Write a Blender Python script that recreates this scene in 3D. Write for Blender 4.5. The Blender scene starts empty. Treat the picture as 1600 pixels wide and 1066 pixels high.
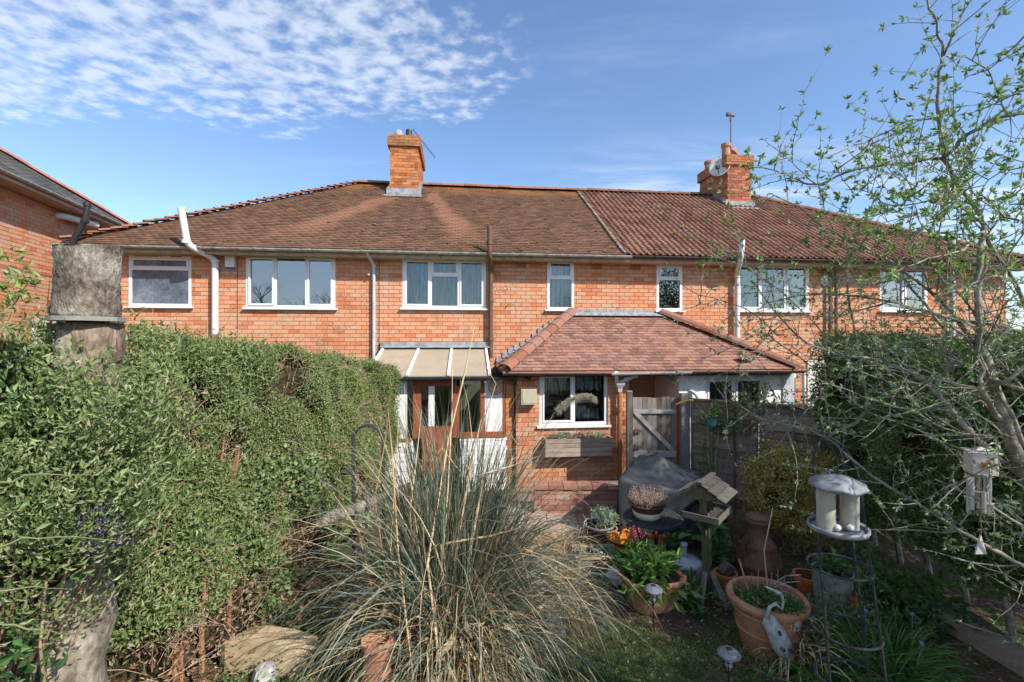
import bpy, math, random
import numpy as np
from mathutils import Matrix, Vector, Euler
random.seed(7)
rng = np.random.default_rng(11)
sc = bpy.context.scene
col = sc.collection
# ------------------------------------------------------------------ camera, sky, sun, exposure
F = 720.0
CAMZ = 2.75
cd = bpy.data.cameras.new("camera"); cam = bpy.data.objects.new("camera", cd); col.objects.link(cam)
cam.location = (0, 0, CAMZ); cam.rotation_euler = (math.pi/2, 0, 0)
cd.sensor_width = 36; cd.lens = 36*F/1600; cd.clip_end = 2000; cd.clip_start = 0.05
sc.camera = cam
SUN_AZ = math.radians(-40.0)      # direction to the sun measured from +X
SUN_EL = math.radians(41)
sdir = Vector((math.cos(SUN_AZ)*math.cos(SUN_EL), math.sin(SUN_AZ)*math.cos(SUN_EL), math.sin(SUN_EL)))
sd = bpy.data.lights.new("sun", 'SUN'); sd.energy = 3.7; sd.angle = math.radians(0.55); sd.color = (1.0, 0.95, 0.86)
so = bpy.data.objects.new("sun", sd); col.objects.link(so); so.rotation_euler = sdir.to_track_quat('Z', 'Y').to_euler()
sc.view_settings.view_transform = 'Standard'; sc.view_settings.look = 'None'
sc.view_settings.gamma = 1; sc.view_settings.use_curve_mapping = False
sc.view_settings.exposure = 1.0
w = bpy.data.worlds.new("World"); sc.world = w; w.use_nodes = True
nt = w.node_tree; nt.nodes.clear()
class NT:
    def __init__(s, nt): s.nt = nt
    def n(s, t, **k):
        o = s.nt.nodes.new(t)
        for a, b in k.items():
            if a.startswith('i_'):
                o.inputs[a[2:]].default_value = b
            else: setattr(o, a, b)
        return o
    def l(s, a, b): s.nt.links.new(a, b)
    def val(s, x, sock):
        if isinstance(x, (int, float)): sock.default_value = x
        elif isinstance(x, (tuple, list)): sock.default_value = tuple(x) + ((1,) if len(x) == 3 and sock.type == 'RGBA' else ())
        else: s.l(x, sock)
    def m(s, op, a, b=0.0, c=0.0):
        o = s.n('ShaderNodeMath', operation=op)
        s.val(a, o.inputs[0]); s.val(b, o.inputs[1]); s.val(c, o.inputs[2]); return o.outputs[0]
    def ss(s, x, a, b, lo=0.0, hi=1.0):
        o = s.n('ShaderNodeMapRange', interpolation_type='SMOOTHSTEP')
        s.val(x, o.inputs[0]); o.inputs[1].default_value = a; o.inputs[2].default_value = b
        o.inputs[3].default_value = lo; o.inputs[4].default_value = hi; return o.outputs[0]
    def mix(s, f, a, b, mode='MIX'):
        o = s.n('ShaderNodeMix', data_type='RGBA', blend_type=mode)
        s.val(f, o.inputs[0]); s.val(a, o.inputs[6]); s.val(b, o.inputs[7]); return o.outputs[2]
    def noise(s, vec, scale, detail=4.0, rough=.55, dist=0.0):
        o = s.n('ShaderNodeTexNoise'); o.inputs['Scale'].default_value = scale; o.inputs['Detail'].default_value = detail
        o.inputs['Roughness'].default_value = rough; o.inputs['Distortion'].default_value = dist
        if vec is not None: s.l(vec, o.inputs['Vector'])
        return o.outputs['Fac']
    def ramp(s, f, stops):
        o = s.n('ShaderNodeValToRGB'); cr = o.color_ramp
        while len(cr.elements) < len(stops): cr.elements.new(.5)
        for e, (p, c) in zip(cr.elements, stops): e.position = p; e.color = tuple(c) + (1,)
        s.val(f, o.inputs[0]); return o.outputs[0]
    def mapping(s, vec, sc_=(1, 1, 1), rot=(0, 0, 0), loc=(0, 0, 0)):
        o = s.n('ShaderNodeMapping'); o.inputs['Scale'].default_value = sc_; o.inputs['Rotation'].default_value = rot; o.inputs['Location'].default_value = loc
        s.l(vec, o.inputs[0]); return o.outputs[0]
W = NT(nt)
sky = W.n('ShaderNodeTexSky', sky_type='NISHITA', sun_disc=False)
sky.sun_elevation = SUN_EL
sky.sun_rotation = math.radians(90) - SUN_AZ
sky.air_density = 1.0; sky.dust_density = 0.6; sky.ozone_density = 2.2
tc = W.n('ShaderNodeTexCoord').outputs['Generated']
sep = W.n('ShaderNodeSeparateXYZ'); W.l(tc, sep.inputs[0])
zc = W.m('MAXIMUM', sep.outputs[2], 0.03)
cx = W.m('DIVIDE', sep.outputs[0], zc); cy = W.m('DIVIDE', sep.outputs[1], zc)
cmb = W.n('ShaderNodeCombineXYZ'); W.l(cx, cmb.inputs[0]); W.l(cy, cmb.inputs[1])
pv = cmb.outputs[0]
n1 = W.noise(W.mapping(pv, (1, 1.25, 1), (0, 0, .5)), 9.0, 5, .55, .1)
n2 = W.noise(W.mapping(pv, (1, 1.0, 1), loc=(3.1, 1.2, 0)), 1.6, 4, .55)
n3 = W.noise(pv, 17, 3, .5)
edge = W.m('MULTIPLY_ADD', n2, 0.9, -0.45)
mx = W.ss(W.m('ADD', cx, edge), 0.25, -0.55)
my = W.ss(W.m('ADD', cy, edge), 2.35, 1.75)
cl = W.m('ADD', W.m('MULTIPLY', n1, .62), W.m('MULTIPLY', n3, .38))
region = W.m('MULTIPLY', mx, my)
thr = W.m('SUBTRACT', cl, W.m('MULTIPLY_ADD', region, -0.19, 0.61))
alto = W.m('MULTIPLY', W.ss(thr, -0.08, 0.20), W.ss(region, 0.02, .45))
n4 = W.noise(W.mapping(pv, (.5, 1.3, 1), (0, 0, -.3)), 1.7, 6, .62, .4)
cir = W.m('MULTIPLY', W.ss(n4, .42, .72), W.m('MULTIPLY', W.ss(cy, 1.9, 3.2), W.ss(cx, -.3, 1.2)))
cir2 = W.m('MULTIPLY', W.ss(n4, .5, .85), 0.15)
cloud = W.m('MAXIMUM', W.m('MULTIPLY', alto, .62), W.m('MAXIMUM', W.m('MULTIPLY', cir, .8), cir2))
skyc = W.mix(1.0, sky.outputs[0], (.80, .875, .95), 'MULTIPLY')
mixc = W.mix(cloud, skyc, (4.1, 4.4, 4.8))
bg = W.n('ShaderNodeBackground'); W.l(mixc, bg.inputs[0]); bg.inputs[1].default_value = 0.12
wo = W.n('ShaderNodeOutputWorld'); W.l(bg.outputs[0], wo.inputs[0])

# ------------------------------------------------------------------ helpers
OFF = {}
def tag(o, label=None, cat=None, group=None, kind=None):
    if label: o['label'] = label
    if cat: o['category'] = cat
    if group: o['group'] = group
    if kind: o['kind'] = kind
    return o
def root(name, label, cat, base=(0, 0, 0), fr=None, group=None):
    o = bpy.data.objects.new(name, None); col.objects.link(o)
    o.empty_display_size = .2
    b = Vector(base)
    if fr: o.location = fr.world(b); o.rotation_euler = (0, 0, fr.th)
    else: o.location = b
    OFF[o.name] = b
    return tag(o, label, cat, group)
def at(px, py, Y):
    return Vector(((px-800)/F*Y, Y, CAMZ-(py-533)/F*Y))
def g(px, py, z=0.0):
    Y = F*(CAMZ-z)/(py-533); return Vector(((px-800)/F*Y, Y, z))
class Frame:
    def __init__(s, o, th): s.o = Vector(o); s.th = th; s.R = Matrix.Rotation(th, 3, 'Z'); s.Ri = s.R.inverted()
    def world(s, p): return s.o + s.R @ Vector(p)
    def local(s, p): return s.Ri @ (Vector(p)-s.o)
    def px(s, px, py, t):
        c = s.local((0, 0, CAMZ)); d = s.Ri @ Vector(((px-800)/F, 1, -(py-533)/F))
        k = (t-c.y)/d.y; p = c+d*k; return p.x, p.z
    def pxv(s, px, py, t):
        x, z = s.px(px, py, t); return Vector((x, t, z))
def proj(p):
    return 800+F*p[0]/p[1], 533-F*(p[2]-CAMZ)/p[1]
def quat_to(d):
    return Vector(d).to_track_quat('Z', 'Y').to_matrix()
class MB:
    def __init__(s): s.V = []; s.Fq = []; s.n = 0; s.rn = []
    def add(s, verts, faces, rnd=None):
        verts = np.asarray(verts, float).reshape(-1, 3)
        s.V.append(verts)
        r = random.random() if rnd is None else rnd
        for f in faces: s.Fq.append(tuple(i+s.n for i in f)); s.rn.append(r)
        s.n += len(verts); return s
    def box(s, c, size, R=None, rnd=None, taper=1.0):
        x, y, z = size[0]/2, size[1]/2, size[2]/2
        v = [Vector((sx*x*(taper if sz > 0 else 1), sy*y*(taper if sz > 0 else 1), sz*z)) for sz in (-1, 1) for sx, sy in ((-1, -1), (1, -1), (1, 1), (-1, 1))]
        if R is not None: v = [R @ p for p in v]
        v = [p+Vector(c) for p in v]
        return s.add([tuple(p) for p in v], [(0, 3, 2, 1), (4, 5, 6, 7), (0, 1, 5, 4), (1, 2, 6, 5), (2, 3, 7, 6), (3, 0, 4, 7)], rnd)
    def bx(s, x0, x1, y0, y1, z0, z1, rnd=None):
        return s.box(((x0+x1)/2, (y0+y1)/2, (z0+z1)/2), (abs(x1-x0), abs(y1-y0), abs(z1-z0)), None, rnd)
    def bar(s, a, b, w, h=None, up=(0, 0, 1), rnd=None):
        a = Vector(a); b = Vector(b); d = b-a; L = d.length; d.normalize(); h = h or w
        u = Vector(up); x = d.cross(u)
        if x.length < 1e-4: x = d.cross(Vector((1, 0, 0)))
        x.normalize(); y = x.cross(d).normalized()
        R = Matrix((x, d, y)).transposed()
        return s.box((a+b)/2, (w, L, h), R, rnd)
    def tube(s, pts, r, n=8, cap=True, rnd=None, jit=0.0):
        pts = [Vector(p) for p in pts]
        if isinstance(r, (int, float)): r = [r]*len(pts)
        vs = []; prev = None
        for i, p in enumerate(pts):
            d = (pts[min(i+1, len(pts)-1)]-pts[max(i-1, 0)])
            if d.length < 1e-9: d = Vector((0, 0, 1))
            d.normalize()
            if prev is None:
                x = d.cross(Vector((0, 0, 1)))
                if x.length < .05: x = d.cross(Vector((1, 0, 0)))
            else: x = prev - d*prev.dot(d)
            x.normalize(); prev = x; y = d.cross(x)
            for k in range(n):
                a = 2*math.pi*k/n; rr = r[i]*(1+(random.uniform(-jit, jit) if jit else 0))
                vs.append(p+(x*math.cos(a)+y*math.sin(a))*rr)
        fs = [(i*n+k, i*n+(k+1) % n, (i+1)*n+(k+1) % n, (i+1)*n+k) for i in range(len(pts)-1) for k in range(n)]
        if cap: fs += [tuple(range(n))[::-1], tuple((len(pts)-1)*n+k for k in range(n))]
        return s.add([tuple(v) for v in vs], fs, rnd)
    def lathe(s, prof, c=(0, 0, 0), n=24, R=None, cap0=True, cap1=True, rnd=None, jit=0.0, squash=1.0):
        vs = []
        for r, z in prof:
            for k in range(n):
                a = 2*math.pi*k/n; rr = r*(1+(random.uniform(-jit, jit) if jit else 0))
                p = Vector((rr*math.cos(a), rr*math.sin(a)*squash, z))
                if R is not None: p = R @ p
                vs.append(tuple(p+Vector(c)))
        m = len(prof)
        fs = [(i*n+k, i*n+(k+1) % n, (i+1)*n+(k+1) % n, (i+1)*n+k) for i in range(m-1) for k in range(n)]
        if cap0: fs.append(tuple(range(n))[::-1])
        if cap1: fs.append(tuple((m-1)*n+k for k in range(n)))
        return s.add(vs, fs, rnd)
    def poly(s, pts, rnd=None): return s.add([tuple(p) for p in pts], [tuple(range(len(pts)))], rnd)
    def prism(s, pts, d, rnd=None):
        """closed polygon pts extruded by vector d"""
        n = len(pts); d = Vector(d); v = [tuple(Vector(p)) for p in pts]+[tuple(Vector(p)+d) for p in pts]
        return s.add(v, [tuple(range(n))[::-1], tuple(range(n, 2*n))]+[(i, (i+1) % n, n+(i+1) % n, n+i) for i in range(n)], rnd)
    def raw(s, V, Fc, rn):
        V = np.asarray(V).reshape(-1, 3); s.V.append(V)
        s.big = getattr(s, 'big', []); s.big.append((np.asarray(Fc)+s.n, np.asarray(rn))); s.n += len(V); return s
    def build(s, name, mat, parent=None, smooth=False, kind=None, base=None):
        me = bpy.data.meshes.new(name)
        V = np.concatenate(s.V) if s.V else np.zeros((0, 3))
        off = OFF.get(parent.name, Vector()) if parent else (Vector(base) if base is not None else Vector())
        V = V-np.array(off)
        loops = []; starts = []; tot = []; rn = []; pos = 0
        if s.Fq:
            lt = np.array([len(f) for f in s.Fq]); loops.append(np.concatenate([np.array(f) for f in s.Fq]))
            tot.append(lt); rn.append(np.array(s.rn))
        for Fc, r in getattr(s, 'big', []):
            loops.append(Fc.ravel()); tot.append(np.full(len(Fc), Fc.shape[1])); rn.append(r)
        lo = np.concatenate(loops).astype(np.int32); lt = np.concatenate(tot).astype(np.int32); rr = np.concatenate(rn).astype(np.float32)
        me.vertices.add(len(V)); me.vertices.foreach_set('co', V.astype(np.float32).ravel())
        me.loops.add(len(lo)); me.loops.foreach_set('vertex_index', lo)
        me.polygons.add(len(lt)); me.polygons.foreach_set('loop_start', np.concatenate(([0], np.cumsum(lt)[:-1])).astype(np.int32))
        me.polygons.foreach_set('loop_total', lt)
        a = me.attributes.new('rnd', 'FLOAT', 'FACE'); a.data.foreach_set('value', rr)
        me.update(calc_edges=True); me.validate()
        me.polygons.foreach_set('use_smooth', np.full(len(me.polygons), bool(smooth)))
        me.materials.append(mat)
        o = bpy.data.objects.new(name, me); col.objects.link(o)
        if parent is not None: o.parent = parent; OFF[o.name] = off
        elif base is not None: o.location = base; OFF[o.name] = off
        if kind: o['kind'] = kind
        return o
def smooth_angle(o, a=40):
    pass
def place(me, name, M, parent):
    o = bpy.data.objects.new(name, me); col.objects.link(o); o.parent = parent
    off = OFF.get(parent.name, Vector())
    o.matrix_basis = Matrix.Translation(-off) @ M
    return o
def copy_tree(o, parent=None):
    c = o.copy(); col.objects.link(c); c.parent = parent
    OFF[c.name] = OFF.get(o.name, Vector())
    for ch in list(o.children): copy_tree(ch, c)
    return c

# ------------------------------------------------------------------ materials
MATS = {}
def base_mat(name, rough=.8, spec=.3, metal=0.0):
    m = bpy.data.materials.new(name); m.use_nodes = True
    N = NT(m.node_tree); b = m.node_tree.nodes['Principled BSDF']
    b.inputs['Roughness'].default_value = rough; b.inputs['Metallic'].default_value = metal
    b.inputs['Specular IOR Level'].default_value = spec
    return m, N, b
def rnd_fac(N):
    a = N.n('ShaderNodeAttribute', attribute_name='rnd'); oi = N.n('ShaderNodeObjectInfo')
    return N.m('FRACT', N.m('ADD', a.outputs['Fac'], oi.outputs['Random']))
def pos(N): return N.n('ShaderNodeNewGeometry').outputs['Position']
def bump(N, b, h, strength=.3, dist=.01):
    o = N.n('ShaderNodeBump'); o.inputs['Strength'].default_value = strength; o.inputs['Distance'].default_value = dist
    N.l(h, o.inputs['Height']); N.l(o.outputs[0], b.inputs['Normal'])
def simple(name, c, rough=.7, spec=.3, metal=0., var=.12, nscale=8., bmp=.15, c2=None):
    """plain colour broken up by procedural noise and a little relief"""
    if name in MATS: return MATS[name]
    m, N, b = base_mat(name, rough, spec, metal)
    P = pos(N); n = N.noise(P, nscale, 6, .6); nf = N.noise(P, nscale*7, 3, .6)
    f = N.m('ADD', N.m('MULTIPLY', n, .7), N.m('MULTIPLY', nf, .3))
    lo = tuple(max(0, x*(1-var*2)) for x in c); hi = c2 if c2 else tuple(min(1, x*(1+var*1.4)) for x in c)
    N.l(N.ramp(f, [(.32, lo), (.5, c), (.7, hi)]), b.inputs['Base Color'])
    if bmp: bump(N, b, f, bmp, .006)
    MATS[name] = m; return m
def ramp_mat(name, stops, rough=.85, spec=.2, nscale=14., namp=.25, bmp=.3, translucent=0., stain=None, bdist=.004):
    """colour picked per piece from a ramp, with fine noise inside the piece"""
    m, N, b = base_mat(name, rough, spec)
    r = rnd_fac(N); P = pos(N)
    n = N.noise(P, nscale, 5, .65)
    f = N.m('ADD', r, N.m('MULTIPLY_ADD', n, namp*2, -namp))
    c = N.ramp(f, stops)
    if stain: c = stain(N, c, P)
    N.l(c, b.inputs['Base Color'])
    if bmp: bump(N, b, N.noise(P, nscale*4, 4, .6), bmp, bdist)
    if translucent:
        tr = N.n('ShaderNodeBsdfTranslucent'); N.l(N.mix(.6, c, (.16, .26, .03)), tr.inputs[0])
        ms = N.n('ShaderNodeMixShader'); ms.inputs[0].default_value = translucent
        out = m.node_tree.nodes['Material Output']
        N.l(b.outputs[0], ms.inputs[1]); N.l(tr.outputs[0], ms.inputs[2]); N.l(ms.outputs[0], out.inputs[0])
    MATS[name] = m; return m
def stain_wall(N, c, P):
    n = N.noise(N.mapping(P, (1, 1, .45)), 1.3, 5, .6)
    c = N.mix(N.ss(n, .48, .72, 0, .55), c, (.52, .36, .26)); n5 = N.noise(N.mapping(P, (1, 1, .25)), 2.6, 5, .65); c = N.mix(N.ss(n5, .54, .74, 0, .40), c, (.26, .11, .06))
    n2 = N.noise(P, 60, 3, .7)
    return N.mix(N.ss(n2, .5, .8, 0, .35), c, (.22, .08, .04))
BR = [(0, (.44, .15, .07)), (.15, (.53, .205, .10)), (.5, (.56, .26, .145)), (.75, (.53, .285, .17)), (.93, (.50, .33, .22)), (1, (.38, .15, .085))]
m_brick = ramp_mat('brick_orange', BR, .9, .15, 26, .38, .35, stain=stain_wall)
m_brick2 = ramp_mat('brick_deep_orange', [(0, (.36, .12, .04)), (.5, (.50, .18, .06)), (.85, (.46, .21, .10)), (1, (.28, .1, .05))], .9, .15, 20, .22, .35)
def lichen(N, c, P):
    n = N.noise(P, 9, 5, .65); return N.mix(N.ss(n, .48, .66, 0, .8), c, (.17, .14, .045))
m_brick_cap = ramp_mat('brick_lichen', [(0, (.34, .12, .06)), (.6, (.42, .18, .09)), (1, (.2, .1, .05))], .95, .1, 20, .2, .4, stain=lichen)
m_chim = ramp_mat('brick_chimney', [(0, (.25, .08, .035)), (.3, (.44, .15, .05)), (.6, (.52, .21, .07)), (.85, (.40, .19, .10)), (1, (.24, .12, .08))], .92, .12, 16, .3, .4)
m_chimR = ramp_mat('brick_chimney_red', [(0, (.22, .07, .04)), (.5, (.38, .13, .07)), (.85, (.42, .2, .12)), (1, (.2, .1, .07))], .92, .12, 16, .3, .4)
m_brick_white = ramp_mat('brick_painted_white', [(0, (.72, .72, .70)), (1, (.82, .82, .80))], .7, .3, 20, .2, .4)
m_mortar = simple('mortar', (.30, .155, .085), .95, .1, var=.15, nscale=12)
m_mortar2 = simple('mortar_pale', (.36, .2, .12), .95, .1, var=.15, nscale=12)
FR_TH = math.atan(.11)
H = Frame((0, 10, 0), FR_TH)
cs, sn = math.cos(FR_TH), math.sin(FR_TH)
def stain_roof(N, c, P):
    sp = N.n('ShaderNodeSeparateXYZ'); N.l(P, sp.inputs[0])
    s_ = N.m('ADD', N.m('MULTIPLY', sp.outputs[0], cs), N.m('MULTIPLY', sp.outputs[1], sn)); s_ = N.m('SUBTRACT', s_, 10*sn)
    z = sp.outputs[2]; n = N.noise(P, 1.4, 4, .6)
    dz = N.m('SUBTRACT', 6.85, z)
    wob = N.m('MULTIPLY_ADD', n, .7, -.35)
    out = c
    for s0, k, wd in ((-2.75, -1.05, .30), (-1.95, .55, .26)):
        cs_ = N.m('ADD', s0, N.m('MULTIPLY', dz, k))
        d = N.m('ABSOLUTE', N.m('ADD', N.m('SUBTRACT', s_, cs_), wob))
        wdn = N.m('MULTIPLY_ADD', dz, .12, wd)
        f = N.m('MULTIPLY', N.ss(N.m('DIVIDE', d, wdn), 1.1, .3), N.ss(dz, 2.15, 1.3))
        f = N.m('MULTIPLY', f, N.ss(dz, -.35, .1))
        out = N.mix(N.m('MULTIPLY', f, .85), out, (.27, .135, .085))
    near = N.ss(z, 6.75, 7.15)
    out = N.mix(N.m('MULTIPLY', N.m('MULTIPLY', near, N.ss(n, .35, .6)), .75), out, (.30, .14, .05))
    moss = N.ss(N.noise(P, 2.6, 4, .6), .50, .72, 0, .5)
    return N.mix(moss, out, (.19, .095, .05))
m_tile = ramp_mat('plain_roof_tile', [(0, (.085, .046, .030)), (.4, (.118, .066, .043)), (.8, (.145, .080, .052)), (1, (.18, .095, .058))], .9, .15, 10, .3, .4, stain=stain_roof)
m_tile_ext = ramp_mat('clay_roof_tile_pink', [(0, (.17, .085, .065)), (.35, (.235, .12, .092)), (.7, (.28, .16, .125)), (.92, (.32, .15, .095)), (1, (.12, .085, .07))], .9, .15, 12, .25, .4,
    stain=lambda N, c, P: N.mix(N.ss(N.noise(N.mapping(P, (1, 1, 1)), 3.5, 6, .75), .60, .74, 0, .85), c, (.075, .06, .055)))
m_tile_r = ramp_mat('interlocking_roof_tile', [(0, (.13, .060, .042)), (.5, (.19, .092, .063)), (1, (.235, .122, .085))], .85, .2, 14, .25, .3,
    stain=lambda N, c, P: N.mix(N.ss(N.noise(P, 2.2, 6, .7), .6, .75, 0, .55), c, (.20, .14, .075)))
m_slate = ramp_mat('dark_slate', [(0, (.06, .058, .055)), (.6, (.10, .095, .088)), (1, (.14, .125, .11))], .8, .2, 14, .25, .3)
m_hip = ramp_mat('ridge_tile_orange', [(0, (.20, .085, .05)), (.5, (.28, .125, .08)), (1, (.24, .13, .10))], .85, .2, 10, .3, .3)
m_upvc = simple('white_upvc', (.66, .66, .67), .35, .5, var=.03, nscale=3, bmp=0)
m_white = simple('white_paint', (.64, .64, .63), .6, .3, var=.06, nscale=5)
m_pipe_w = simple('white_plastic_pipe', (.60, .60, .59), .4, .4, var=.06, nscale=4, bmp=0)
m_grey_pl = simple('grey_plastic', (.42, .44, .46), .5, .4, var=.15, nscale=6)
m_gutter = simple('weathered_grey_gutter', (.33, .33, .31), .7, .3, var=.3, nscale=9)
m_black = simple('black_plastic', (.025, .026, .028), .45, .4, var=.2)
m_iron = simple('painted_brown_iron', (.13, .075, .05), .7, .3, var=.3, nscale=20)
m_rust = simple('rusty_orange_iron', (.36, .15, .05), .8, .2, var=.3, nscale=16, c2=(.22, .12, .07))
m_lead = simple('lead_flashing', (.25, .26, .28), .6, .4, var=.3, nscale=9)
m_fascia = simple('weathered_fascia', (.36, .29, .19), .85, .2, var=.3, nscale=7)
m_soffit = simple('pinkish_fascia', (.46, .33, .26), .8, .2, var=.15, nscale=5)
m_redwood = simple('red_stained_timber', (.27, .07, .025), .6, .3, var=.25, nscale=14)
m_tan = simple('tan_roof_sheet', (.33, .27, .20), .6, .3, var=.08, nscale=3)
m_render = simple('cream_render', (.62, .57, .50), .9, .1, var=.08, nscale=5)
m_render_w = simple('white_render', (.74, .73, .70), .9, .1, var=.06, nscale=5)
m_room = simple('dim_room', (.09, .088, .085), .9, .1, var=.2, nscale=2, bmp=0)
m_terra = simple('terracotta', (.40, .19, .11), .85, .2, var=.2, nscale=7, c2=(.47, .29, .20))
m_terra_d = simple('dark_terracotta', (.17, .085, .06), .8, .25, var=.3, nscale=6)
m_terra_o = simple('orange_terracotta', (.50, .17, .06), .8, .2, var=.15, nscale=8)
m_metal_d = simple('dark_painted_metal', (.035, .038, .043), .75, .3, var=.25, nscale=10)
m_metal_g = simple('grey_metal', (.19, .20, .22), .6, .4, var=.3, nscale=14)
m_galv = simple('galvanised_metal', (.42, .44, .45), .45, .5, var=.2, nscale=10, metal=.5)
m_cover = simple('grey_fabric_cover', (.030, .033, .038), .55, .35, var=.12, nscale=5, bmp=.1)
m_concrete = simple('concrete', (.36, .35, .33), .95, .1, var=.2, nscale=8)
m_stone = simple('grey_stone', (.33, .32, .30), .95, .1, var=.35, nscale=26, bmp=.8)
m_dirt = simple('potting_soil', (.06, .042, .03), .98, .1, var=.4, nscale=30, bmp=.8)
def wood_mat(name, stops, rough=.9, sc_=(1, 1, 1), scale=6, bmp=.5, gr=(40, 40, 2.5)):
    m, N, b = base_mat(name, rough, .15)
    tcn = N.n('ShaderNodeTexCoord').outputs['Object']
    r = rnd_fac(N)
    n = N.noise(N.mapping(tcn, gr), 1.0, 6, .65, .6)
    n2 = N.noise(tcn, 3.5, 4, .6)
    f = N.m('ADD', N.m('ADD', N.m('MULTIPLY', n, .6), N.m('MULTIPLY', n2, .3)), N.m('MULTIPLY_ADD', r, .3, -.1))
    N.l(N.ramp(f, stops), b.inputs['Base Color']); bump(N, b, n, bmp, .006)
    MATS[name] = m; return m
m_board_v = wood_mat('weathered_board_upright', [(.3, (.07, .055, .047)), (.55, (.20, .17, .145)), (.85, (.36, .33, .30))])
m_board_h = wood_mat('weathered_board_level', [(.3, (.12, .085, .062)), (.55, (.24, .185, .145)), (.85, (.36, .30, .25))], gr=(2.5, 40, 40))
m_greywood = wood_mat('silver_grey_timber', [(.3, (.15, .14, .125)), (.55, (.27, .26, .24)), (.85, (.42, .41, .38))], gr=(18, 18, 18))
m_birdwood = wood_mat('dark_weathered_timber', [(.3, (.04, .036, .03)), (.5, (.09, .083, .07)), (.85, (.19, .175, .15))], gr=(6, 45, 45))
m_mosswood = wood_mat('mossy_timber', [(.3, (.05, .055, .03)), (.55, (.12, .12, .07)), (.85, (.22, .21, .16))], gr=(18, 18, 5))
m_palewood = wood_mat('pale_split_wood', [(.3, (.24, .16, .09)), (.5, (.46, .35, .22)), (.8, (.60, .50, .36))], gr=(4, 30, 30))
m_boxwood = wood_mat('window_box_boards', [(.3, (.20, .13, .11)), (.55, (.36, .29, .24)), (.85, (.50, .45, .38))], gr=(3, 30, 60))
def bark(name, stops, scale=14, bmp=1.0, dist=.02, gr=(1, 1, .35)):
    m, N, b = base_mat(name, .95, .1)
    P = N.mapping(pos(N), gr)
    v = N.n('ShaderNodeTexVoronoi'); v.inputs['Scale'].default_value = scale*2.2; N.l(P, v.inputs['Vector'])
    n = N.noise(P, scale, 6, .7); n2 = N.noise(pos(N), 4.5, 5, .6)
    h = N.m('ADD', N.m('MULTIPLY', v.outputs['Distance'], .5), n)
    f = N.m('ADD', N.m('MULTIPLY', n, .55), N.m('MULTIPLY', n2, .5))
    N.l(N.ramp(f, stops), b.inputs['Base Color']); bump(N, b, h, bmp, dist)
    MATS[name] = m; return m
m_bark_log = bark('lichened_bark', [(.38, (.055, .042, .032)), (.48, (.14, .115, .09)), (.56, (.23, .20, .165)), (.68, (.40, .375, .33))], 44, .8, .009, (1, 1, .6))
m_trunk = bark('pale_smooth_bark', [(.38, (.07, .058, .042)), (.47, (.17, .145, .11)), (.56, (.28, .245, .19)), (.68, (.42, .38, .31))], 16, .9, .012, (1, 1, .5))
m_twig_dark = bark('tree_bark', [(.35, (.08, .07, .055)), (.5, (.21, .19, .155)), (.68, (.42, .40, .34))], 18, .5, .004, (1, 1, 1))
m_twig_tan = ramp_mat('dry_twigs', [(0, (.16, .10, .06)), (.5, (.30, .21, .14)), (1, (.42, .33, .24))], .9, .1, 20, .2, 0)
def leafm(name, stops, tr=.3, rough=.5, spec=.4): return ramp_mat(name, stops, rough, spec, 1.3, .3, 0, translucent=tr)
m_privet = leafm('privet_leaves', [(0, (0.071, 0.100, 0.026)), (.3, (0.136, 0.189, 0.047)), (.7, (0.201, 0.266, 0.071)), (.92, (0.260, 0.319, 0.106)), (1, (0.401, 0.319, 0.212))], .3)
m_loose = leafm('loose_hedge_leaves', [(0, (0.081, 0.115, 0.040)), (.35, (0.149, 0.207, 0.069)), (.72, (0.230, 0.293, 0.109)), (.9, (0.299, 0.345, 0.161)), (1, (0.414, 0.333, 0.241))], .3)
m_bramble = leafm('bramble_leaves', [(0, (.05, .085, .025)), (.5, (.11, .165, .05)), (.85, (.18, .25, .09)), (1, (.28, .26, .14))], .25)
m_dead = leafm('dead_leaves', [(0, (0.108, 0.054, 0.030)), (.5, (0.264, 0.156, 0.096)), (1, (0.432, 0.312, 0.216))], .1, .9, .1)
m_holly = leafm('holly_leaves', [(0, (0.014, 0.042, 0.014)), (.6, (0.036, 0.090, 0.024)), (1, (0.072, 0.144, 0.042))], .1, .5, .3)
m_conifer = leafm('dark_hedge_leaves', [(0, (0.046, 0.078, 0.023)), (.5, (0.098, 0.156, 0.046)), (.9, (0.169, 0.234, 0.078)), (1, (0.234, 0.286, 0.117))], .25)
m_budleaf = leafm('young_tree_leaves', [(0, (0.095, 0.176, 0.047)), (.4, (0.176, 0.297, 0.068)), (.75, (0.284, 0.432, 0.108)), (1, (0.459, 0.540, 0.324))], .4)
m_silver = leafm('silvery_leaves', [(0, (0.175, 0.237, 0.163)), (.6, (0.325, 0.400, 0.300)), (1, (0.525, 0.587, 0.500))], .3)
m_gold = leafm('bronze_gold_leaves', [(0, (0.182, 0.195, 0.046)), (.4, (0.390, 0.364, 0.091)), (.75, (0.585, 0.416, 0.130)), (1, (0.676, 0.286, 0.104))], .3)
m_pinkleaf = leafm('pink_tipped_leaves', [(0, (.07, .12, .03)), (.5, (.16, .20, .07)), (.8, (.36, .20, .12)), (1, (.45, .16, .10))], .3)
m_grass = leafm('lawn_grass', [(0, (0.081, 0.121, 0.040)), (.55, (0.161, 0.218, 0.075)), (.85, (0.241, 0.276, 0.115)), (1, (0.391, 0.333, 0.196))], .3, .7, .2)
m_strap = leafm('strap_leaves', [(0, (0.039, 0.104, 0.023)), (.6, (0.091, 0.195, 0.039)), (1, (0.143, 0.273, 0.065))], .3, .4, .4)
m_lush = leafm('lush_perennial_leaves', [(0, (.04, .10, .025)), (.6, (.09, .19, .05)), (1, (.16, .28, .08))], .3, .4, .4)
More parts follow.
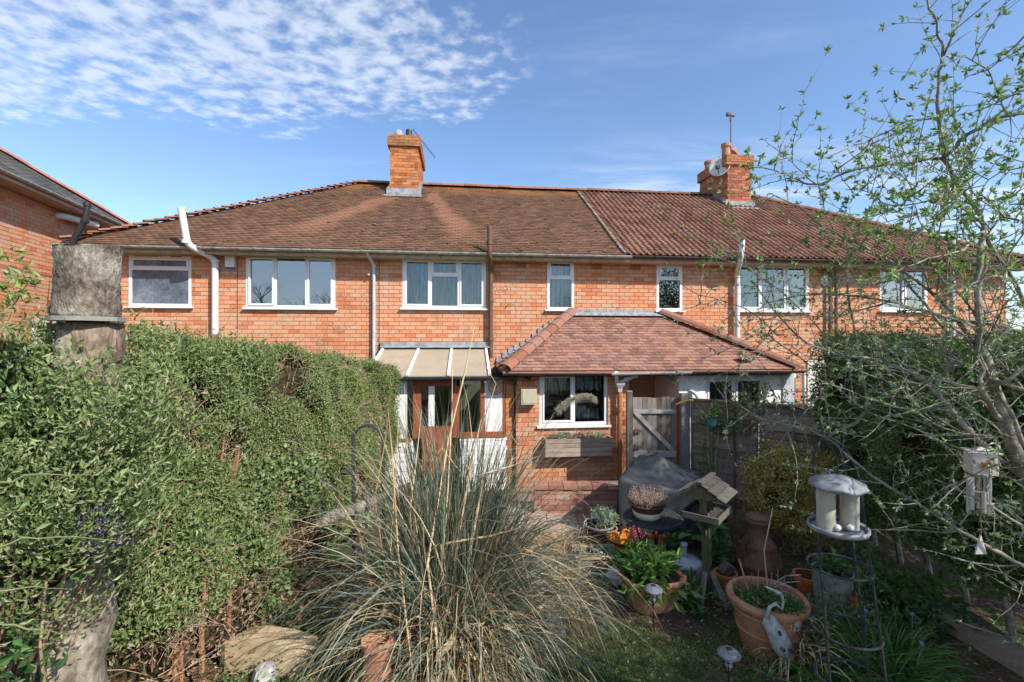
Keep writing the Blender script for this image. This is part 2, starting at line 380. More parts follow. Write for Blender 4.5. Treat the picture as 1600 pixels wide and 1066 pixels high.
m_heather = leafm('heather_sprigs', [(0, (.16, .10, .10)), (.5, (.32, .24, .22)), (1, (.50, .42, .38))], .15, .9, .1)
m_pampas_g = leafm('pampas_green_blades', [(0, (.05, .075, .055)), (.5, (.11, .15, .115)), (.85, (.19, .23, .17)), (1, (.32, .34, .26))], .2, .5, .35)
m_pampas_s = leafm('pampas_straw_blades', [(0, (.22, .13, .065)), (.5, (.42, .30, .17)), (1, (.60, .50, .34))], .2, .7, .2)
m_cane = ramp_mat('dry_cane', [(0, (.36, .22, .10)), (.5, (.52, .36, .20)), (1, (.62, .50, .33))], .7, .3, 9, .35, .2)
m_plume = leafm('pampas_plume', [(0, (.42, .34, .25)), (1, (.68, .60, .50))], .4, .9, .1)
def glass_mat(name, tint=(.8, .85, .85), refl=.03):
    m = bpy.data.materials.new(name); m.use_nodes = True; N = NT(m.node_tree); m.node_tree.nodes.clear()
    t = N.n('ShaderNodeBsdfTransparent'); t.inputs[0].default_value = tint+(1,)
    gl = N.n('ShaderNodeBsdfGlossy'); gl.inputs['Roughness'].default_value = .015; gl.inputs[0].default_value = (.95, .97, 1, 1)
    fr = N.n('ShaderNodeFresnel'); fr.inputs[0].default_value = 1.5
    f = N.m('ADD', fr.outputs[0], refl)
    ms = N.n('ShaderNodeMixShader'); N.l(f, ms.inputs[0]); N.l(t.outputs[0], ms.inputs[1]); N.l(gl.outputs[0], ms.inputs[2])
    o = N.n('ShaderNodeOutputMaterial'); N.l(ms.outputs[0], o.inputs[0]); MATS[name] = m; return m
m_glass = glass_mat('window_glass')
m_glass_b = glass_mat('window_glass_reflective', (.55, .62, .66), .20)
m_obscure = simple('obscured_glass', (.115, .145, .185), .22, .6, var=.35, nscale=2.2, bmp=0, c2=(.24, .27, .31))
m_tubeglass = glass_mat('dusty_clear_tube', (.62, .60, .52), .06)
N = NT(m_tubeglass.node_tree); df = N.n('ShaderNodeBsdfDiffuse'); df.inputs[0].default_value = (.62, .60, .50, 1); mo = [n for n in N.nt.nodes if n.type == 'OUTPUT_MATERIAL'][0]; ms0 = [n for n in N.nt.nodes if n.type == 'MIX_SHADER'][0]; ms1 = N.n('ShaderNodeMixShader'); ms1.inputs[0].default_value = .5; N.l(ms0.outputs[0], ms1.inputs[1]); N.l(df.outputs[0], ms1.inputs[2]); N.l(ms1.outputs[0], mo.inputs[0])
def net_mat():
    m = bpy.data.materials.new('net_curtain'); m.use_nodes = True; N = NT(m.node_tree); b = m.node_tree.nodes['Principled BSDF']
    b.inputs['Base Color'].default_value = (.50, .49, .45, 1); b.inputs['Roughness'].default_value = .9
    tcn = N.n('ShaderNodeTexCoord').outputs['Object']
    n = N.noise(N.mapping(tcn, (26, 26, 1.6)), 1.0, 3, .6)
    N.l(N.ss(n, .34, .62, .12, .95), b.inputs['Alpha']); return m
m_net = net_mat()
def box_soil(): pass
# ------------------------------------------------------------------ builders for masonry and roofs
CUBE_F = [(0, 3, 2, 1), (4, 5, 6, 7), (0, 1, 5, 4), (1, 2, 6, 5), (2, 3, 7, 6), (3, 0, 4, 7)]
def cube_verts(x, y, z): return [(sx*x/2, sy*y/2, sz*z/2) for sz in (-1, 1) for sx, sy in ((-1, -1), (1, -1), (1, 1), (-1, 1))]
def mesh_of(name, verts, faces, mat):
    me = bpy.data.meshes.new(name); me.from_pydata(verts, [], faces); me.materials.append(mat); me.update(); return me
def pw(o, u, s, z, d):
    """point on a wall: along s, height z, outward d"""
    n = (u[1], -u[0]); return Vector((o[0]+u[0]*s+n[0]*d, o[1]+u[1]*s+n[1]*d, z))
def wall_slab(parent, name, mat, o, u, s0, s1, z0, z1, holes, thick=.22, face=-.007):
    """wall core with real openings, its face a little behind the brick faces"""
    mb = MB(); ss = sorted({s0, s1, *[h[0] for h in holes], *[h[1] for h in holes]}); zs = sorted({z0, z1, *[h[2] for h in holes], *[h[3] for h in holes]})
    ss = [a for a in ss if s0 <= a <= s1]; zs = [a for a in zs if z0 <= a <= z1]
    n = Vector((u[1], -u[0], 0)); R = Matrix((Vector((u[0], u[1], 0)), -n, Vector((0, 0, 1)))).transposed()
    for i in range(len(ss)-1):
        j = 0
        while j < len(zs)-1:
            a, b = ss[i], ss[i+1]; c = zs[j]; k = j
            def inside(q): return any(h[0] <= (a+b)/2 <= h[1] and h[2] <= (zs[q]+zs[q+1])/2 <= h[3] for h in holes)
            if inside(j): j += 1; continue
            while k < len(zs)-1 and not inside(k): k += 1
            d = zs[k]
            mb.box(pw(o, u, (a+b)/2, (c+d)/2, face-thick/2), (b-a, thick, d-c), R); j = k
    return mb.build(name, mat, parent)
_brick_me = {}
def bricks(parent, mat, o, u, s0, s1, z0, z1, holes=(), L=.225, C=.0845, vis=None, nmax=300, phase=0.0, fr=None, jit=.0022, seed=1):
    """stretcher bond; whole bricks nearest the viewer become objects, the rest one joined part"""
    R = random.Random(seed); gap = .0105
    if mat.name not in _brick_me: _brick_me[mat.name] = mesh_of('brick', cube_verts(L-gap, .04, C-gap), CUBE_F, mat)
    me = _brick_me[mat.name]
    n = (u[1], -u[0]); ang = math.atan2(u[1], u[0])
    pieces = []; row = 0; z = z0
    while z < z1-.01:
        zt = min(z+C, z1); zc = (z+zt)/2; x = s0-(L/2 if row % 2 else 0)-phase
        while x < s1:
            a, b = max(x+gap/2, s0), min(x+L-gap/2, s1)
            segs = [(a, b)]
            for h in holes:
                if h[2] < zc < h[3]:
                    ns = []
                    for p, q in segs:
                        if h[1] <= p or h[0] >= q: ns.append((p, q)); continue
                        if h[0] > p: ns.append((p, h[0]))
                        if h[1] < q: ns.append((h[1], q))
                    segs = ns
            for p, q in segs:
                if q-p > .02: pieces.append((p, q, z+gap/2, zt-gap/2))
            x += L
        z += C; row += 1
    whole = []; rest = []
    for p in pieces:
        isw = abs((p[1]-p[0])-(L-gap)) < 1e-4 and abs(p[3]-p[2]-(C-gap)) < 1e-4
        c = pw(o, u, (p[0]+p[1])/2, (p[2]+p[3])/2, 0); wc = fr.world(c) if fr else c
        ok = isw and wc.y > .5
        if ok:
            X, Y = proj(wc); ok = 0 < X < 1600 and 0 < Y < 1066 and (vis is None or vis(X, Y, p))
        (whole if ok else rest).append((wc.length, p, c))
    whole.sort(key=lambda t: t[0]); rest += whole[nmax:]; whole = whole[:nmax]
    off = Vector(OFF.get(parent.name, Vector()))
    for k, (_, p, c) in enumerate(whole):
        b = bpy.data.objects.new('brick', me); col.objects.link(b); b.parent = parent
        b.location = c+Vector((n[0], n[1], 0))*(-.02+R.uniform(-jit, jit))-off
        b.rotation_euler = (R.uniform(-.01, .01), R.uniform(-.006, .006), ang+R.uniform(-.008, .008))
    mb = MB(); mb.V = []
    V = []; Fc = []; rn = []; base = np.array(CUBE_F)
    for k, (_, p, c) in enumerate(rest):
        w_ = p[1]-p[0]; h_ = p[3]-p[2]; d = -.02+R.uniform(-jit, jit)
        for sz in (-1, 1):
            for sx, sy in ((-1, -1), (1, -1), (1, 1), (-1, 1)):
                V.append((c.x+u[0]*sx*w_/2+n[0]*(d-sy*.02), c.y+u[1]*sx*w_/2+n[1]*(d-sy*.02), c.z+sz*h_/2))
        Fc.append(base+8*k); rn += [R.random()]*6
    if rest:
        mb.raw(np.array(V), np.concatenate(Fc), np.array(rn)); q = mb.build('brick_courses', mat, parent, kind='stuff')
def tiles(parent, mat, O, U, Vv, rows, gauge, tw, th, me, unit, nmax=300, fr=None, vis=None, seed=3, jit=.5, name='roof_tile', stuffname='roof_tiling', lift=.0):
    """rows: function b -> (a0,a1) interval; O origin at eave; U along; Vv up-slope unit vector; unit=(verts,faces) of one tile"""
    R = random.Random(seed); U = Vector(U).normalized(); Vv = Vector(Vv).normalized(); N_ = U.cross(Vv).normalized()
    uv, uf = unit; uv = np.array(uv); uf4 = np.array(uf)
    whole = []; rest = []; b = 0; row = 0
    while True:
        iv = rows(b)
        if iv is None: break
        a0, a1 = iv; x = a0 - ((b*0+row % 2)*tw/2) - (a0 % tw if True else 0)
        while x < a1:
            p, q = max(x, a0), min(x+tw, a1)
            if q-p > .02:
                c = Vector(O)+U*((p+q)/2)+Vv*b+N_*lift
                ok = abs(q-p-tw) < 1e-4; wc = fr.world(c) if fr else c
                if ok and wc.y > .5:
                    X, Y = proj(wc); ok = 0 < X < 1600 and 0 < Y < 1066 and (vis is None or vis(X, Y))
                (whole if ok else rest).append((wc.length, c, (q-p)/tw))
            x += tw
        b += gauge; row += 1
    whole.sort(key=lambda t: t[0]); rest += whole[nmax:]; whole = whole[:nmax]
    def mat_of(c, sx):
        tilt = math.atan2(th*1.05, gauge)+R.uniform(-.012, .012)*jit
        V2 = (Vv*math.cos(tilt)-N_*math.sin(tilt)).normalized(); N2 = U.cross(V2)
        rz = R.uniform(-.02, .02)*jit
        Ux = (U*math.cos(rz)+V2*math.sin(rz)); Vx = U.cross(V2).cross(Ux)
        M = Matrix((Ux*sx, Vx, N2)).transposed().to_4x4(); M.translation = c+N_*(th*1.0+R.uniform(0, .003)*jit)+Vv*R.uniform(-.004, .004)*jit; return M
    for _, c, sx in whole: place(me, name, mat_of(c, 1), parent)
    if rest:
        Vs = []; Fs = []; rn = []
        for k, (_, c, sx) in enumerate(rest):
            M = np.array(mat_of(c, sx)); Vs.append(uv @ M[:3, :3].T+M[:3, 3]); Fs.append(uf4+len(uv)*k); rn.append(np.full(len(uf4), R.random()))
        MB().raw(np.concatenate(Vs), np.concatenate(Fs), np.concatenate(rn)).build(stuffname, mat, parent, kind='stuff')
def plain_unit(tw, L, th):
    # box hanging from (0,0) to up-slope L, slight camber
    x = tw/2-.002; V = []
    for y in (0, L):
        for xx, zz in ((-x, -.002), (0, .0015), (x, -.002)):
            V.append((xx, y, zz)); V.append((xx, y, zz+th))
    f = []
    for i in range(2):
        a = i*2; f += [(a, a+1, a+3, a+2)[::-1], (a+1, a+3, a+9, a+7)[::1], (a, a+6, a+8, a+2)]
    f += [(0, 6, 7, 1)[::-1], (4, 5, 11, 10)[::-1]]
    return V, f
def roll_unit(tw, L, th):
    # interlocking tile with two rolls
    prof = [(-.5, .0), (-.40, .040), (-.30, .046), (-.20, .004), (-.02, 0), (.08, .040), (.18, .046), (.28, .004), (.5, 0)]
    V = []; f = []
    for y in (0, L):
        for x, z in prof: V.append((x*tw, y, z+th)); V.append((x*tw, y, z*.8))
    m = len(prof)
    for i in range(m-1):
        a = 2*i; c = 2*m+a
        f += [(a, a+2, c+2, c), (a+1, a+3, a+2, a)]
    return V, f
def ridge_run(parent, mat, a, b, n, r=.12, name='ridge_tile', sag=0.0, flat=.75, overlap=1.06):
    """half-round ridge or hip tiles laid end to end, each an object"""
    a = Vector(a); b = Vector(b); d = (b-a); L = d.length/n; d.normalize()
    x = d.cross(Vector((0, 0, 1))).normalized(); z = x.cross(d)
    V = []; f = []; m = 7
    for y, rr in ((-.5, 1.06), (.5, .97)):
        for q in (1, .88):
            for k in range(m): t = math.pi*k/(m-1); V.append((math.cos(t)*r*rr*q, y*L*overlap, math.sin(t)*r*rr*q*flat))
    for k in range(m-1):
        f += [(k, k+1, 2*m+k+1, 2*m+k), (k, m+k, m+k+1, k+1)]
    me = mesh_of(name, V, f, mat)
    for i in range(n):
        M = Matrix((x, d, z)).transposed().to_4x4(); M.translation = a+d*L*(i+.5)+Vector((0, 0, random.uniform(-.006, .006)+math.sin(math.pi*(i+.5)/n)*-sag)) - z*r*.25
        place(me, name, M @ Matrix.Rotation(random.uniform(-.03, .03), 4, 'Z'), parent)
def curtain(parent, o, u, s0, s1, z0, z1, d, mat=None, waves=9, amp=.018, zig=0, name='net_curtain', seed=0):
    R = random.Random(seed); n = max(12, int((s1-s0)*60)); V = []; rows = 7
    ph = R.random()*6
    for j in range(rows):
        for i in range(n+1):
            s = s0+(s1-s0)*i/n; k = j/(rows-1)
            zb = z0
            if zig: zb = z0+abs(((i/n*zig) % 1)-.5)*.12
            z = z1+(zb-z1)*k
            V.append(tuple(pw(o, u, s+math.sin(ph+s*31)*.01*k, z, -d+amp*(.5+k*.5)*math.sin(ph+s*waves*6.28+math.sin(s*7+ph)*2))))
    f = [(j*(n+1)+i, j*(n+1)+i+1, (j+1)*(n+1)+i+1, (j+1)*(n+1)+i) for j in range(rows-1) for i in range(n)]
    return MB().add(V, f).build(name, mat or m_net, parent, smooth=True)
def window(parent, o, u, s0, s1, z0, z1, cols, glass=None, cur='net', sill=True, head=False, fw=.055, name='window', setback=.0, seed=0, label=None, room_d=.9, fmat=None):
    """frame (part) > casement, pane, sill, net_curtain, room (sub-parts). cols=[(width fraction, transom height fraction or None, kind)]"""
    fmat = fmat or m_upvc; glass = glass or m_glass
    n = Vector((u[1], -u[0], 0)); R = Matrix((Vector((u[0], u[1], 0)), -n, Vector((0, 0, 1)))).transposed()
    sb = setback
    def bx(mb, a, b, c, d, f0, f1): mb.box(pw(o, u, (a+b)/2, (c+d)/2, -(f0+f1)/2), (b-a, abs(f1-f0), d-c), R)
    fm = MB(); t0, t1 = sb, sb+.07
    bx(fm, s0, s1, z1-fw, z1, t0, t1); bx(fm, s0, s1, z0, z0+fw, t0, t1)
    bx(fm, s0, s0+fw, z0+fw, z1-fw, t0, t1); bx(fm, s1-fw, s1, z0+fw, z1-fw, t0, t1)
    W_ = s1-s0; x = s0; cells = []
    for i, (wf, tr, kd) in enumerate(cols):
        a = x; b = x+wf*W_; x = b
        if i: bx(fm, a-fw*.42, a+fw*.42, z0+fw, z1-fw, t0+.002, t1-.002)
        ca = s0+fw if i == 0 else a+fw*.42; cb = s1-fw if i == len(cols)-1 else b-fw*.42
        if tr:
            zt = z0+(z1-z0)*tr; bx(fm, ca, cb, zt-fw*.4, zt+fw*.4, t0+.002, t1-.002)
            cells += [(ca, cb, z0+fw, zt-fw*.4, kd), (ca, cb, zt+fw*.4, z1-fw, 'c')]
        else: cells.append((ca, cb, z0+fw, z1-fw, kd))
    fo = fm.build(name, fmat, parent)
    if label: fo['label'] = label
    for ca, cb, za, zb, kd in cells:
        if kd == 'c' or kd == 'o':
            q = .034; cm = MB(); f0, f1 = sb-.014, sb+.03
            if kd == 'o': f0, f1 = sb-.03, sb+.012
            bx(cm, ca, cb, zb-q, zb, f0, f1); bx(cm, ca, cb, za, za+q, f0, f1); bx(cm, ca, ca+q, za+q, zb-q, f0, f1); bx(cm, cb-q, cb, za+q, zb-q, f0, f1)
            c_ = cm.build('casement', fmat, fo)
            if kd == 'o':
                hinge = pw(o, u, ca, 0, 0); c_.location = c_.location
            ca, cb, za, zb = ca+q, cb-q, za+q, zb-q
        gm = MB(); bx(gm, ca-.004, cb+.004, za-.004, zb+.004, sb+.018, sb+.026); gm.build('pane', glass, fo)
    if sill:
        sm = MB(); bx(sm, s0-.05, s1+.05, z0-.035, z0-.002, sb-.075, sb+.06); sm.build('sill', m_white, fo)
    # dim room behind
    rm = MB(); a, b = s0+.01, s1-.01; D = room_d
    P = lambda s, z, d: tuple(pw(o, u, s, z, -d))
    e = sb+.075
    rm.poly([P(a, z0, D), P(b, z0, D), P(b, z1, D), P(a, z1, D)]); rm.poly([P(a, z0, e), P(a, z0, D), P(a, z1, D), P(a, z1, e)])
    rm.poly([P(b, z0, e), P(b, z1, e), P(b, z1, D), P(b, z0, D)]); rm.poly([P(a, z1, e), P(a, z1, D), P(b, z1, D), P(b, z1, e)]); rm.poly([P(a, z0, e), P(b, z0, e), P(b, z0, D), P(a, z0, D)])
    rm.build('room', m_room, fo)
    if cur == 'net': curtain(fo, o, u, s0+.02, s1-.02, z0+.02, z1-.03, sb+.14, seed=seed)
    return fo
def collar(mb, p, d, r, h=.06):
    mb.tube([Vector(p)-Vector(d).normalized()*h/2, Vector(p)+Vector(d).normalized()*h/2], r, 12)
def bend(pts, k=.35, n=4):
    """round the corners of a polyline"""
    P = [Vector(p) for p in pts]; out = [P[0]]
    for i in range(1, len(P)-1):
        a, b, c = P[i-1], P[i], P[i+1]; ra = min(.12, (a-b).length*k); rc = min(.12, (c-b).length*k)
        A = b+(a-b).normalized()*ra; C_ = b+(c-b).normalized()*rc
        for j in range(n+1):
            t = j/n; out.append(A*(1-t)**2+b*2*t*(1-t)+C_*t*t)
    out.append(P[-1]); return out
def pipe(parent, name, mat, pts, r, collars=(), label=None, n=12):
    mb = MB(); mb.tube(bend(pts), r, n)
    for p, d in collars: collar(mb, p, d, r*1.28)
    o = mb.build(name, mat, parent, smooth=True)
    md = o.modifiers.new('edge', 'EDGE_SPLIT'); md.split_angle = math.radians(40)
    if label: o['label'] = label
    return o
def gutter(parent, mat, a, b, r=.06, name='gutter', brk=.9, brname='gutter_bracket'):
    a = Vector(a); b = Vector(b); d = (b-a).normalized(); x = d.cross(Vector((0, 0, 1))).normalized()
    V = []; m = 9
    for p in (a, b):
        for q in (1, .88):
            for k in range(m): t = math.pi*k/(m-1); V.append(tuple(p+x*math.cos(t)*r*q+Vector((0, 0, -math.sin(t)*r*q*.9))))
    f = []
    for k in range(m-1): f += [(k, k+1, 2*m+k+1, 2*m+k), (m+k+1, m+k, 3*m+k, 3*m+k+1)]
    f += [(0, m, 3*m, 2*m), (m-1, 3*m-1, 4*m-1, 2*m-1)]
    for s_ in (0, 2*m): f += [(s_+k, s_+k+1, s_+m+k+1, s_+m+k) for k in range(m-1)]
    o = MB().add(V, f).build(name, mat, parent, smooth=False)
    L = (b-a).length; n = int(L/brk)
    for i in range(n):
        p = a+d*(L*(i+.5)/n); w_ = .025
        mb = MB(); V = []
        for q in (p-d*w_, p+d*w_):
            for rr in (1.12, .9):
                for k in range(m): t = math.pi*k/(m-1); V.append(tuple(q+x*math.cos(t)*r*rr+Vector((0, 0, .004-math.sin(t)*r*rr*.92))))
        f = []
        for k in range(m-1): f += [(k, k+1, 2*m+k+1, 2*m+k), (k, m+k, m+k+1, k+1), (2*m+k, 2*m+k+1, 3*m+k+1, 3*m+k)]
        MB().add(V, f).build(brname, mat, parent)
    return o

# ------------------------------------------------------------------ the terrace
EZ = 4.62                      # top of tiles at the eave
OH = .36
UX = (1, 0)
sL = H.px(122, 450, 0)[0]; sP = 2.40; sR = H.px(1572, 450, 0)[0]
RL, RR = -4.05, 8.15           # ridge ends
ZR = 7.29; TR = 3.72           # ridge height and depth
slope = Vector((0, TR+OH, ZR-EZ)); SL = slope.length; sdn = slope.normalized()
def wrect(x0, x1, y0, y1, t=0):
    a = H.px(x0, y0, t); b = H.px(x1, y1, t); c = H.px(x0, y1, t); d = H.px(x1, y0, t)
    return (a[0], b[0], (b[1]+c[1])/2, (a[1]+d[1])/2)
W1 = wrect(201, 299, 400, 479); W2 = wrect(384.5, 524, 399.5, 481.5); W3 = wrect(629, 759, 404, 482)
W4 = wrect(855, 897, 406, 484); W5 = wrect(1026, 1066, 413, 485.5); W6 = wrect(1151, 1264, 413, 486); W7 = wrect(1375, 1449, 417, 486); W8 = wrect(1545, 1600, 420, 488)
WT = 4.54; WB = 1.2
AB = [wrect(924, 941, 409, 420), wrect(985, 1001, 411, 421), wrect(806, 822, 407, 416)]
ext_hole = (1.30, 3.5, 0, 2.2)
def build_house(name, label, s0, s1, wins, seed, vis, mats):
    r = root(name, label, 'house', ((s0+s1)/2, 0, 0), H)
    holes = [w_ for w_, *_ in wins]
    wall = wall_slab(r, 'wall', m_mortar, (0, 0), UX, s0, s1, 0, WT, holes)
    ab = [a for a in AB if s0 < a[0] < s1]
    bricks(wall, m_brick, (0, 0), UX, s0+.003, s1-.003, 1.30, WT, holes+ab, fr=H, vis=vis, seed=seed)
    for a in ab:
        mb = MB(); mb.bx(a[0]+.006, a[1]-.006, .002, .03, a[2]+.006, a[3]-.006)
        for k in range(8):
            for j in range(3):
                mb.bx(a[0]+.02+(a[1]-a[0]-.04)*k/7-.006, a[0]+.02+(a[1]-a[0]-.04)*k/7+.006, -.004, .004, a[2]+.02+(a[3]-a[2]-.04)*j/2-.008, a[2]+.02+(a[3]-a[2]-.04)*j/2+.008)
        mb.build('air_brick', m_rust, r)
    for i, (w_, cols, kw) in enumerate(wins): window(r, (0, 0), UX, *w_, cols, seed=seed*10+i, **kw)
    # back and end walls so that the block is closed
    mb = MB(); d = 2*TR
    mb.bx(s0, s1, d-.2, d, 0, WT); 
    if s0 < 0: mb.bx(s0, s0+.2, .22, d-.2, 0, WT)
    else: mb.bx(s1-.2, s1, .22, d-.2, 0, WT)
    mb.build('rear_wall', m_brick2, r)
    return r
three = lambda a, b, c, tr=(None, None, None), k=('f', 'f', 'f'): [(a, tr[0], k[0]), (b, tr[1], k[1]), (c, tr[2], k[2])]
houseA = build_house('brick_house', 'orange brick house with brown weathered plain tile roof, left of the roof join', sL, sP, [
    (W1, [(1, .74, 'f')], dict(glass=m_obscure, cur=None)),
    (W2, three(.325, .345, .33, k=('o', 'f', 'c')), dict(glass=m_glass_b, cur=None)),
    (W3, three(.335, .335, .33, tr=(None, .66, None), k=('c', 'f', 'c')), {}),
    (W4, [(1, .63, 'f')], {})], 1, lambda X, Y, p: p[2] > 2.6, None)
houseB = build_house('brick_house', 'orange brick house with reddish interlocking tile roof behind the leafy tree', sP, sR, [
    (W5, [(1, .68, 'f')], dict(glass=m_glass_b, cur=None)),
    (W6, three(.33, .34, .33, tr=(None, .68, None), k=('c', 'f', 'c')), {}),
    (W7, [(.5, None, 'c'), (.5, None, 'c')], dict(glass=m_glass_b))], 2, lambda X, Y, p: p[2] > 2.7, None)
for nm, wd in (('blind', W1),):
    pass
# roof A (plain tiles), roof B (interlocking)
eL = sL-.06; eR = sR+.4
def roof_deck(parent, pts, th=.05):
    mb = MB(); mb.prism(pts, (0, 0, -th)); return mb
EY = -OH
dz = -.03
A0 = Vector((eL, EY, EZ)); 
roofA = root  # placeholder
mb = MB()
back = 2*TR+OH
mb.prism([(eL, EY, EZ+dz), (sP, EY, EZ+dz), (sP, TR, ZR+dz), (RL, TR, ZR+dz)], (0, 0, -.05))
mb.prism([(eL, back, EZ+dz), (RL, TR, ZR+dz), (sP, TR, ZR+dz), (sP, back, EZ+dz)], (0, 0, -.05))
mb.prism([(eL, EY, EZ+dz), (RL, TR, ZR+dz), (eL, back, EZ+dz)], (0, 0, -.05))
roofA = mb.build('roof', m_tile, houseA)
mb = MB()
mb.prism([(sP, EY, EZ+dz), (eR, EY, EZ+dz), (RR, TR, ZR+dz), (sP, TR, ZR+dz)], (0, 0, -.05))
mb.prism([(sP, back, EZ+dz), (sP, TR, ZR+dz), (RR, TR, ZR+dz), (eR, back, EZ+dz)], (0, 0, -.05))
mb.prism([(eR, EY, EZ+dz), (eR, back, EZ+dz), (RR, TR, ZR+dz)], (0, 0, -.05))
roofB = mb.build('roof', m_tile_r, houseB)
tw, gg, th = .165, .100, .013
un = plain_unit(tw, gg*1.5, th); me_t = mesh_of('roof_tile', *un, m_tile)
def rowsA(b):
    if b > SL-.02: return None
    k = b/SL; return (eL+(RL-eL)*k+.02, sP-.03)
tiles(roofA, m_tile, (0, EY, EZ+dz), (1, 0, 0), sdn, rowsA, gg, tw, th, me_t, un, fr=H, seed=5, jit=1.0)
# left hip slope tiles (joined; seen edge on)
hipd = Vector((RL-eL, 0, ZR-EZ)); HL = hipd.length
tiles(roofA, m_tile, (eL, 0, EZ+dz), (0, -1, 0), hipd.normalized(), lambda b: None if b > HL else (-back+(back-TR)*b/HL+.02, -EY-(TR+OH)*b/HL-.02), gg, tw, th, me_t, un, nmax=0, fr=H, seed=6, stuffname='hip_slope_tiling')
tw2, g2, th2 = .30, .315, .016
un2 = roll_unit(tw2, g2*1.22, th2); me_r = mesh_of('roof_tile', *un2, m_tile_r)
tiles(roofB, m_tile_r, (0, EY, EZ+dz), (1, 0, 0), sdn, lambda b: None if b > SL-.1 else (sP+.04, eR+(RR-eR)*b/SL-.02), g2, tw2, th2, me_r, un2, fr=H, seed=7, jit=.3)
# ridge and hip tiles
ridge_run(roofA, m_hip, (RL, TR, ZR+.03), (sP, TR, ZR+.03), 19, .12)
ridge_run(roofB, m_tile_r, (sP, TR, ZR+.035), (RR, TR, ZR+.035), 18, .12)
ridge_run(roofB, m_tile_r, (RR, TR, ZR+.03), (eR, EY, EZ+.06), 22, .13, name='hip_tile')
# bonnet hip tiles: stepped, upturned
bon = MB()
V = []; 
for y in (0, 1):
    for k in range(7):
        t = -1+k/3; V.append((t*.125, y*.28, (1-t*t)*.05+(.015 if y == 0 else 0))); V.append((t*.125, y*.28, (1-t*t)*.055-.014+(.02 if y == 0 else 0)))
fb = []
for k in range(6):
    a = 2*k; fb += [(a, a+2, 14+a+2, 14+a), (a, a+1, a+3, a+2)]
me_b = mesh_of('bonnet_tile', V, fb, m_hip)
a = Vector((eL, EY, EZ)); b = Vector((RL, TR, ZR)); d = (b-a); L = d.length; d.normalize(); x = d.cross(Vector((0, 0, 1))).normalized()
nb = 34
for i in range(nb):
    dd = (d*math.cos(.10)-x.cross(d)*math.sin(.10)).normalized(); zz = x.cross(dd)
    M = Matrix((x, dd, zz)).transposed().to_4x4(); M.translation = a+d*(L*(i+.1)/nb)+Vector((random.uniform(-.01, .01), 0, .035+random.uniform(-.008, .014)))
    place(me_b, 'bonnet_tile', M @ Matrix.Rotation(random.uniform(-.07, .07), 4, 'Z'), roofA)
# verge strip of mortar where the two roofs meet
mb = MB()
p0 = Vector((sP, EY, EZ-.01)); N3 = Vector((1, 0, 0)).cross(sdn)
n = 60
for i in range(n):
    p = p0+sdn*(SL*i/n); q = p0+sdn*(SL*(i+1.05)/n)
    mb.bar(p+N3*random.uniform(.01, .03)+Vector((random.uniform(-.012, .012), 0, 0)), q+N3*.02, random.uniform(.05, .085), random.uniform(.05, .075))
mb.build('verge_strip', simple('mossy_mortar', (.19, .15, .11), .95, .1, var=.35, nscale=9, bmp=.6), roofA)
# moss cushions on both roofs
m_moss = simple('roof_moss', (.10, .10, .03), 1, .05, var=.4, nscale=30, bmp=.8, c2=(.20, .16, .05))
for (rf_, a0, a1, nn_) in ((roofA, eL+1.0, sP-.1, 150), (roofB, sP+.1, 8.0, 170)):
    mb = MB(); Rm = random.Random(77)
    for _ in range(nn_):
        k = Rm.random()**1.3; kk_ = 1-k if rf_ is roofB else k
        ss_ = Rm.uniform(a0, a1); 
        if Rm.random() < .35: ss_ = (-2.7 if rf_ is roofA else sP+4.2)+Rm.gauss(0, .9); k = min(.95, .7+Rm.random()*.25); kk_ = k
        if ss_ < eL+(RL-eL)*kk_+.3: continue
        p = Vector((ss_, EY, EZ))+sdn*(SL*min(.96, max(.02, kk_)))+N3*.012; r0 = Rm.uniform(.012, .035)
        mb.lathe([(r0, 0), (r0*.8, r0*.35), (r0*.25, r0*.55)], tuple(p), 6, R=quat_to(N3) @ Matrix.Diagonal((Rm.uniform(.8, 2.2), 1, 1)), jit=.25)
    mb.build('moss_cushions', m_moss, rf_, kind='stuff')
# fascia, soffit, gutter
mb = MB(); mb.bx(eL+.06, sP-.002, EY+.05, EY+.075, EZ-.165, EZ-.05); mb.bx(eL+.06, sP-.002, EY+.076, 0.0, EZ-.155, EZ-.135)
mb.build('fascia', m_fascia, houseA)
mb = MB(); mb.bx(sP+.002, eR-.06, EY+.05, EY+.075, EZ-.165, EZ-.06); mb.bx(sP+.002, eR-.06, EY+.076, 0.0, EZ-.155, EZ-.135)
mb.build('fascia', m_soffit, houseB)
mb = MB(); mb.bx(eL+.06, eL+.09, EY+.08, back-.1, EZ-.22, EZ-.05); mb.build('end_fascia', m_fascia, houseA)
gutter(houseA, m_gutter, (eL-.02, EY-.035, EZ-.045), (sP+.12, EY-.035, EZ-.045), .058, brk=1.0)
gutter(houseB, m_black, (sP+.14, EY-.035, EZ-.05), (eR, EY-.035, EZ-.05), .055, brk=1.0)

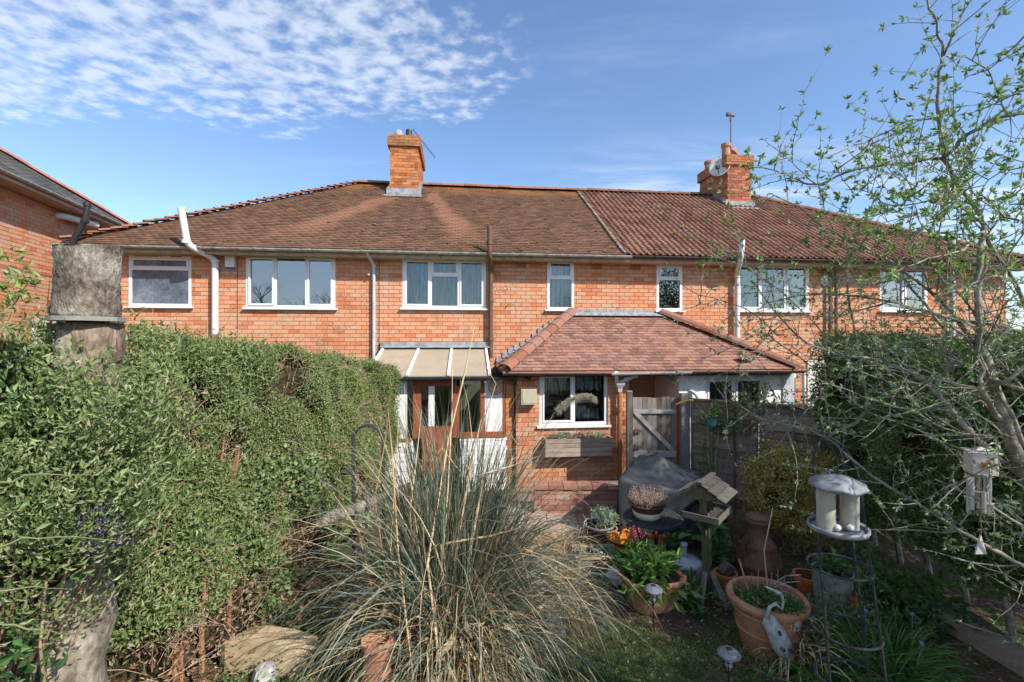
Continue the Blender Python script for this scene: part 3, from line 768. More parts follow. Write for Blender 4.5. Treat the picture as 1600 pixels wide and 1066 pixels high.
# chimneys
def chimney(house, label, s0, s1, t0, t1, zb, zt, mat, cap, seed, pots):
    hb = .30
    core = MB(); core.bx(s0+.008, s1-.008, t0+.008, t1-.008, zb-.6, zt-hb)
    core.bx(s0-.052, s1+.052, t0-.052, t1+.052, zt-hb, zt-.004)
    c = core.build('chimney', m_mortar2, house); c['label'] = label
    for (o, u, L_) in (((s0, t0), (1, 0), s1-s0), ((s1, t0), (0, 1), t1-t0), ((s0, t1), (0, -1), t1-t0)):
        bricks(c, mat, o, u, 0, L_, zb-.35 if u == (1, 0) else zb-.5, zt-hb, fr=H, nmax=(140 if u == (1, 0) else 80), seed=seed, C=.079, jit=.006, vis=lambda X, Y, p: True)
    e = .06
    for (o, u, L_) in (((s0-e, t0-e), (1, 0), s1-s0+2*e), ((s1+e, t0-e), (0, 1), t1-t0+2*e), ((s0-e, t1+e), (0, -1), t1-t0+2*e)):
        bricks(c, cap, o, u, 0, L_, zt-hb+.002, zt, fr=H, nmax=30, seed=seed+1, C=.0745, jit=.006)
    fl = MB()
    k = (ZR-EZ)/(TR+OH)
    zf = lambda t: EZ+k*(t+OH)
    fl.bx(s0-.09, s1+.09, t0-.05, t0-.01, zf(t0)-.05, zf(t0)+.12)
    for sx in (s0-.035, s1+.035):
        for i in range(5):
            ta = t0-.01+i*.16; tb_ = ta+.17
            if ta < TR: fl.bx(sx-.03, sx+.03, ta, tb_, zf(ta)-.05, zf(min(tb_, TR))+.07+.02*(i % 2))
    fl.bx(s0-.12, s1+.12, t0-.28, t0-.05, zf(t0)-.16, zf(t0)-.12)
    fl.build('lead_flashing', m_lead, c)
    for (s_, t_, r_, h_, kind) in pots:
        pm = MB()
        if kind == 'short': pm.lathe([(r_*1.0, 0), (r_*1.05, h_*.5), (r_*.8, h_*.9), (r_*.45, h_)], (s_, t_, zt), 14); mm = m_stone
        elif kind == 'black': pm.lathe([(r_*.7, 0), (r_*.7, h_*.45), (r_*1.05, h_*.5), (r_*1.05, h_)], (s_, t_, zt), 14); mm = m_black
        elif kind == 'cowl':
            pm.lathe([(r_*1.05, 0), (r_*.95, h_*.7), (r_*.95, h_)], (s_, t_, zt), 14, cap1=False); pm.lathe([(r_*.3, 0), (r_*1.35, -.0), (r_*1.1, .09), (r_*.2, .15)], (s_, t_, zt+h_), 14, R=Euler((.2, .55, 0)).to_matrix()); mm = m_terra
        else: pm.lathe([(r_*1.12, 0), (r_*.95, h_*.12), (r_*.88, h_*.72), (r_*1.08, h_*.76), (r_*1.08, h_), (r_*.8, h_), (r_*.8, h_*.8)], (s_, t_, zt), 16); mm = m_terra
        pm.build('chimney_pot', mm, c)
    return c
chA = chimney(houseA, 'plain orange brick stack left of the roof join', -2.68-.37+.01, -2.68+.40, 2.98, 4.75, 6.85, 8.40, m_chim, m_brick_cap, 21, [(-2.84, 3.2, .11, .24, 'short'), (-2.58, 3.45, .085, .36, 'black')])
sC0 = H.px(1136.8, 300, 2.9)[0]; sC1 = H.px(1173.4, 300, 2.9)[0]
chB = chimney(houseB, 'stack with mossy cap, dish and clay pots', sC0, sC1, 2.9, 4.5, 6.83, 8.26, m_chimR, m_brick_cap, 31, [(sC0+.10, 3.15, .13, .42, 'tall'), (sC0+.42, 3.35, .13, .26, 'cowl'), (sC0+.18, 4.25, .14, .32, 'tall')])
# tv aerials and dish (things fixed to the houses)
def aerial(name, label, s_, t_, z0, z1, boom, els, tilt, azim, mast_r=.014):
    r = root(name, label, 'aerial', (s_, t_, z0), H)
    MB().tube([(s_, t_, z0), (s_, t_, z1)], mast_r, 8).build('mast', m_galv, r)
    bd = Vector((math.cos(azim)*math.cos(tilt), math.sin(azim)*math.cos(tilt), math.sin(tilt))); c = Vector((s_, t_, z1-.03))
    a, b = c-bd*boom*.25, c+bd*boom*.75
    MB().tube([a, b], .012, 6).build('boom', m_black, r)
    ev = bd.cross(Vector((0, 0, 1))).normalized(); up = ev.cross(bd)
    mb = MB()
    for i in range(els):
        p = a+(b-a)*(i/(els-1)); l_ = .13
        for ev2 in (ev+up*.4, ev-up*.4):
            mb.tube([p-ev2.normalized()*l_, p+ev2.normalized()*l_], .005, 4)
    mb.build('elements', m_galv, r)
    return r
q = H.pxv(651, 300, 4.3)
sa = q.x+.02
ae = aerial('tv_aerial', 'slanted television aerial on the plain orange brick chimney', sa+.04, 4.3, 6.9, H.px(651, 212, 4.3)[1], 1.0, 11, -.85, .25)
q = H.pxv(1133, 240, 3.4)
r_ = root('tv_aerial', 'tall thin mast aerial above the mossy chimney pots', 'aerial', (q.x, 3.1, 7.6), H)
zt_ = H.px(1133, 178, 3.1)[1]
MB().tube([(q.x, 3.1, 7.6), (q.x, 3.1, zt_)], .016, 8).build('mast', m_iron, r_)
mb = MB(); mb.tube([(q.x-.12, 3.1, zt_-.02), (q.x+.16, 3.2, zt_+.0)], .035, 8); mb.bx(q.x-.13, q.x-.05, 3.05, 3.15, zt_-.06, zt_+.03); mb.tube([(q.x-.02, 3.1, zt_-.05), (q.x-.1, 3.0, zt_-.28)], .012, 6); mb.build('antenna_head', m_iron, r_)
q = H.pxv(1122, 265, 3.25)
r_ = root('satellite_dish', 'grey satellite dish fixed beside the mossy chimney', 'satellite dish', (q.x+.1, 3.2, q.z), H)
Rd = quat_to((-.75, -.85, .25))
mb = MB(); mb.lathe([(.02, .0), (.12, .012), (.22, .045), (.30, .085), (.305, .09), (.30, .10), (.22, .06), (.12, .027), (.02, .015)], (q.x, 3.15, q.z), 22, R=Rd @ Matrix.Scale(1, 3)); mb.build('dish', simple('dish_grey', (.50, .52, .53), .5, .4, var=.08), r_, smooth=True)
mb = MB(); mb.tube([Vector((q.x, 3.15, q.z))-Vector((0, 0, .25)), Vector((q.x-.25, 2.85, q.z-.12))], .012, 6); mb.bx(q.x-.29, q.x-.2, 2.8, 2.9, q.z-.14, q.z-.05); mb.tube([(q.x+.02, 3.17, q.z), (sC0, 3.2, q.z-.05)], .02, 6); mb.build('feed_arm', m_metal_d, r_)

# pipes on the main wall (parts of the houses)
P = H.pxv
pA = [P(283, 325, -.50), P(293, 383, -.50), P(336, 404, -.10), P(336, 524, -.10)]
pipe(houseA, 'soil_pipe', m_pipe_w, pA, .062, [(P(291, 378, -.5), (0.1, 0, 1)), (P(336, 408, -.1), (0, 0, 1))], 'white soil vent pipe with a double bend')
pipe(houseA, 'pipe_foot', m_iron, [P(336, 523, -.10), P(336, 575, -.10)], .068, [(P(336, 525, -.1), (0, 0, 1)), (P(336, 550, -.1), (0, 0, 1))])
pipe(houseA, 'waste_pipe', m_iron, [P(314, 528, -.02), P(318, 530, -.12), P(336, 541, -.12)], .05)
pipe(houseA, 'vent_pipe', m_black, [P(111, 392, -.40), P(113, 378, -.42), P(134, 343, -.42), P(137, 316, -.42)], .05, [(P(133, 345, -.42), (.5, 0, 1)), (P(136.5, 320, -.42), (0, 0, 1))])
pipe(houseA, 'rainwater_pipe', m_grey_pl, [P(573, 391, -.39), P(574, 398, -.36), P(584, 413, -.07), P(584, 600, -.07)], .034, [(P(584, 415, -.07), (0, 0, 1))], 'pale grey rainwater downpipe')
pipe(houseA, 'soil_pipe', m_iron, [P(765, 353, -.46), P(765, 399, -.46), P(767, 420, -.10), P(767, 560, -.10)], .05, [(P(765, 380, -.46), (0, 0, 1)), (P(767, 422, -.1), (0, 0, 1)), (P(767, 470, -.1), (0, 0, 1)), (P(767, 530, -.1), (0, 0, 1))], 'brown iron soil pipe')
pipe(houseB, 'soil_pipe', m_pipe_w, [P(1160, 375, -.5), P(1158, 400, -.5), P(1152, 428, -.1), P(1152, 528, -.1)], .055, [(P(1152, 432, -.1), (0, 0, 1))], 'white soil pipe behind the tree')
for x_ in (1297, 1306.5): pipe(houseB, 'rainwater_pipe', m_iron, [P(x_, 406, -.38), P(x_, 414, -.3), P(x_, 426, -.08), P(x_, 600, -.08)], .036)
pipe(houseB, 'soil_pipe', m_grey_pl, [P(1488, 372, -.5), P(1488, 408, -.5), P(1488, 425, -.1), P(1488, 600, -.1)], .055)
mb = MB(); a = P(1290, 438, -.02); mb.lathe([(.02, 0), (.13, .0), (.135, .03), (.10, .05), (.02, .06)], (a.x, -.005, a.z), 20, R=quat_to((0, -1, 0))); mb.build('vent_plate', m_pipe_w, houseB)
a = wrect(355, 369, 399, 420); mb = MB(); mb.bx(a[0], a[1], -.09, -.003, a[2]+.02, a[3]); mb.build('alarm_box', m_white, houseA)
mb = MB(); mb.bx(a[0]+.004, a[1]-.004, -.087, -.006, a[2], a[2]+.018); mb.build('alarm_box_strip', simple('blue_plastic', (.04, .08, .4), .5), houseA)
mb = MB(); a = P(350, 535, -.05); mb.bx(a.x-.07, a.x+.09, -.16, -.003, a.z-.03, a.z+.03); mb.bx(a.x+.0, a.x+.1, -.2, -.165, a.z-.05, a.z+.02); mb.build('wall_lamp', m_metal_d, houseA)
mb = MB(); a = P(118, 402, 0); mb.tube([P(89, 397, -.1), P(112, 400, -.0)], .025, 6); mb.build('bracket', m_metal_d, houseA)
# cables down the wall
for x_, y0, y1 in ((592.5, 405, 566), (371, 405, 545)):
    mb = MB(); mb.tube([P(x_, y0, -.012), P(x_+.3, (y0+y1)/2, -.012), P(x_, y1, -.012)], .006, 5); mb.build('cable', m_iron, houseA)
mb = MB(); mb.tube([P(578, 429, -.01), P(576, 429, -.12)], .02, 6); mb.tube([P(589, 428, -.01), P(589.5, 428.5, -.05)], .016, 6); mb.build('pipe_bracket', m_white, houseA)
mb = MB(); p_ = P(792, 478, -.01); mb.tube([p_+Vector((-.04, 0, -.04)), p_+Vector((.05, -.03, .04))], .006, 5); mb.build('wall_hook', m_iron, houseA)
# blinds and sill clutter behind the bare windows
def in_win(w_, d=.20): return w_
mb = MB()
w_ = W1
for k in range(9):
    c = w_[0]+.12+(w_[1]-w_[0]-.3)*k/8; mb.lathe([(.03, 0), (.05, .05), (.04, .12), (.02, .15)], (c, .15, w_[2]+.06), 8)
mb.build('windowsill_jars', m_white, houseA)
mb = MB(); mb.bx(W1[0]+.03, W1[1]-.03, .11, .12, W1[2]+.06, W1[3]-.05); mb.build('roller_blind', simple('grey_blind', (.20, .235, .28), .8, var=.25, nscale=3), houseA)
mb = MB()
for s_, h_ in ((W2[0]+.1, .12), (W2[0]+.2, .18), (W2[0]+.95, .14), (W2[0]+1.3, .07), (W2[0]+1.36, .1)): mb.lathe([(.035, 0), (.05, h_*.4), (.02, h_)], (s_, .14, W2[2]+.06), 8)
mb.build('windowsill_ornaments', m_tan, houseA)
mb = MB()
for s_, h_ in ((W5[0]+.18, .13), (W5[0]+.1, .2)): mb.lathe([(.05, 0), (.04, h_*.6), (.025, h_)], (s_, .14, W5[2]+.06), 8)
mb.build('windowsill_ornaments', m_white, houseB)

# ------------------------------------------------------------------ single-storey extension
ET = -1.62; EO = -1.85; EXZ0 = 2.235; EXZ1 = 3.37
ex = root('kitchen_extension', 'single-storey brick kitchen extension with pink clay tiled hipped roof', 'extension', (2.5, ET, 0), H)
xL = H.px(806, 600, ET)[0]; xK = H.px(983, 600, ET)[0]; xW = H.px(1061, 600, -.75)[0]; xR = H.px(1243, 600, ET)[0]
KW = wrect(843, 950, 582.5, 665, ET)
KW = (KW[0], KW[1], KW[2], KW[3])
wk = wall_slab(ex, 'wall', m_mortar, (0, ET), UX, xL, xK, 0, 2.19, [KW])
bricks(wk, m_brick, (0, ET), UX, xL+.002, xK-.002, .0, 2.16, [KW], fr=H, nmax=300, seed=41, jit=.003, vis=lambda X, Y, p: p[2] > .4)
side = wall_slab(ex, 'passage_wall', m_mortar, (xK, ET), (0, 1), .22, 1.62, 0, 2.19, [])
bricks(side, m_brick2, (xK, ET), (0, 1), 0.0, 1.62, 0, 2.16, fr=H, nmax=20, seed=42)
bk = wall_slab(ex, 'passage_end_wall', m_mortar, (0, -.45), UX, xK, xW+1.0, 0, 3.0, [], thick=.1)
bricks(bk, m_brick, (0, -.45), UX, xK+.01, xW+.9, 1.0, 2.7, fr=H, nmax=200, seed=43)
# left return wall of the kitchen
lw = wall_slab(ex, 'return_wall', m_mortar, (xL, 0), (0, -1), .0, 1.62-.22, 0, 2.19, [])
bricks(lw, m_brick2, (xL, 0), (0, -1), 0, 1.62, 0, 2.16, fr=H, nmax=60, seed=44)
rw0 = H.px(1061, 600, ET)[0]
RW = wrect(1102, 1196, 588, 650, ET); RW = (RW[0], RW[1], 1.05, RW[3])
RD = wrect(1200, 1222, 590, 650, ET)
wall_slab(ex, 'rendered_wall', m_render_w, (0, ET), UX, rw0, xR, 0, 2.19, [RW], face=0)
mb = MB(); mb.bx(rw0, rw0+.2, ET+.22, -.5, 0, 2.19); mb.build('rendered_side_wall', m_render_w, ex)
mb = MB(); mb.bx(xR-.2, xR, ET+.22, -.02, 0, 2.19); mb.build('rendered_side_wall', m_render_w, ex)
window(ex, (0, ET), UX, *KW, [(.5, None, 'c'), (.5, None, 'f')], cur=None, setback=.03, seed=50, fw=.06, room_d=1.2)
window(ex, (0, ET), UX, *RW, [(.5, None, 'c'), (.5, None, 'c')], seed=51, setback=.03, fw=.06)
curtain(ex, (0, ET), UX, KW[0]+.08, KW[0]+.62, KW[3]-.37, KW[3]-.06, .16, zig=4, name='lace_curtain', seed=3, waves=5, amp=.012)
curtain(ex, (0, ET), UX, KW[0]+.66, KW[1]-.08, KW[3]-.37, KW[3]-.06, .16, zig=4, name='lace_curtain', seed=4, waves=5, amp=.012)
mb = MB()
for k in range(9):
    s_ = KW[0]+.7+.06*k; mb.lathe([(.02+.01*(k % 3), 0), (.03, .05+.03*(k % 2)), (.015, .1+.05*(k % 3))], (s_, ET+.3, KW[2]+.07), 8)
mb.bx(KW[0]+.66, KW[1]-.1, ET+.5, ET+.52, KW[2]+.35, KW[2]+.37); mb.bx(KW[0]+.8, KW[0]+1.0, ET+.5, ET+.6, KW[2]+.1, KW[2]+.3); mb.build('kitchen_clutter', m_galv, ex)
mb = MB(); mb.bx(H.px(1262, 600, -.03)[0], H.px(1330, 600, -.03)[0], -.035, -.006, 0, 2.30); mb.build('cream_render_panel', m_render, ex)
# dirty grey panel and cill on the rendered part
mb = MB(); a = wrect(1222, 1241, 582, 655, ET); mb.bx(a[0], a[1]-.02, ET-.03, ET-.003, 1.0, 2.17); mb.build('side_panel', m_grey_pl, ex)
# sloping roofs
kx = .02
eaL = H.px(786, 575, EO)[0]; eaR = H.px(1252, 575, EO)[0]
tpL = H.px(893, 490, 0)[0]; tpR = H.px(1033, 491, 0)[0]
sv = Vector((0, -EO, EXZ1-EXZ0)); SVL = sv.length; svn = sv.normalized()
mb = MB()
mb.prism([(eaL, EO, EXZ0-.03), (eaR, EO, EXZ0-.03), (tpR, -.002, EXZ1-.03), (tpL, -.002, EXZ1-.03)], (0, 0, -.04))
mb.prism([(eaL, EO, EXZ0-.03), (tpL, -.002, EXZ1-.03), (eaL, -.002, EXZ0-.03)], (0, 0, -.04))
mb.prism([(eaR, EO, EXZ0-.03), (eaR, -.002, EXZ0-.03), (tpR, -.002, EXZ1-.03)], (0, 0, -.04))
exr = mb.build('roof', m_tile_ext, ex)
un3 = plain_unit(tw, gg*1.5, th); me_e = mesh_of('roof_tile', *un3, m_tile_ext)
tiles(exr, m_tile_ext, (0, EO, EXZ0-.03), (1, 0, 0), svn, lambda b: None if b > SVL-.03 else (eaL+(tpL-eaL)*b/SVL+.05, eaR+(tpR-eaR)*b/SVL-.05), gg, tw, th, me_e, un3, fr=H, seed=61, jit=1.2)
for nm, xe, xt, sg in (('l', eaL, tpL, 1), ('r', eaR, tpR, -1)):
    hd = Vector((xt-xe, 0, EXZ1-EXZ0)); hl = hd.length
    if sg == 1: tiles(exr, m_tile_ext, (xe, 0, EXZ0-.03), (0, -1, 0), hd.normalized(), lambda b: None if b > hl else (.02, -EO*(1-b/hl)-.02), gg, tw, th, me_e, un3, nmax=0, fr=H, seed=62, stuffname='hip_slope_tiling')
    else: tiles(exr, m_tile_ext, (xe, 0, EXZ0-.03), (0, 1, 0), hd.normalized(), lambda b: None if b > hl else (EO*(1-b/hl)+.02, -.02), gg, tw, th, me_e, un3, nmax=0, fr=H, seed=63, stuffname='hip_slope_tiling')
ridge_run(exr, m_hip, (eaL+.02, EO+.02, EXZ0+.04), (tpL, -.04, EXZ1+.05), 9, .14, name='hip_tile', overlap=1.02)
ridge_run(exr, m_hip, (eaR-.02, EO+.02, EXZ0+.04), (tpR, -.04, EXZ1+.05), 9, .14, name='hip_tile', overlap=1.02)
# lead flashing along the top and stepped flashing at the left
mb = MB(); n = 14
for i in range(n):
    a = tpL-.02+(tpR-tpL+.04)*i/n; b = tpL-.02+(tpR-tpL+.04)*(i+1)/n
    mb.bx(a, b-.004, -.035-random.uniform(0, .01), -.006, EXZ1-.02, EXZ1+.075+random.uniform(-.01, .01)); mb.add([(a, -.20, EXZ1-.065), (b-.004, -.20, EXZ1-.065), (b-.004, -.03, EXZ1+.02), (a, -.03, EXZ1+.02)], [(0, 1, 2, 3)])
k3 = (EXZ1-EXZ0)/(tpL-eaL)
for i in range(13):
    a = eaL+.02+(tpL-eaL)*i/13; z = EXZ0+k3*(a-eaL); mb.bx(a, a+.135, -.03, -.005, z-.03, z+.15+.03*math.sin(i)); mb.box((a+.06, -.045, z+.09), (.13, .02, .05), Euler((0, -.5, 0)).to_matrix())
mb.build('lead_flashing', m_lead, ex)
# tile broken and slipped near right, a few darker slips
for (px_, py_) in ((1176, 567), (1166, 568)):
    v = H.pxv(px_, py_, -1.75); M = Matrix.Translation((v.x, -1.72, v.z+.05)) @ Euler((.5, .3, .6)).to_matrix().to_4x4(); place(me_e, 'slipped_tile', M, exr)
# fascia and gutters of the extension
mb = MB(); mb.bx(eaL+.1, eaR-.1, ET-.03, ET-.005, EXZ0-.14, EXZ0-.045); mb.build('fascia', m_black, ex)
gsp = H.px(962, 578, EO)[0]; gsp2 = H.px(1078, 578, EO)[0]
gutter(ex, m_black, (eaL, EO-.03, EXZ0-.05), (gsp, EO-.03, EXZ0-.065), .055, brk=.45, name='gutter')
gutter(ex, simple('pale_gutter', (.50, .51, .50), .5, .3), (gsp-.1, EO-.035, EXZ0-.06), (gsp2, EO-.035, EXZ0-.04), .06, brk=1.2)
gutter(ex, m_black, (gsp2, EO-.03, EXZ0-.045), (eaR+.02, EO-.03, EXZ0-.045), .055, brk=.9)
E = lambda x, y, d=.09: H.pxv(x, y, ET-d)
pipe(ex, 'rainwater_pipe', m_rust, [E(968, 612), E(968, 640), E(968, 800)], .045, [(E(968, 640), (0, 0, 1)), (E(968, 700), (0, 0, 1))], 'rusty orange iron downpipe')
mb = MB(); c = E(968, 603); mb.lathe([(.05, -.11), (.06, -.05), (.11, .03), (.11, .07), (.09, .07), (.05, 0)], tuple(c), 4, R=Matrix.Rotation(math.pi/4, 3, 'Z')); mb.build('hopper', m_grey_pl, ex)
pipe(ex, 'gutter_outlet', m_pipe_w, [H.pxv(963, 582, EO-.03), H.pxv(964, 597, ET-.12)], .035)
pipe(ex, 'waste_pipe', m_pipe_w, [E(968, 598, .12), E(978, 593, .12), E(996, 587, .12)], .034, [(E(978, 593, .12), (1, 0, .3))])
pipe(ex, 'overflow_pipe', m_grey_pl, [H.pxv(1018, 578, -1.2), H.pxv(1052, 599, -1.4), H.pxv(1090, 616, ET-.1), H.pxv(1092, 640, ET-.1)], .035, [(H.pxv(1056, 601, -1.42), (1, 0, -.5))])
pipe(ex, 'rainwater_pipe', m_white, [E(1256, 583, .1), E(1257, 700, .1)], .035)
mb = MB(); a = wrect(813, 837, 607, 631, ET); mb.bx(a[0], a[1], ET-.14, ET-.003, a[2], a[3]); mb.bx(a[0]+.02, a[1]-.02, ET-.148, ET-.14, a[2]+.02, a[3]-.02); mb.build('meter_box', simple('beige_plastic', (.40, .37, .26), .6, .3, var=.06), ex)
mb = MB(); c = E(823, 590, .1); mb.lathe([(.01, -.02), (.035, 0), (.035, .03), (.02, .05)], tuple(c), 12, R=quat_to((.3, -1, -.2))); mb.tube([c, (c.x-.05, ET, c.z-.03)], .012, 6); mb.tube([c+Vector((.05, 0, .01)), c+Vector((.05, -.02, -.05))], .022, 8); mb.build('security_light', m_black, ex)
# window box
r_ = root('window_box', 'pale boarded window box with trailing plants under the kitchen window', 'planter', (KW[0]+.6, ET, .6), H)
a = wrect(853, 955, 685, 713, ET-.2)
mb = MB(); mb.bx(a[0], a[1], ET-.19, ET-.02, a[2], a[3]-.03); mb.build('box_back', m_dirt, r_)
for k in range(4):
    z0_ = a[2]+(a[3]-a[2])*k/4; z1_ = a[2]+(a[3]-a[2])*(k+1)/4-.006
    mb = MB(); mb.bx(a[0]-.01, a[1]+.01, ET-.215, ET-.195, z0_, z1_); mb.build('board', m_boxwood, r_)
mb = MB(); mb.bx(a[0]-.02, a[0], ET-.194, ET-.01, a[2], a[3]); mb.bx(a[1], a[1]+.02, ET-.194, ET-.01, a[2], a[3]); mb.build('end_board', m_boxwood, r_)
box_rect = (a[0], a[1], ET-.1, a[3])

# ------------------------------------------------------------------ lean-to conservatory
co = root('lean_to_conservatory', 'glazed lean-to with tan sheet roof, white glazing bars and red timber door', 'conservatory', (-1.2, -1.5, 0), H)
CT = -1.55; CO = -1.68
ca = H.px(598, 540, 0)[0]; cb = H.px(765, 540, 0)[0]
cz1 = 2.60; cz0 = 2.135
ea = H.px(572, 586, CO)[0]; eb = H.px(768, 586, CO)[0]
tops = [H.px(x, 545, 0)[0] for x in (600, 655, 706, 759)]; bots = [H.px(x, 586, CO)[0] for x in (571, 636, 700.5, 765)]
for i in range(3):
    mb = MB(); mb.prism([(bots[i], CO, cz0), (bots[i+1], CO, cz0), (tops[i+1], -.01, cz1), (tops[i], -.01, cz1)], (0, 0, -.016)); mb.build('roof_sheet', m_tan, co)
for i in range(4):
    mb = MB(); mb.bar((bots[i], CO-.02, cz0+.012), (tops[i], -.03, cz1+.012), .05, .035); mb.build('glazing_bar', m_upvc, co)
mb = MB(); mb.bx(ca-.04, cb, -.07, -.006, cz1+.0, cz1+.13); mb.box(((ca+cb)/2, -.10, cz1+.03), (cb-ca+.06, .10, .015), Euler((.3, 0, 0)).to_matrix()); mb.build('flashing', m_lead, co)
mb = MB(); mb.bx(ea, eb+.02, CO-.01, CO+.03, cz0-.09, cz0-.02); mb.build('eaves_beam', m_black, co)
gutter(co, m_black, (ea-.1, CO-.06, cz0-.03), (H.px(810, 590, CO)[0], CO-.06, cz0-.03), .055, brk=.7)
pipe(co, 'rainwater_pipe', m_black, [H.pxv(802, 592, CO-.06), H.pxv(806, 600, CT-.02), H.pxv(806, 760, CT-.02)], .036)
cz = lambda y, d=0: H.px(700, y, CT+d)[1]
X_ = lambda x, d=0: H.px(x, 640, CT+d)[0]
def cpart(nm, x0, x1, y0, y1, mat, d0=0, d1=.06):
    mb = MB(); mb.bx(X_(x0), X_(x1), CT+d0, CT+d1, cz(y1), cz(y0)); return mb.build(nm, mat, co)
cpart('corner_post', 613, 636, 594, 684, m_white)
cpart('corner_panel', 575, 612.8, 594, 684, m_white, .002, .058)
cpart('door_post', 645.5, 658, 600, 684, m_redwood, -.01, .06)
cpart('door_head', 646, 714, 595.5, 603, m_redwood, -.012, .058)
cpart('door_post', 706.5, 718, 603.2, 684, m_redwood, -.008, .06)
cpart('door_leaf', 659, 706, 666, 740, m_redwood, .01, .05)
cpart('mullion', 669.5, 679, 603.5, 665.8, m_upvc, .01, .055)
cpart('side_post', 751, 757, 594, 684, m_redwood, 0, .06)
cpart('white_panel', 757.4, 785, 594, 676, m_white, .002, .05)
cpart('side_post', 785.4, 789.5, 594, 684, m_redwood, 0, .06)
cpart('cill', 718.2, 790, 676.4, 684.5, m_redwood, -.02, .06)
cpart('cill', 613, 645, 684.2, 687, m_redwood, -.025, .055)
cpart('blind_head', 719, 750, 594, 601, m_white, .002, .05)
for (x0, x1, y0, y1) in ((636.5, 645, 594, 684), (658.5, 669, 603.5, 665.5), (679.5, 706, 603.5, 665.5), (718.5, 750.5, 601.3, 676)):
    cpart('pane', x0, x1, y0, y1, m_glass, .02, .028)
def cblock(x0, x1, y0, y1, sd_):
    w2 = wall_slab(co, 'dwarf_wall', m_white, (0, CT), UX, X_(x0), X_(x1), 0, cz(y0), [], thick=.1, face=-.01)
    bricks(w2, m_brick_white, (0, CT), UX, X_(x0), X_(x1), 0, cz(y0), fr=H, nmax=60, seed=sd_, jit=.003)
cblock(575, 645, 687.5, 800, 71); cblock(718.5, 792, 685, 800, 72)
pr = wall_slab(co, 'brick_pier', m_mortar, (0, CT), UX, X_(790), X_(803), 0, 2.04, [], thick=.2)
bricks(pr, m_brick2, (0, CT), UX, X_(790)+.002, X_(803)-.002, 0, 2.04, fr=H, nmax=20, seed=73)
# inside of the lean-to: back wall (brick), side, floor items
mb = MB(); mb.bx(X_(575), X_(576), CT+.07, -.01, 0, 2.1); mb.build('end_glazing', m_glass, co)
mb = MB(); mb.bx(X_(640), X_(700), CT+.5, CT+1.0, .5, .56)
for k in range(6): mb.lathe([(.05, 0), (.07, .12), (.03, .2+.05*(k % 3))], (X_(650+8*k), CT+.7, .56), 8)
mb.build('bench_with_jars', m_iron, co)
mb = MB(); mb.bx(X_(576), X_(790), -.6, -.55, 0, 2.1); mb.build('inner_wall', simple('dark_olive_wall', (.10, .10, .06), .9), co)  # inner wall in a dark olive colour
# log slice hung on the white panel
c = H.pxv(775, 605, CT-.06)
r_ = root('log_slice', 'round slice of log hung on the white panel of the lean-to', 'log slice', tuple(c), H)
mb = MB(); mb.lathe([(.02, 0), (.06, .006), (.10, .0), (.122, -.004)], tuple(c), 20, R=quat_to((0, -1, 0)), cap0=False, cap1=False); mb.build('wood_face', m_palewood, r_)
mb = MB(); mb.lathe([(.122, -.004), (.135, -.006), (.138, -.055), (.1, -.055)], tuple(c), 20, R=quat_to((0, -1, 0)), cap0=False, jit=.02); mb.build('bark_rim', m_bark_log, r_)
# ------------------------------------------------------------------ neighbouring building at the left
NB = Frame((-10.0, 9.0, 0), math.atan2(.96, -.28))
nb = root('brick_building', 'deep orange brick building with dark slate roof at the left edge', 'building', (0, 0, 0), NB)
NE = 5.94
nE = 4.7
wn = wall_slab(nb, 'wall', m_mortar2, (0, 0), UX, -5.5, nE-.35, 0, NE-.15, [])
bricks(wn, m_brick, (0, 0), UX, -5.5, nE-.35, 1.8, NE-.15, [(-4.5, nE-.35, 4.19, 4.29)], fr=NB, nmax=300, seed=81)
bricks(wn, m_brick_cap, (0, .0), UX, -4.5, nE-.35, 4.20, 4.28, fr=NB, nmax=30, seed=82, jit=.004)
mb = MB(); mb.bx(-5.5, nE+.02, -.40, -.36, NE-.16, NE-.03); mb.bx(-5.5, nE+.0, -.355, 0, NE-.16, NE-.14); mb.build('fascia', m_soffit, nb)
gutter(nb, m_gutter, (-5.5, -.45, NE-.04), (nE+.05, -.45, NE-.04), .06)
# roof: long slope and hip end
pk = .68; q = 4.6
mb = MB(); mb.prism([(-5.5, -.4, NE-.03), (nE, -.4, NE-.03), (nE-q, -.4+q, NE+pk*q), (-5.5, -.4+q, NE+pk*q)], (0, 0, -.05))
mb.prism([(nE, -.4, NE-.03), (nE, -.4+2*q, NE-.03), (nE-q, -.4+q, NE+pk*q)], (0, 0, -.05)); nr = mb.build('roof', m_slate, nb)
sv2 = Vector((0, q, pk*q)); l2 = sv2.length
un4 = plain_unit(.25, .32, .01); me_s = mesh_of('roof_slate', *un4, m_slate)
tiles(nr, m_slate, (0, -.4, NE-.02), (1, 0, 0), sv2.normalized(), lambda b: None if b > l2-.1 else (-5.5, nE-q*b/l2-.05), .2, .25, .01, me_s, un4, nmax=100, fr=NB, seed=83, name='roof_slate', stuffname='slate_roofing')
ridge_run(nr, simple('red_hip', (.34, .12, .08), .8), (nE, -.4, NE+.03), (nE-q, -.4+q, NE+pk*q+.03), 16, .11, name='hip_tile')
c = NB.local(at(86, 338, 9.9)); 
d_ = NB.px(100, 338, -.12)
pipe(nb, 'flue_pipe', m_pipe_w, [(d_[0], .0, d_[1]), (d_[0], -.12, d_[1]), (d_[0]+.9, -.30, d_[1]+.02)], .075)
mb = MB(); d_ = NB.px(70, 500, 0); mb.bx(d_[0]-.4, d_[0]+1.1, -.03, -.003, d_[1]-.6, d_[1]+.02); mb.build('white_window', m_upvc, nb)
mb = MB()
for k in range(5): a = d_[0]-.3+.28*k; mb.bx(a, a+.2, -.045, -.03, d_[1]-.5, d_[1]-.05)
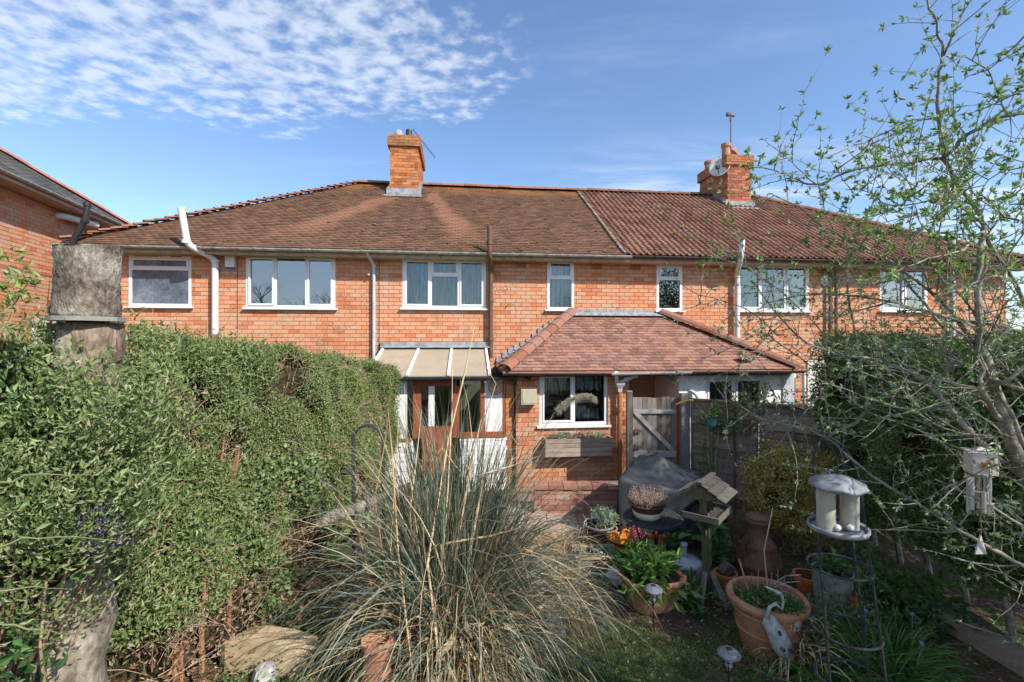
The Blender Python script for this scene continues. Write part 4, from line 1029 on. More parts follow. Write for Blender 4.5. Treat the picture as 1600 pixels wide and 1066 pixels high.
mb.build('pane', m_glass_b, nb)

# ------------------------------------------------------------------ ground
m, N, b = base_mat('garden_ground', .95, .1)
Pn = pos(N); n = N.noise(Pn, 3, 6, .65); n2 = N.noise(Pn, 28, 5, .7); n3 = N.noise(Pn, .6, 3, .5)
soil = N.ramp(n2, [(.3, (.045, .031, .022)), (.5, (.125, .085, .06)), (.72, (.26, .195, .145))])
grs = N.ramp(n2, [(.3, (.035, .05, .015)), (.6, (.08, .11, .03)), (.8, (.14, .14, .06))])
N.l(N.mix(N.ss(N.m('ADD', n, N.m('MULTIPLY', n3, .3)), .62, .72), soil, grs), b.inputs['Base Color']); bump(N, b, N.m('ADD', n2, n), .9, .04)
m_ground = m
nx = 60; xs = np.linspace(-9, 9, nx); ys = np.linspace(-3, 11, nx)
mb = MB(); xs = np.concatenate(([-120, -40], xs, [40, 120])); ys = np.concatenate(([-120, -30], ys, [40, 150])); V = []
def gz(x, y): 
    if abs(x) > 9 or not -3 < y < 11: return 0
    return .018*math.sin(x*2.3+y)+.015*math.sin(y*3.1-x*1.3)
for y in ys:
    for x in xs: V.append((x, y, gz(x, y)-.005))
n_ = len(xs)
mb.add(V, [(j*n_+i, j*n_+i+1, (j+1)*n_+i+1, (j+1)*n_+i) for j in range(len(ys)-1) for i in range(n_-1)])
tag(mb.build('ground', m_ground, smooth=True), kind='structure')
# paving near the house
pv_ = MB(); R_ = random.Random(4)
pav = bpy.data.objects.new('paving', None)
mb = MB(); mb.bx(-.4, 3.0, 5.9, 8.15, -.02, .012); pvo = tag(mb.build('patio', m_mortar2), kind='structure')
slabm = ramp_mat('pink_paving_slab', [(0, (.24, .15, .12)), (.5, (.33, .23, .19)), (1, (.38, .30, .25))], .9, .15, 9, .3, .4)
me_p = mesh_of('paving_slab', cube_verts(.44, .44, .05), CUBE_F, slabm)
for i in range(7):
    for j in range(5):
        place(me_p, 'paving_slab', Matrix.Translation((-.15+.455*i, 6.15+.455*j, .012+R_.uniform(0, .006))) @ Matrix.Rotation(R_.uniform(-.01, .01), 4, 'Z'), pvo)
# raised brick edging below the window box
rb = root('low_brick_wall', 'low pinkish brick planter wall in front of the kitchen extension', 'wall', (.9, 7.4, 0))
cw = MB(); cw.bx(.35, 1.72, 7.25, 7.45, 0, .42); cw = cw.build('core', m_mortar2, rb)
m_pinkbrick = ramp_mat('pinkish_old_brick', [(0, (.28, .12, .09)), (.5, (.38, .2, .15)), (1, (.42, .29, .23))], .95, .1, 20, .25, .5)
bricks(cw, m_pinkbrick, (.35, 7.24), UX, 0, 1.37, 0, .42, nmax=60, seed=91, jit=.006)
me_c = mesh_of('coping_brick', cube_verts(.22, .26, .06), CUBE_F, m_pinkbrick)
for i in range(6): place(me_c, 'coping_brick', Matrix.Translation((.46+.23*i, 7.34, .455)), rb)

# ------------------------------------------------------------------ leaf tools
def leaf_arrays(P, D, size, wr=.5, fold=.18, curl=.0, rs=None, nrm=None):
    """one folded two-triangle leaf per point P along direction D"""
    rs = rs or rng; N_ = len(P); D = D/np.maximum(np.linalg.norm(D, axis=1, keepdims=True), 1e-6)
    r = rs.normal(size=(N_, 3))
    if nrm is not None: r = nrm+r*.42
    S = np.cross(D, r); S /= np.maximum(np.linalg.norm(S, axis=1, keepdims=True), 1e-6); U_ = np.cross(S, D)
    L = np.asarray(size).reshape(-1, 1)*np.ones((N_, 1)); w_ = L*wr/2
    mid = P+D*L*.45
    V = np.stack([P, mid+S*w_+U_*L*fold, P+D*L-U_*L*curl, mid-S*w_+U_*L*fold], axis=1)
    idx = np.arange(N_)*4
    Fc = np.stack([np.stack([idx, idx+1, idx+2], 1), np.stack([idx, idx+2, idx+3], 1)], 1).reshape(-1, 3)
    return V.reshape(-1, 3), Fc, np.repeat(rs.random(N_), 2)
def clustered(P, n, sd_, rs=None):
    rs = rs or rng
    k = rs.integers(0, len(P), n); return P[k]+rs.normal(size=(n, 3))*sd_, k
def blades(P, D0, L, bend_, w_, seg=7, grav=1.0, rs=None, kink=0.0):
    """arching ribbons starting at P in direction D0, falling with gravity"""
    rs = rs or rng; N_ = len(P); D = D0/np.linalg.norm(D0, axis=1, keepdims=True)
    L = L.reshape(-1, 1); pts = [P]; d = D.copy(); st = L/seg
    for i in range(seg):
        d = d+np.array([0, 0, -1.0])*(bend_.reshape(-1, 1)*grav*(i+1)/seg/seg*2.0)+rs.normal(size=(N_, 3))*kink
        d /= np.linalg.norm(d, axis=1, keepdims=True); pts.append(pts[-1]+d*st)
    Q = np.stack(pts, 1)
    T = np.gradient(Q, axis=1); rnd3 = rs.normal(size=(N_, 1, 3))
    S = np.cross(T, rnd3); S /= np.maximum(np.linalg.norm(S, axis=2, keepdims=True), 1e-6)
    tp = (1-np.linspace(0, 1, seg+1)**2.2)*.95+.05; W_ = (w_.reshape(-1, 1)*tp)[..., None]/2
    V = np.stack([Q-S*W_, Q+S*W_], 2).reshape(-1, 3)
    base = np.arange(N_)[:, None]*(2*(seg+1)); k = np.arange(seg)[None, :]*2
    Fc = np.stack([base+k, base+k+1, base+k+3, base+k+2], -1).reshape(-1, 4)
    return V, Fc, np.repeat(rs.random(N_), seg), Q
def twigs(mb, P0, D, L, r, n=4, seg=3, wob=.25):
    for p, d, l_ in zip(P0, D, L):
        p = Vector(p); d = Vector(d).normalized(); pts = [p]; 
        for i in range(seg):
            d = (d+Vector((random.gauss(0, wob), random.gauss(0, wob), random.gauss(0, wob)))).normalized(); pts.append(pts[-1]+d*l_/seg)
        mb.tube(pts, [r*(1-.75*i/seg) for i in range(seg+1)], n, cap=False)
def foliage(name, mat, parent, P, n, sd_, size, out, outw=1.0, up=.3, wr=.5, kind='stuff', szvar=.35, base=None, curl=0.0, fold=.18):
    q, k = clustered(P, n, sd_); o_ = out[k] if len(out) == len(P) else np.tile(out, (n, 1))
    o_ = o_/np.maximum(np.linalg.norm(o_, axis=1, keepdims=True), 1e-6)
    D = rng.normal(size=(n, 3)); D -= o_*(.75*(D*o_).sum(1, keepdims=True)); D = D*.75+o_*outw*.3; D[:, 2] += up
    sz = size*(1+rng.normal(size=n)*szvar).clip(.4, 2)
    V, Fc, r = leaf_arrays(q, D, sz, wr, fold, curl, nrm=o_)
    return MB().raw(V, Fc, r).build(name, mat, parent, kind=kind, base=base)
def core_box(parent, pts_fn, mat, name='inner_twigs'): pass

# ------------------------------------------------------------------ long left hedge
hx = lambda y: -2.0-(8-y)*.092          # face line
hz = lambda y: 2.27+(8-y)*.112          # top height
def wob(a, b_): return .10*math.sin(a*2.1+b_*1.3)+.06*math.sin(a*5.3-b_*3.1)+.035*math.sin(a*11+b_*7)
hg = root('long_hedge', 'long clipped green privet hedge running up to the lean-to', 'hedge', (-2.6, 5.5, 0))
m_core = simple('dark_twig_mass', (.045, .036, .02), 1, .0, var=.5, nscale=25, bmp=1.0, c2=(.11, .085, .05))  # dark brown twig mass that fills hedges and shrubs behind the leaves
Y0, Y1 = 2.3, 8.0
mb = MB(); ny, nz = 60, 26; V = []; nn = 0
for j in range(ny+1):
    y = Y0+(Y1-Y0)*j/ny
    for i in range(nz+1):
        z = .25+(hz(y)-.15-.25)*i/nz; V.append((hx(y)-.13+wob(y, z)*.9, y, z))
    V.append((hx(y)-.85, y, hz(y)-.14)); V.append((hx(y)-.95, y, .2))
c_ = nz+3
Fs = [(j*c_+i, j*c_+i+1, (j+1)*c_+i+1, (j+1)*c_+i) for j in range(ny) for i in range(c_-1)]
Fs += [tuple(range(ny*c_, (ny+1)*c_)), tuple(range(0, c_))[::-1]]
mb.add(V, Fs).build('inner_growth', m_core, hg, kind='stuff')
def face_pts(n, ylo, yhi, zlo, inset=0.0, edge_bias=False):
    y = rng.uniform(ylo, yhi, n); t = rng.random(n); z = zlo+(np.array([hz(v) for v in y])-zlo)*t
    x = np.array([hx(a)+wob(a, b_) for a, b_ in zip(y, z)])-inset
    # round the top edge
    ht = np.array([hz(v) for v in y]); x = x-np.clip((z-(ht-.16))/.16, 0, 1)**2*.13
    return np.stack([x, y, z], 1)
def top_pts(n, ylo, yhi):
    y = rng.uniform(ylo, yhi, n); x = np.array([hx(v) for v in y])-rng.uniform(.05, .9, n); z = np.array([hz(v) for v in y])+.03*np.sin(x*7+y*5)+.02*np.sin(y*13)
    return np.stack([x, y, z], 1)
# thinning map: patchy gaps showing dry twigs
def gaps(P, thr):
    v = np.sin(P[:, 1]*2.7+1.0)*np.sin(P[:, 2]*3.9+P[:, 1]*1.7)+.5*np.sin(P[:, 1]*6.1-P[:, 2]*5.3+2)+.3*np.sin(P[:, 1]*13+P[:, 2]*11)
    return P[v > thr]
# tight clipped far part
A1 = gaps(face_pts(9000, 5.0, 8.0, .8), -1.15); foliage('clipped_foliage', m_privet, hg, A1, 130000, .022, .022, np.array([[.75, -.35, .25]]), 1.0, .25, .55)
T1 = top_pts(6000, 4.2, 8.02); foliage('top_foliage', m_privet, hg, T1, 52000, .028, .026, np.array([[0, -.1, 1.0]]), 1.0, .2, .55)
E1 = np.stack([hx(8.0)-rng.uniform(0, .9, 3000), np.full(3000, 8.0)+.05*rng.random(3000), rng.uniform(.8, 2.25, 3000)], 1); foliage('end_foliage', m_privet, hg, E1, 12000, .03, .026, np.array([[0, 1.0, .2]]), 1.0, .2, .55)
# looser nearer part
A2 = gaps(face_pts(5000, 3.2, 5.6, .7), -.45); foliage('loose_foliage', m_loose, hg, A2, 80000, .04, .025, np.array([[.7, -.5, .35]]), .9, .35, .45)
A3 = gaps(face_pts(3000, 2.5, 4.4, .9, -.03), -.40); foliage('loose_foliage', m_loose, hg, A3, 30000, .06, .032, np.array([[.6, -.5, .5]]), .9, .4, .36)
A4 = gaps(face_pts(2600, 3.9, 7.4, .3, -.04), .25); A4 = A4[A4[:, 2] < 1.75-.12*(A4[:, 1]-3)]; foliage('bramble_foliage', m_bramble, hg, A4, 15000, .07, .036, np.array([[.7, -.5, .6]]), .8, .5, .8, fold=.08)
A5 = face_pts(3500, 2.9, 7.8, .15, .02); foliage('dead_leaves', m_dead, hg, A5[A5[:, 2] < 1.9], 9000, .06, .028, np.array([[.5, -.5, -.3]]), .5, -.1, .6)
mb = MB(); tp_ = face_pts(2600, 2.5, 7.8, .3, .06); twigs(mb, tp_, np.array([.55, -.35, .75])+rng.normal(size=(len(tp_), 3))*.45, rng.uniform(.12, .42, len(tp_)), .0040, 4)
sp_ = top_pts(110, 2.6, 5.0); twigs(mb, sp_-np.array([0, 0, .1]), np.array([0, 0, 1.0])+rng.normal(size=(110, 3))*.25, rng.uniform(.12, .22, 110), .003, 4)
mb.build('bare_twigs', m_twig_tan, hg, kind='stuff')
# bare bleached stems in the hollow of the hedge and at its foot
mb = MB()
for (px_, py_, Y, dx, dz_) in ((330, 790, 3.75, .1, .55), (318, 800, 3.75, -.05, .6), (345, 805, 3.8, .16, .5), (300, 760, 3.6, -.02, .45), (352, 770, 3.9, .12, .4), (190, 1000, 3.35, .03, .6), (205, 1010, 3.4, .22, .7), (240, 990, 3.6, -.1, .5), (280, 960, 3.9, .05, .5)):
    p = at(px_, py_, Y); p.x = max(p.x, hx(Y)-.02); a = p; b_ = p+Vector((dx, -.05, dz_)); mid = (a+b_)/2+Vector((random.gauss(0, .03), 0, 0)); mb.tube([a-Vector((0, 0, .3)), a, mid, b_], [.022, .019, .014, .006], 7)
mb.build('stems', simple('orange_brown_stem', (.30, .15, .08), .9, .1, var=.25, nscale=15), hg)
# ivy on hedge foot, ground litter
def ground_pts(n, poly_x, poly_y):
    return np.stack([rng.uniform(*poly_x, n), rng.uniform(*poly_y, n), np.full(n, .015)], 1)
L1 = ground_pts(9000, (-2.5, -.2), (2.6, 5.2)); L1 = L1[L1[:, 0] < -.7+.5*(L1[:, 1]-4)*0+rng.normal(size=len(L1))*.3]
V_, F_, r_n = leaf_arrays(L1, rng.normal(size=L1.shape)*np.array([1, 1, .25]), rng.uniform(.02, .05, len(L1)), .5, .1)
tag(MB().raw(V_, F_, r_n).build('leaf_litter', m_dead), 'brown fallen leaf litter on the soil at the foot of the left hedge', 'leaf litter', kind='stuff')
L2 = ground_pts(4500, (.5, 4.2), (3.4, 6.6))
V_, F_, r_n = leaf_arrays(L2, rng.normal(size=L2.shape)*np.array([1, 1, .25]), rng.uniform(.015, .04, len(L2)), .5, .1)
tag(MB().raw(V_, F_, r_n).build('leaf_litter', m_dead), 'dead leaf bits scattered on the dark soil bed between the pots', 'leaf litter', kind='stuff')
# low weeds at the foot of the hedge
wp = ground_pts(240, (-2.4, -.9), (2.7, 4.6)); foliage_w = foliage('low_weeds', m_bramble, None, wp, 9000, .06, .032, np.array([[0, 0, 1.0]]), .6, .3, .7, base=(0, 0, 0)); tag(foliage_w, 'low green weeds growing through the litter below the left hedge', 'weeds', kind='stuff')

# ------------------------------------------------------------------ shrub builder
def shrub(name, label, cat, base, blobs, nclump, nleaf, leaf, size, wr=.5, csd=.06, twig=120, tmat=None, up=.3, tr_=.006, group=None, hollow=.75, core=None, squashlow=False, szvar=.35, nocore=None):
    r = root(name, label, cat, base, group=group); pts = []; outs = []
    wts = np.array([b_[3]*b_[4]*b_[5] for b_ in blobs])**(2/3); wts /= wts.sum()
    for b_, w__ in zip(blobs, wts):
        n = max(3, int(nclump*w__)); d = rng.normal(size=(n, 3)); d /= np.linalg.norm(d, axis=1, keepdims=True)
        rr = (hollow+(1-hollow)*rng.random(n)**.5)*(1+.12*np.sin(d[:, 0]*7+d[:, 2]*5)+.08*rng.normal(size=n)); p = np.array(b_[:3])+d*rr[:, None]*np.array(b_[3:6])
        pts.append(p); outs.append(d)
    P = np.concatenate(pts); O_ = np.concatenate(outs); ok = P[:, 2] > .03; P = P[ok]; O_ = O_[ok]
    foliage('foliage', leaf, r, P, nleaf, csd, size, O_, .9, up, wr, szvar=szvar)
    if twig:
        mb = MB(); k = rng.integers(0, len(P), twig)
        for i in k:
            b0 = Vector(base)+Vector((random.gauss(0, .05), random.gauss(0, .05), 0)); e = Vector(P[i]); m1 = b0.lerp(e, .5)+Vector((random.gauss(0, .06), random.gauss(0, .06), .1))
            mb.tube([b0, m1, e], [tr_*2.2, tr_*1.3, tr_*.4], 5, cap=False)
        mb.build('stems', tmat or m_twig_tan, r)
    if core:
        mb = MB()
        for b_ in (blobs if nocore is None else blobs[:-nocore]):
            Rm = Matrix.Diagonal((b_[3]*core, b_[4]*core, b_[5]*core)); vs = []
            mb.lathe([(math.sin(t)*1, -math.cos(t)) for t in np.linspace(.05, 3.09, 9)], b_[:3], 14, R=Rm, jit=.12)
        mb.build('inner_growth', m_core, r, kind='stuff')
    return r
shrub('loose_shrub', 'bright loose leafy shrub crowding the left edge in front of the clipped hedge', 'shrub', (-2.75, 2.3, 0), [(-2.75, 2.45, 2.15, .55, .5, .62), (-2.40, 2.35, 1.80, .42, .4, .50), (-2.95, 2.1, 1.6, .5, .5, .7), (-2.38, 2.75, 2.15, .3, .35, .42), (-2.30, 2.25, 1.95, .25, .25, .25), (-2.9, 1.85, 1.1, .3, .3, .6), (-2.0, 2.22, 2.42, .24, .16, .20), (-2.05, 2.2, 2.05, .3, .2, .3)], 1500, 62000, m_loose, .033, .36, .06, 150, core=.62, up=.45, nocore=2)
shrub('holly_bush', 'dark glossy holly sprigs around the foot of the standing tree trunk', 'holly', (-2.45, 2.42, 0), [(-2.42, 2.30, 2.45, .20, .12, .14), (-2.5, 2.2, 1.15, .22, .2, .35), (-2.6, 2.15, .8, .25, .2, .35)], 160, 2400, m_holly, .05, .6, .05, 40, up=.1)
# arching bare shoots at the far left
mb = MB()
for (a, b_, c_) in (((0, 450, 2.0), (22, 432, 2.05), (45, 418, 2.05)), ((0, 490, 1.95), (25, 470, 2.0), (48, 432, 2.0)), ((-20, 760, 1.7), (60, 742, 1.75), (150, 745, 1.9)), ((-10, 862, 1.7), (60, 840, 1.75), (190, 848, 1.9)), ((-10, 925, 1.75), (40, 920, 1.8), (110, 918, 1.95)), ((-10, 972, 1.75), (60, 985, 1.8), (130, 990, 1.95))):
    A_, B__, C_2 = at(*a), at(*b_), at(*c_); q_ = [A_*(1-t)**2+(B__*2-(A_+C_2)/2)*2*t*(1-t)+C_2*t*t+Vector((0, 0, random.gauss(0, .004))) for t in np.linspace(0, 1, 9)]; mb.tube(q_, [.0045-.0004*i for i in range(9)], 5)
r_ = root('arching_shoots', 'thin arching green and brown shoots crossing the far left', 'bramble shoots', (-2.6, 1.9, 0)); mb.tube([(-2.7, 1.85, 0), (-2.65, 1.85, 1.5), tuple(at(0, 490, 1.95))], [.012, .01, .006], 6); mb.build('shoots', simple('green_brown_shoot', (.16, .17, .08), .7), r_)
sp = []
for a in ((10, 405, 2.05), (25, 400, 2.05), (3, 455, 2.0), (22, 440, 2.05), (42, 425, 2.05), (45, 445, 2.0), (25, 465, 2.0), (48, 435, 2.0), (2, 488, 2.0), (14, 478, 2.0), (40, 470, 2.0)): sp.append(tuple(at(*a)))
foliage('sprig_leaves', m_budleaf, r_, np.array(sp), 130, .015, .035, np.array([[.6, 0, .6]]), .6, .3, .35)

# ------------------------------------------------------------------ standing trunk, shelf and log
TB = Vector((-2.50, 2.50, 0)); TT = Vector((-2.33, 2.56, 2.80))
r_ = root('tree_trunk', 'pale cut-off standing tree trunk leaning in the hedge at lower left', 'tree trunk', TB)
pts = [TB.lerp(TT, k/14)+Vector((.02*math.sin(k*1.3), 0, 0)) for k in range(15)]
MB().tube([p for p in pts], [.205-.07*(k/14)+.012*math.sin(k*3.3)+.01*math.sin(k*2.1)+(.05 if k == 0 else 0) for k in range(15)], 30, jit=.05).build('trunk', m_trunk, r_, smooth=True)
pts = [TT+Vector((.01*math.sin(k*2), 0, -.30+.0585*k)) for k in range(7)]
MB().tube(pts, [.12, .14, .13, .145, .135, .145, .13], 26, jit=.10).build('burr', bark('tan_flaking_bark', [(.38, (.06, .045, .035)), (.48, (.17, .125, .09)), (.58, (.29, .225, .17)), (.7, (.40, .33, .27))], 20, 1.0, .02), r_, smooth=True)
tb = at(136, 499, 2.52)
r_ = root('round_shelf_board', 'thin grey board lying on top of the standing trunk, under the log', 'board', tb)
mb = MB(); mb.prism([tb+Vector((math.cos(t)*.165*(1+.06*math.sin(3*t)), math.sin(t)*.165, -.012)) for t in np.linspace(0, 6.28, 15)[:-1]], (0, 0, .024)); mb.build('board', m_greywood, r_)
lb = Vector((tb.x+.0, tb.y, tb.z+.014)); 
r_ = root('upright_log', 'short thick upright log with rough grey lichened bark on the standing trunk', 'log', lb)
hh = .388; Rl = Euler((0, math.radians(2.0), 0)).to_matrix()
mb = MB(); R2 = random.Random(8); nseg = 40; rows = 26; V = []
lob = [R2.uniform(.93, 1.05) for _ in range(nseg)]
for j in range(rows+1):
    z = hh*j/rows
    for i in range(nseg):
        t = 2*math.pi*i/nseg; rr = .137*(1+.035*math.sin(2*t+1)+.025*math.sin(5*t))*(1+.02*(lob[i]-1)*20*.4)+R2.uniform(-.0035, .0035)+.006*math.sin(t*17+z*9)
        rr *= 1-.03*math.sin(z/hh*3.1)
        zz = z+(.02*math.sin(t+.5) if j == rows else 0)
        v = Rl @ Vector((rr*math.cos(t), rr*math.sin(t), zz)); V.append(tuple(lb+v))
Fs = [(j*nseg+i, j*nseg+(i+1) % nseg, (j+1)*nseg+(i+1) % nseg, (j+1)*nseg+i) for j in range(rows) for i in range(nseg)]+[tuple(range(nseg))[::-1]]
mb.add(V, Fs).build('bark', m_bark_log, r_, smooth=True)
top = [tuple(Vector(v)*1) for v in V[-nseg:]]; MB().poly(top).build('cut_top', m_palewood, r_)

c = at(150, 822, 2.22)
r_ = root('dried_flower_bundle', 'bundle of dusty purple dried flowers hanging on the standing tree trunk', 'dried flowers', tuple(c))
m_purple = leafm('dusty_purple_petals', [(0, (.05, .045, .06)), (.5, (.16, .14, .18)), (1, (.32, .28, .34))], .1, .9, .1)
foliage('petals', m_purple, r_, np.array([tuple(c+Vector((random.gauss(0, .05), random.gauss(0, .02), random.gauss(0, .055)))) for _ in range(40)]), 900, .018, .022, np.array([[0, -1.0, .2]]), .6, .2, .5)
MB().tube([c+Vector((0, .02, .1)), c+Vector((0, .03, 0)), c+Vector((0, .02, -.1))], .008, 6).build('stalks', m_twig_tan, r_)
# pales of the fence at lower left
r_ = root('paling_fence', 'weathered upright pales at the bottom left corner', 'fence', (-2.75, 2.0, 0))
for i in range(9):
    x0 = -2.95+.075*i; y0 = 2.28-.02*i; hgt = .95+.2*random.random()
    mb = MB(); mb.box((x0, y0, hgt/2), (.06, .02, hgt), Euler((0, random.uniform(-.03, .03), 0)).to_matrix()); mb.build('pale', m_greywood, r_)
mb = MB(); mb.bx(-3.0, -2.33, 2.30, 2.33, .6, .66); mb.build('rail', m_board_h, r_)
# ------------------------------------------------------------------ gate, posts, fence
GY = 7.75
def gp(px, py, Y=GY): return at(px, py, Y)
r_ = root('garden_gate', 'weathered grey ledged and braced wooden gate beside the kitchen extension', 'gate', (gp(1024, 600).x, GY, 0))
x0, x1 = gp(989, 600).x, gp(1056, 600).x; zt = gp(1000, 621).z
nb_ = 9
for i in range(nb_):
    a = x0+(x1-x0)*i/nb_; mb = MB(); mb.bx(a+.002, x0+(x1-x0)*(i+1)/nb_-.003, GY, GY+.02, .06, zt+random.uniform(-.012, .012)); mb.build('board', m_board_v, r_)
for nm, ya, yb in (('ledge', 640, 646), ('ledge', 704, 714)):
    mb = MB(); mb.bx(x0, x1, GY-.028, GY-.002, gp(0, yb).z, gp(0, ya).z); mb.build(nm, m_greywood, r_)
mb = MB(); mb.bx(x0, x1, GY-.028, GY-.002, .25, .33); mb.build('ledge', m_greywood, r_)
mb = MB(); mb.bar(gp(993, 645)+Vector((0, -.015, 0)), gp(1050, 703)+Vector((0, -.015, 0)), .07, .024, up=(0, 1, 0)); mb.build('brace', m_greywood, r_)
mb = MB(); mb.bar(gp(993, 716)+Vector((0, -.015, 0)), (x1-.1, GY-.015, .36), .07, .024, up=(0, 1, 0)); mb.build('brace', m_greywood, r_)
for py_ in (673, 698):
    mb = MB(); p = gp(988, py_); mb.bx(p.x, p.x+.15, GY-.045, GY-.03, p.z-.02, p.z+.02); mb.bx(p.x+.03, p.x+.05, GY-.05, GY-.029, p.z-.05, p.z+.05); mb.bx(p.x+.08, p.x+.095, GY-.05, GY-.029, p.z-.035, p.z+.035); mb.build('hinge', m_iron, r_)
def post(label, px0, px1, ytop, mat, Y=GY, w_=None, name='wooden_post', group=None):
    a, b = at(px0, ytop, Y), at(px1, ytop, Y); r = root(name, label, 'post', ((a.x+b.x)/2, Y, 0), group=group)
    mb = MB(); mb.box(((a.x+b.x)/2, Y, a.z/2), (b.x-a.x, w_ or (b.x-a.x), a.z), Euler((0, random.uniform(-.006, .006), 0)).to_matrix()); mb.build('post', mat, r)
    mb = MB(); mb.box(((a.x+b.x)/2, Y, a.z+.006), ((b.x-a.x)*.94, (w_ or (b.x-a.x))*.94, .012)); mb.build('post_top', m_greywood, r); return r
post('dark narrow gate post between the rusty downpipe and the gate', 979, 987.5, 612, m_board_v)
post('orange brown gate closing post at the right of the gate', 1057, 1061, 622, m_redwood, GY+.02, .05)
post('tall thick grey fence post right of the gate', 1063, 1076, 616, m_greywood, GY-.05)
fa = Vector((at(1078, 600, 7.62).x, 7.62, 0)); fb_ = Vector((5.05, 6.2, 0)); fdv = (fb_-fa); fL = fdv.length; fd = fdv.normalized(); fn = Vector((fd.y, -fd.x, 0))
FF = Frame(fa, math.atan2(fd.y, fd.x))
r_ = root('lap_fence', 'weathered brown overlap fence panels with thin upright battens behind the bird table', 'fence', (fL/2, 0, 0), FF)
ft = 1.74; step = .125; nbd = 14
seg_x = [0, 1.0, fL]
for q in range(2):
    for i in range(nbd):
        z = .03+step*i-.001*q; mb = MB(); e0, e1 = seg_x[q]+.015, seg_x[q+1]-.015; n = 6; V = []
        for k in range(n+1):
            x = e0+(e1-e0)*k/n; wv = random.uniform(-.006, .006); V += [(x, -.022, z+wv*.7), (x, .0, z+step+.03), (x, .008, z+step+.03), (x, -.012, z+wv*.7)]
        Fs = [(4*k+j, 4*(k+1)+j, 4*(k+1)+(j+1) % 4, 4*k+(j+1) % 4) for k in range(n) for j in range(4)]+[(0, 1, 2, 3), tuple(4*n+j for j in (3, 2, 1, 0))]
        mb.add(V, Fs).build('board', m_board_h, r_)
for x in (.02, .33, .66, .98, 1.03, 1.45, 1.9, 2.3):
    if x < fL: mb = MB(); mb.bx(x, x+.03, -.045, -.024, .02, ft+.03); mb.build('batten', m_board_v, r_)
mb = MB(); mb.bx(0, fL, -.04, .03, ft+.035, ft+.065); mb.build('capping', m_board_h, r_)
# yellow rope round the post top
r_ = root('yellow_rope', 'short yellow rope looped round the tall grey post', 'rope', tuple(at(1070, 625, 7.6)))
mb = MB(); mb.tube([at(1056, 632, 7.58), at(1066, 628, 7.58), at(1078, 625, 7.56), at(1086, 626, 7.56)], .010, 6); mb.build('rope', simple('yellow_rope_fibre', (.60, .36, .04), .8), r_)

# ------------------------------------------------------------------ covered barbecue
c0 = at(1050, 800, 6.55)
r_ = root('covered_barbecue', 'barbecue under a dark grey fabric cover peaking near the gate', 'barbecue cover', (c0.x, 6.6, 0))
P_ = lambda x, y, Y: at(x, y, Y)
peak = P_(1022, 718, 6.9); FL = P_(966, 748, 6.25); FR_ = P_(1060, 812, 5.95); BR_ = P_(1138, 770, 6.35); mid = P_(1115, 752, 6.6)
from itertools import product
def grid_sheet(corners, nu, nv, fn):
    a, b_, c_, d_ = corners; V = []
    for j in range(nv+1):
        for i in range(nu+1):
            u_, v_ = i/nu, j/nv; p = a.lerp(b_, u_).lerp(d_.lerp(c_, u_), v_); V.append(tuple(p+fn(u_, v_)))
    return V, [(j*(nu+1)+i, j*(nu+1)+i+1, (j+1)*(nu+1)+i+1, (j+1)*(nu+1)+i) for j in range(nv) for i in range(nu)]
top_z = .88
A = Vector((FL.x, FL.y, FL.z)); B = Vector((1.62+.95, 5.95, .74)); C = Vector((2.95, 6.45, .78)); D = Vector((1.95, 6.95, .98))
def drape(u_, v_):
    d1 = math.exp(-math.sqrt((u_-.28)**2+(v_-.75)**2)/.20)*.30; d2 = -.05*math.sin(u_*3.14)*math.sin(v_*3.14)
    f = .012*math.sin(u_*19+v_*7)+.008*math.sin(v_*23-u_*11)
    return Vector((0, 0, d1+d2+f))
V, Fs = grid_sheet([A, B, C, D], 26, 20, drape)
mb = MB(); mb.add(V, Fs)
nu, nv = 26, 20
def skirt(top, outv):
    m_ = len(top); V = []; rows = 9
    for j in range(rows+1):
        k = j/rows
        for i, p in enumerate(top):
            p = Vector(p); z = p.z*(1-k)+.10*k; w_ = .028*k*math.sin(i*1.1+.8*math.sin(i*.37))+.015*k*math.sin(i*2.7)
            q = Vector((p.x, p.y, z))+Vector(outv)*(w_+.05*k); V.append(tuple(q))
    mb.add(V, [(j*m_+i, (j+1)*m_+i, (j+1)*m_+i+1, j*m_+i+1) for j in range(rows) for i in range(m_-1)])
skirt(V[:nu+1], (-.1, -1, 0)); skirt([V[j*(nu+1)+nu] for j in range(nv+1)], (1, -.4, 0)); skirt([V[j*(nu+1)] for j in range(nv, -1, -1)], (-1, .3, 0)); skirt(V[-(nu+1):][::-1], (0, 1, 0))
co_ = mb.build('cover', m_cover, r_, smooth=True)
md = co_.modifiers.new('weld', 'WELD'); md.merge_threshold = .004
# a paler hem cord
# ------------------------------------------------------------------ round lattice table and heather
tc_ = at(1020, 808, 5.35); tz = tc_.z; TC = Vector((tc_.x, 5.35, 0))
r_ = root('round_metal_table', 'small round dark metal garden table with lattice top', 'table', TC)
mb = MB(); R0 = .335
mb.lathe([(R0-.03, tz-.012), (R0, tz-.018), (R0+.006, tz-.006), (R0, tz+.004), (R0-.03, tz+.002)], (TC.x, TC.y, 0), 40, cap0=False, cap1=False); mb.build('rim', m_metal_d, r_, smooth=True)
mb = MB()
for a_ in (math.pi/4, -math.pi/4):
    for k in range(-7, 8):
        o_ = k*.042; hl = math.sqrt(max(0, (R0-.02)**2-o_*o_)); d = Vector((math.cos(a_), math.sin(a_), 0)); nn_ = Vector((-d.y, d.x, 0)); c = Vector((TC.x, TC.y, tz-(.003 if a_ > 0 else .006)))+nn_*o_
        mb.bar(c-d*hl, c+d*hl, .020, .006)
mb.build('lattice_top', m_metal_d, r_)
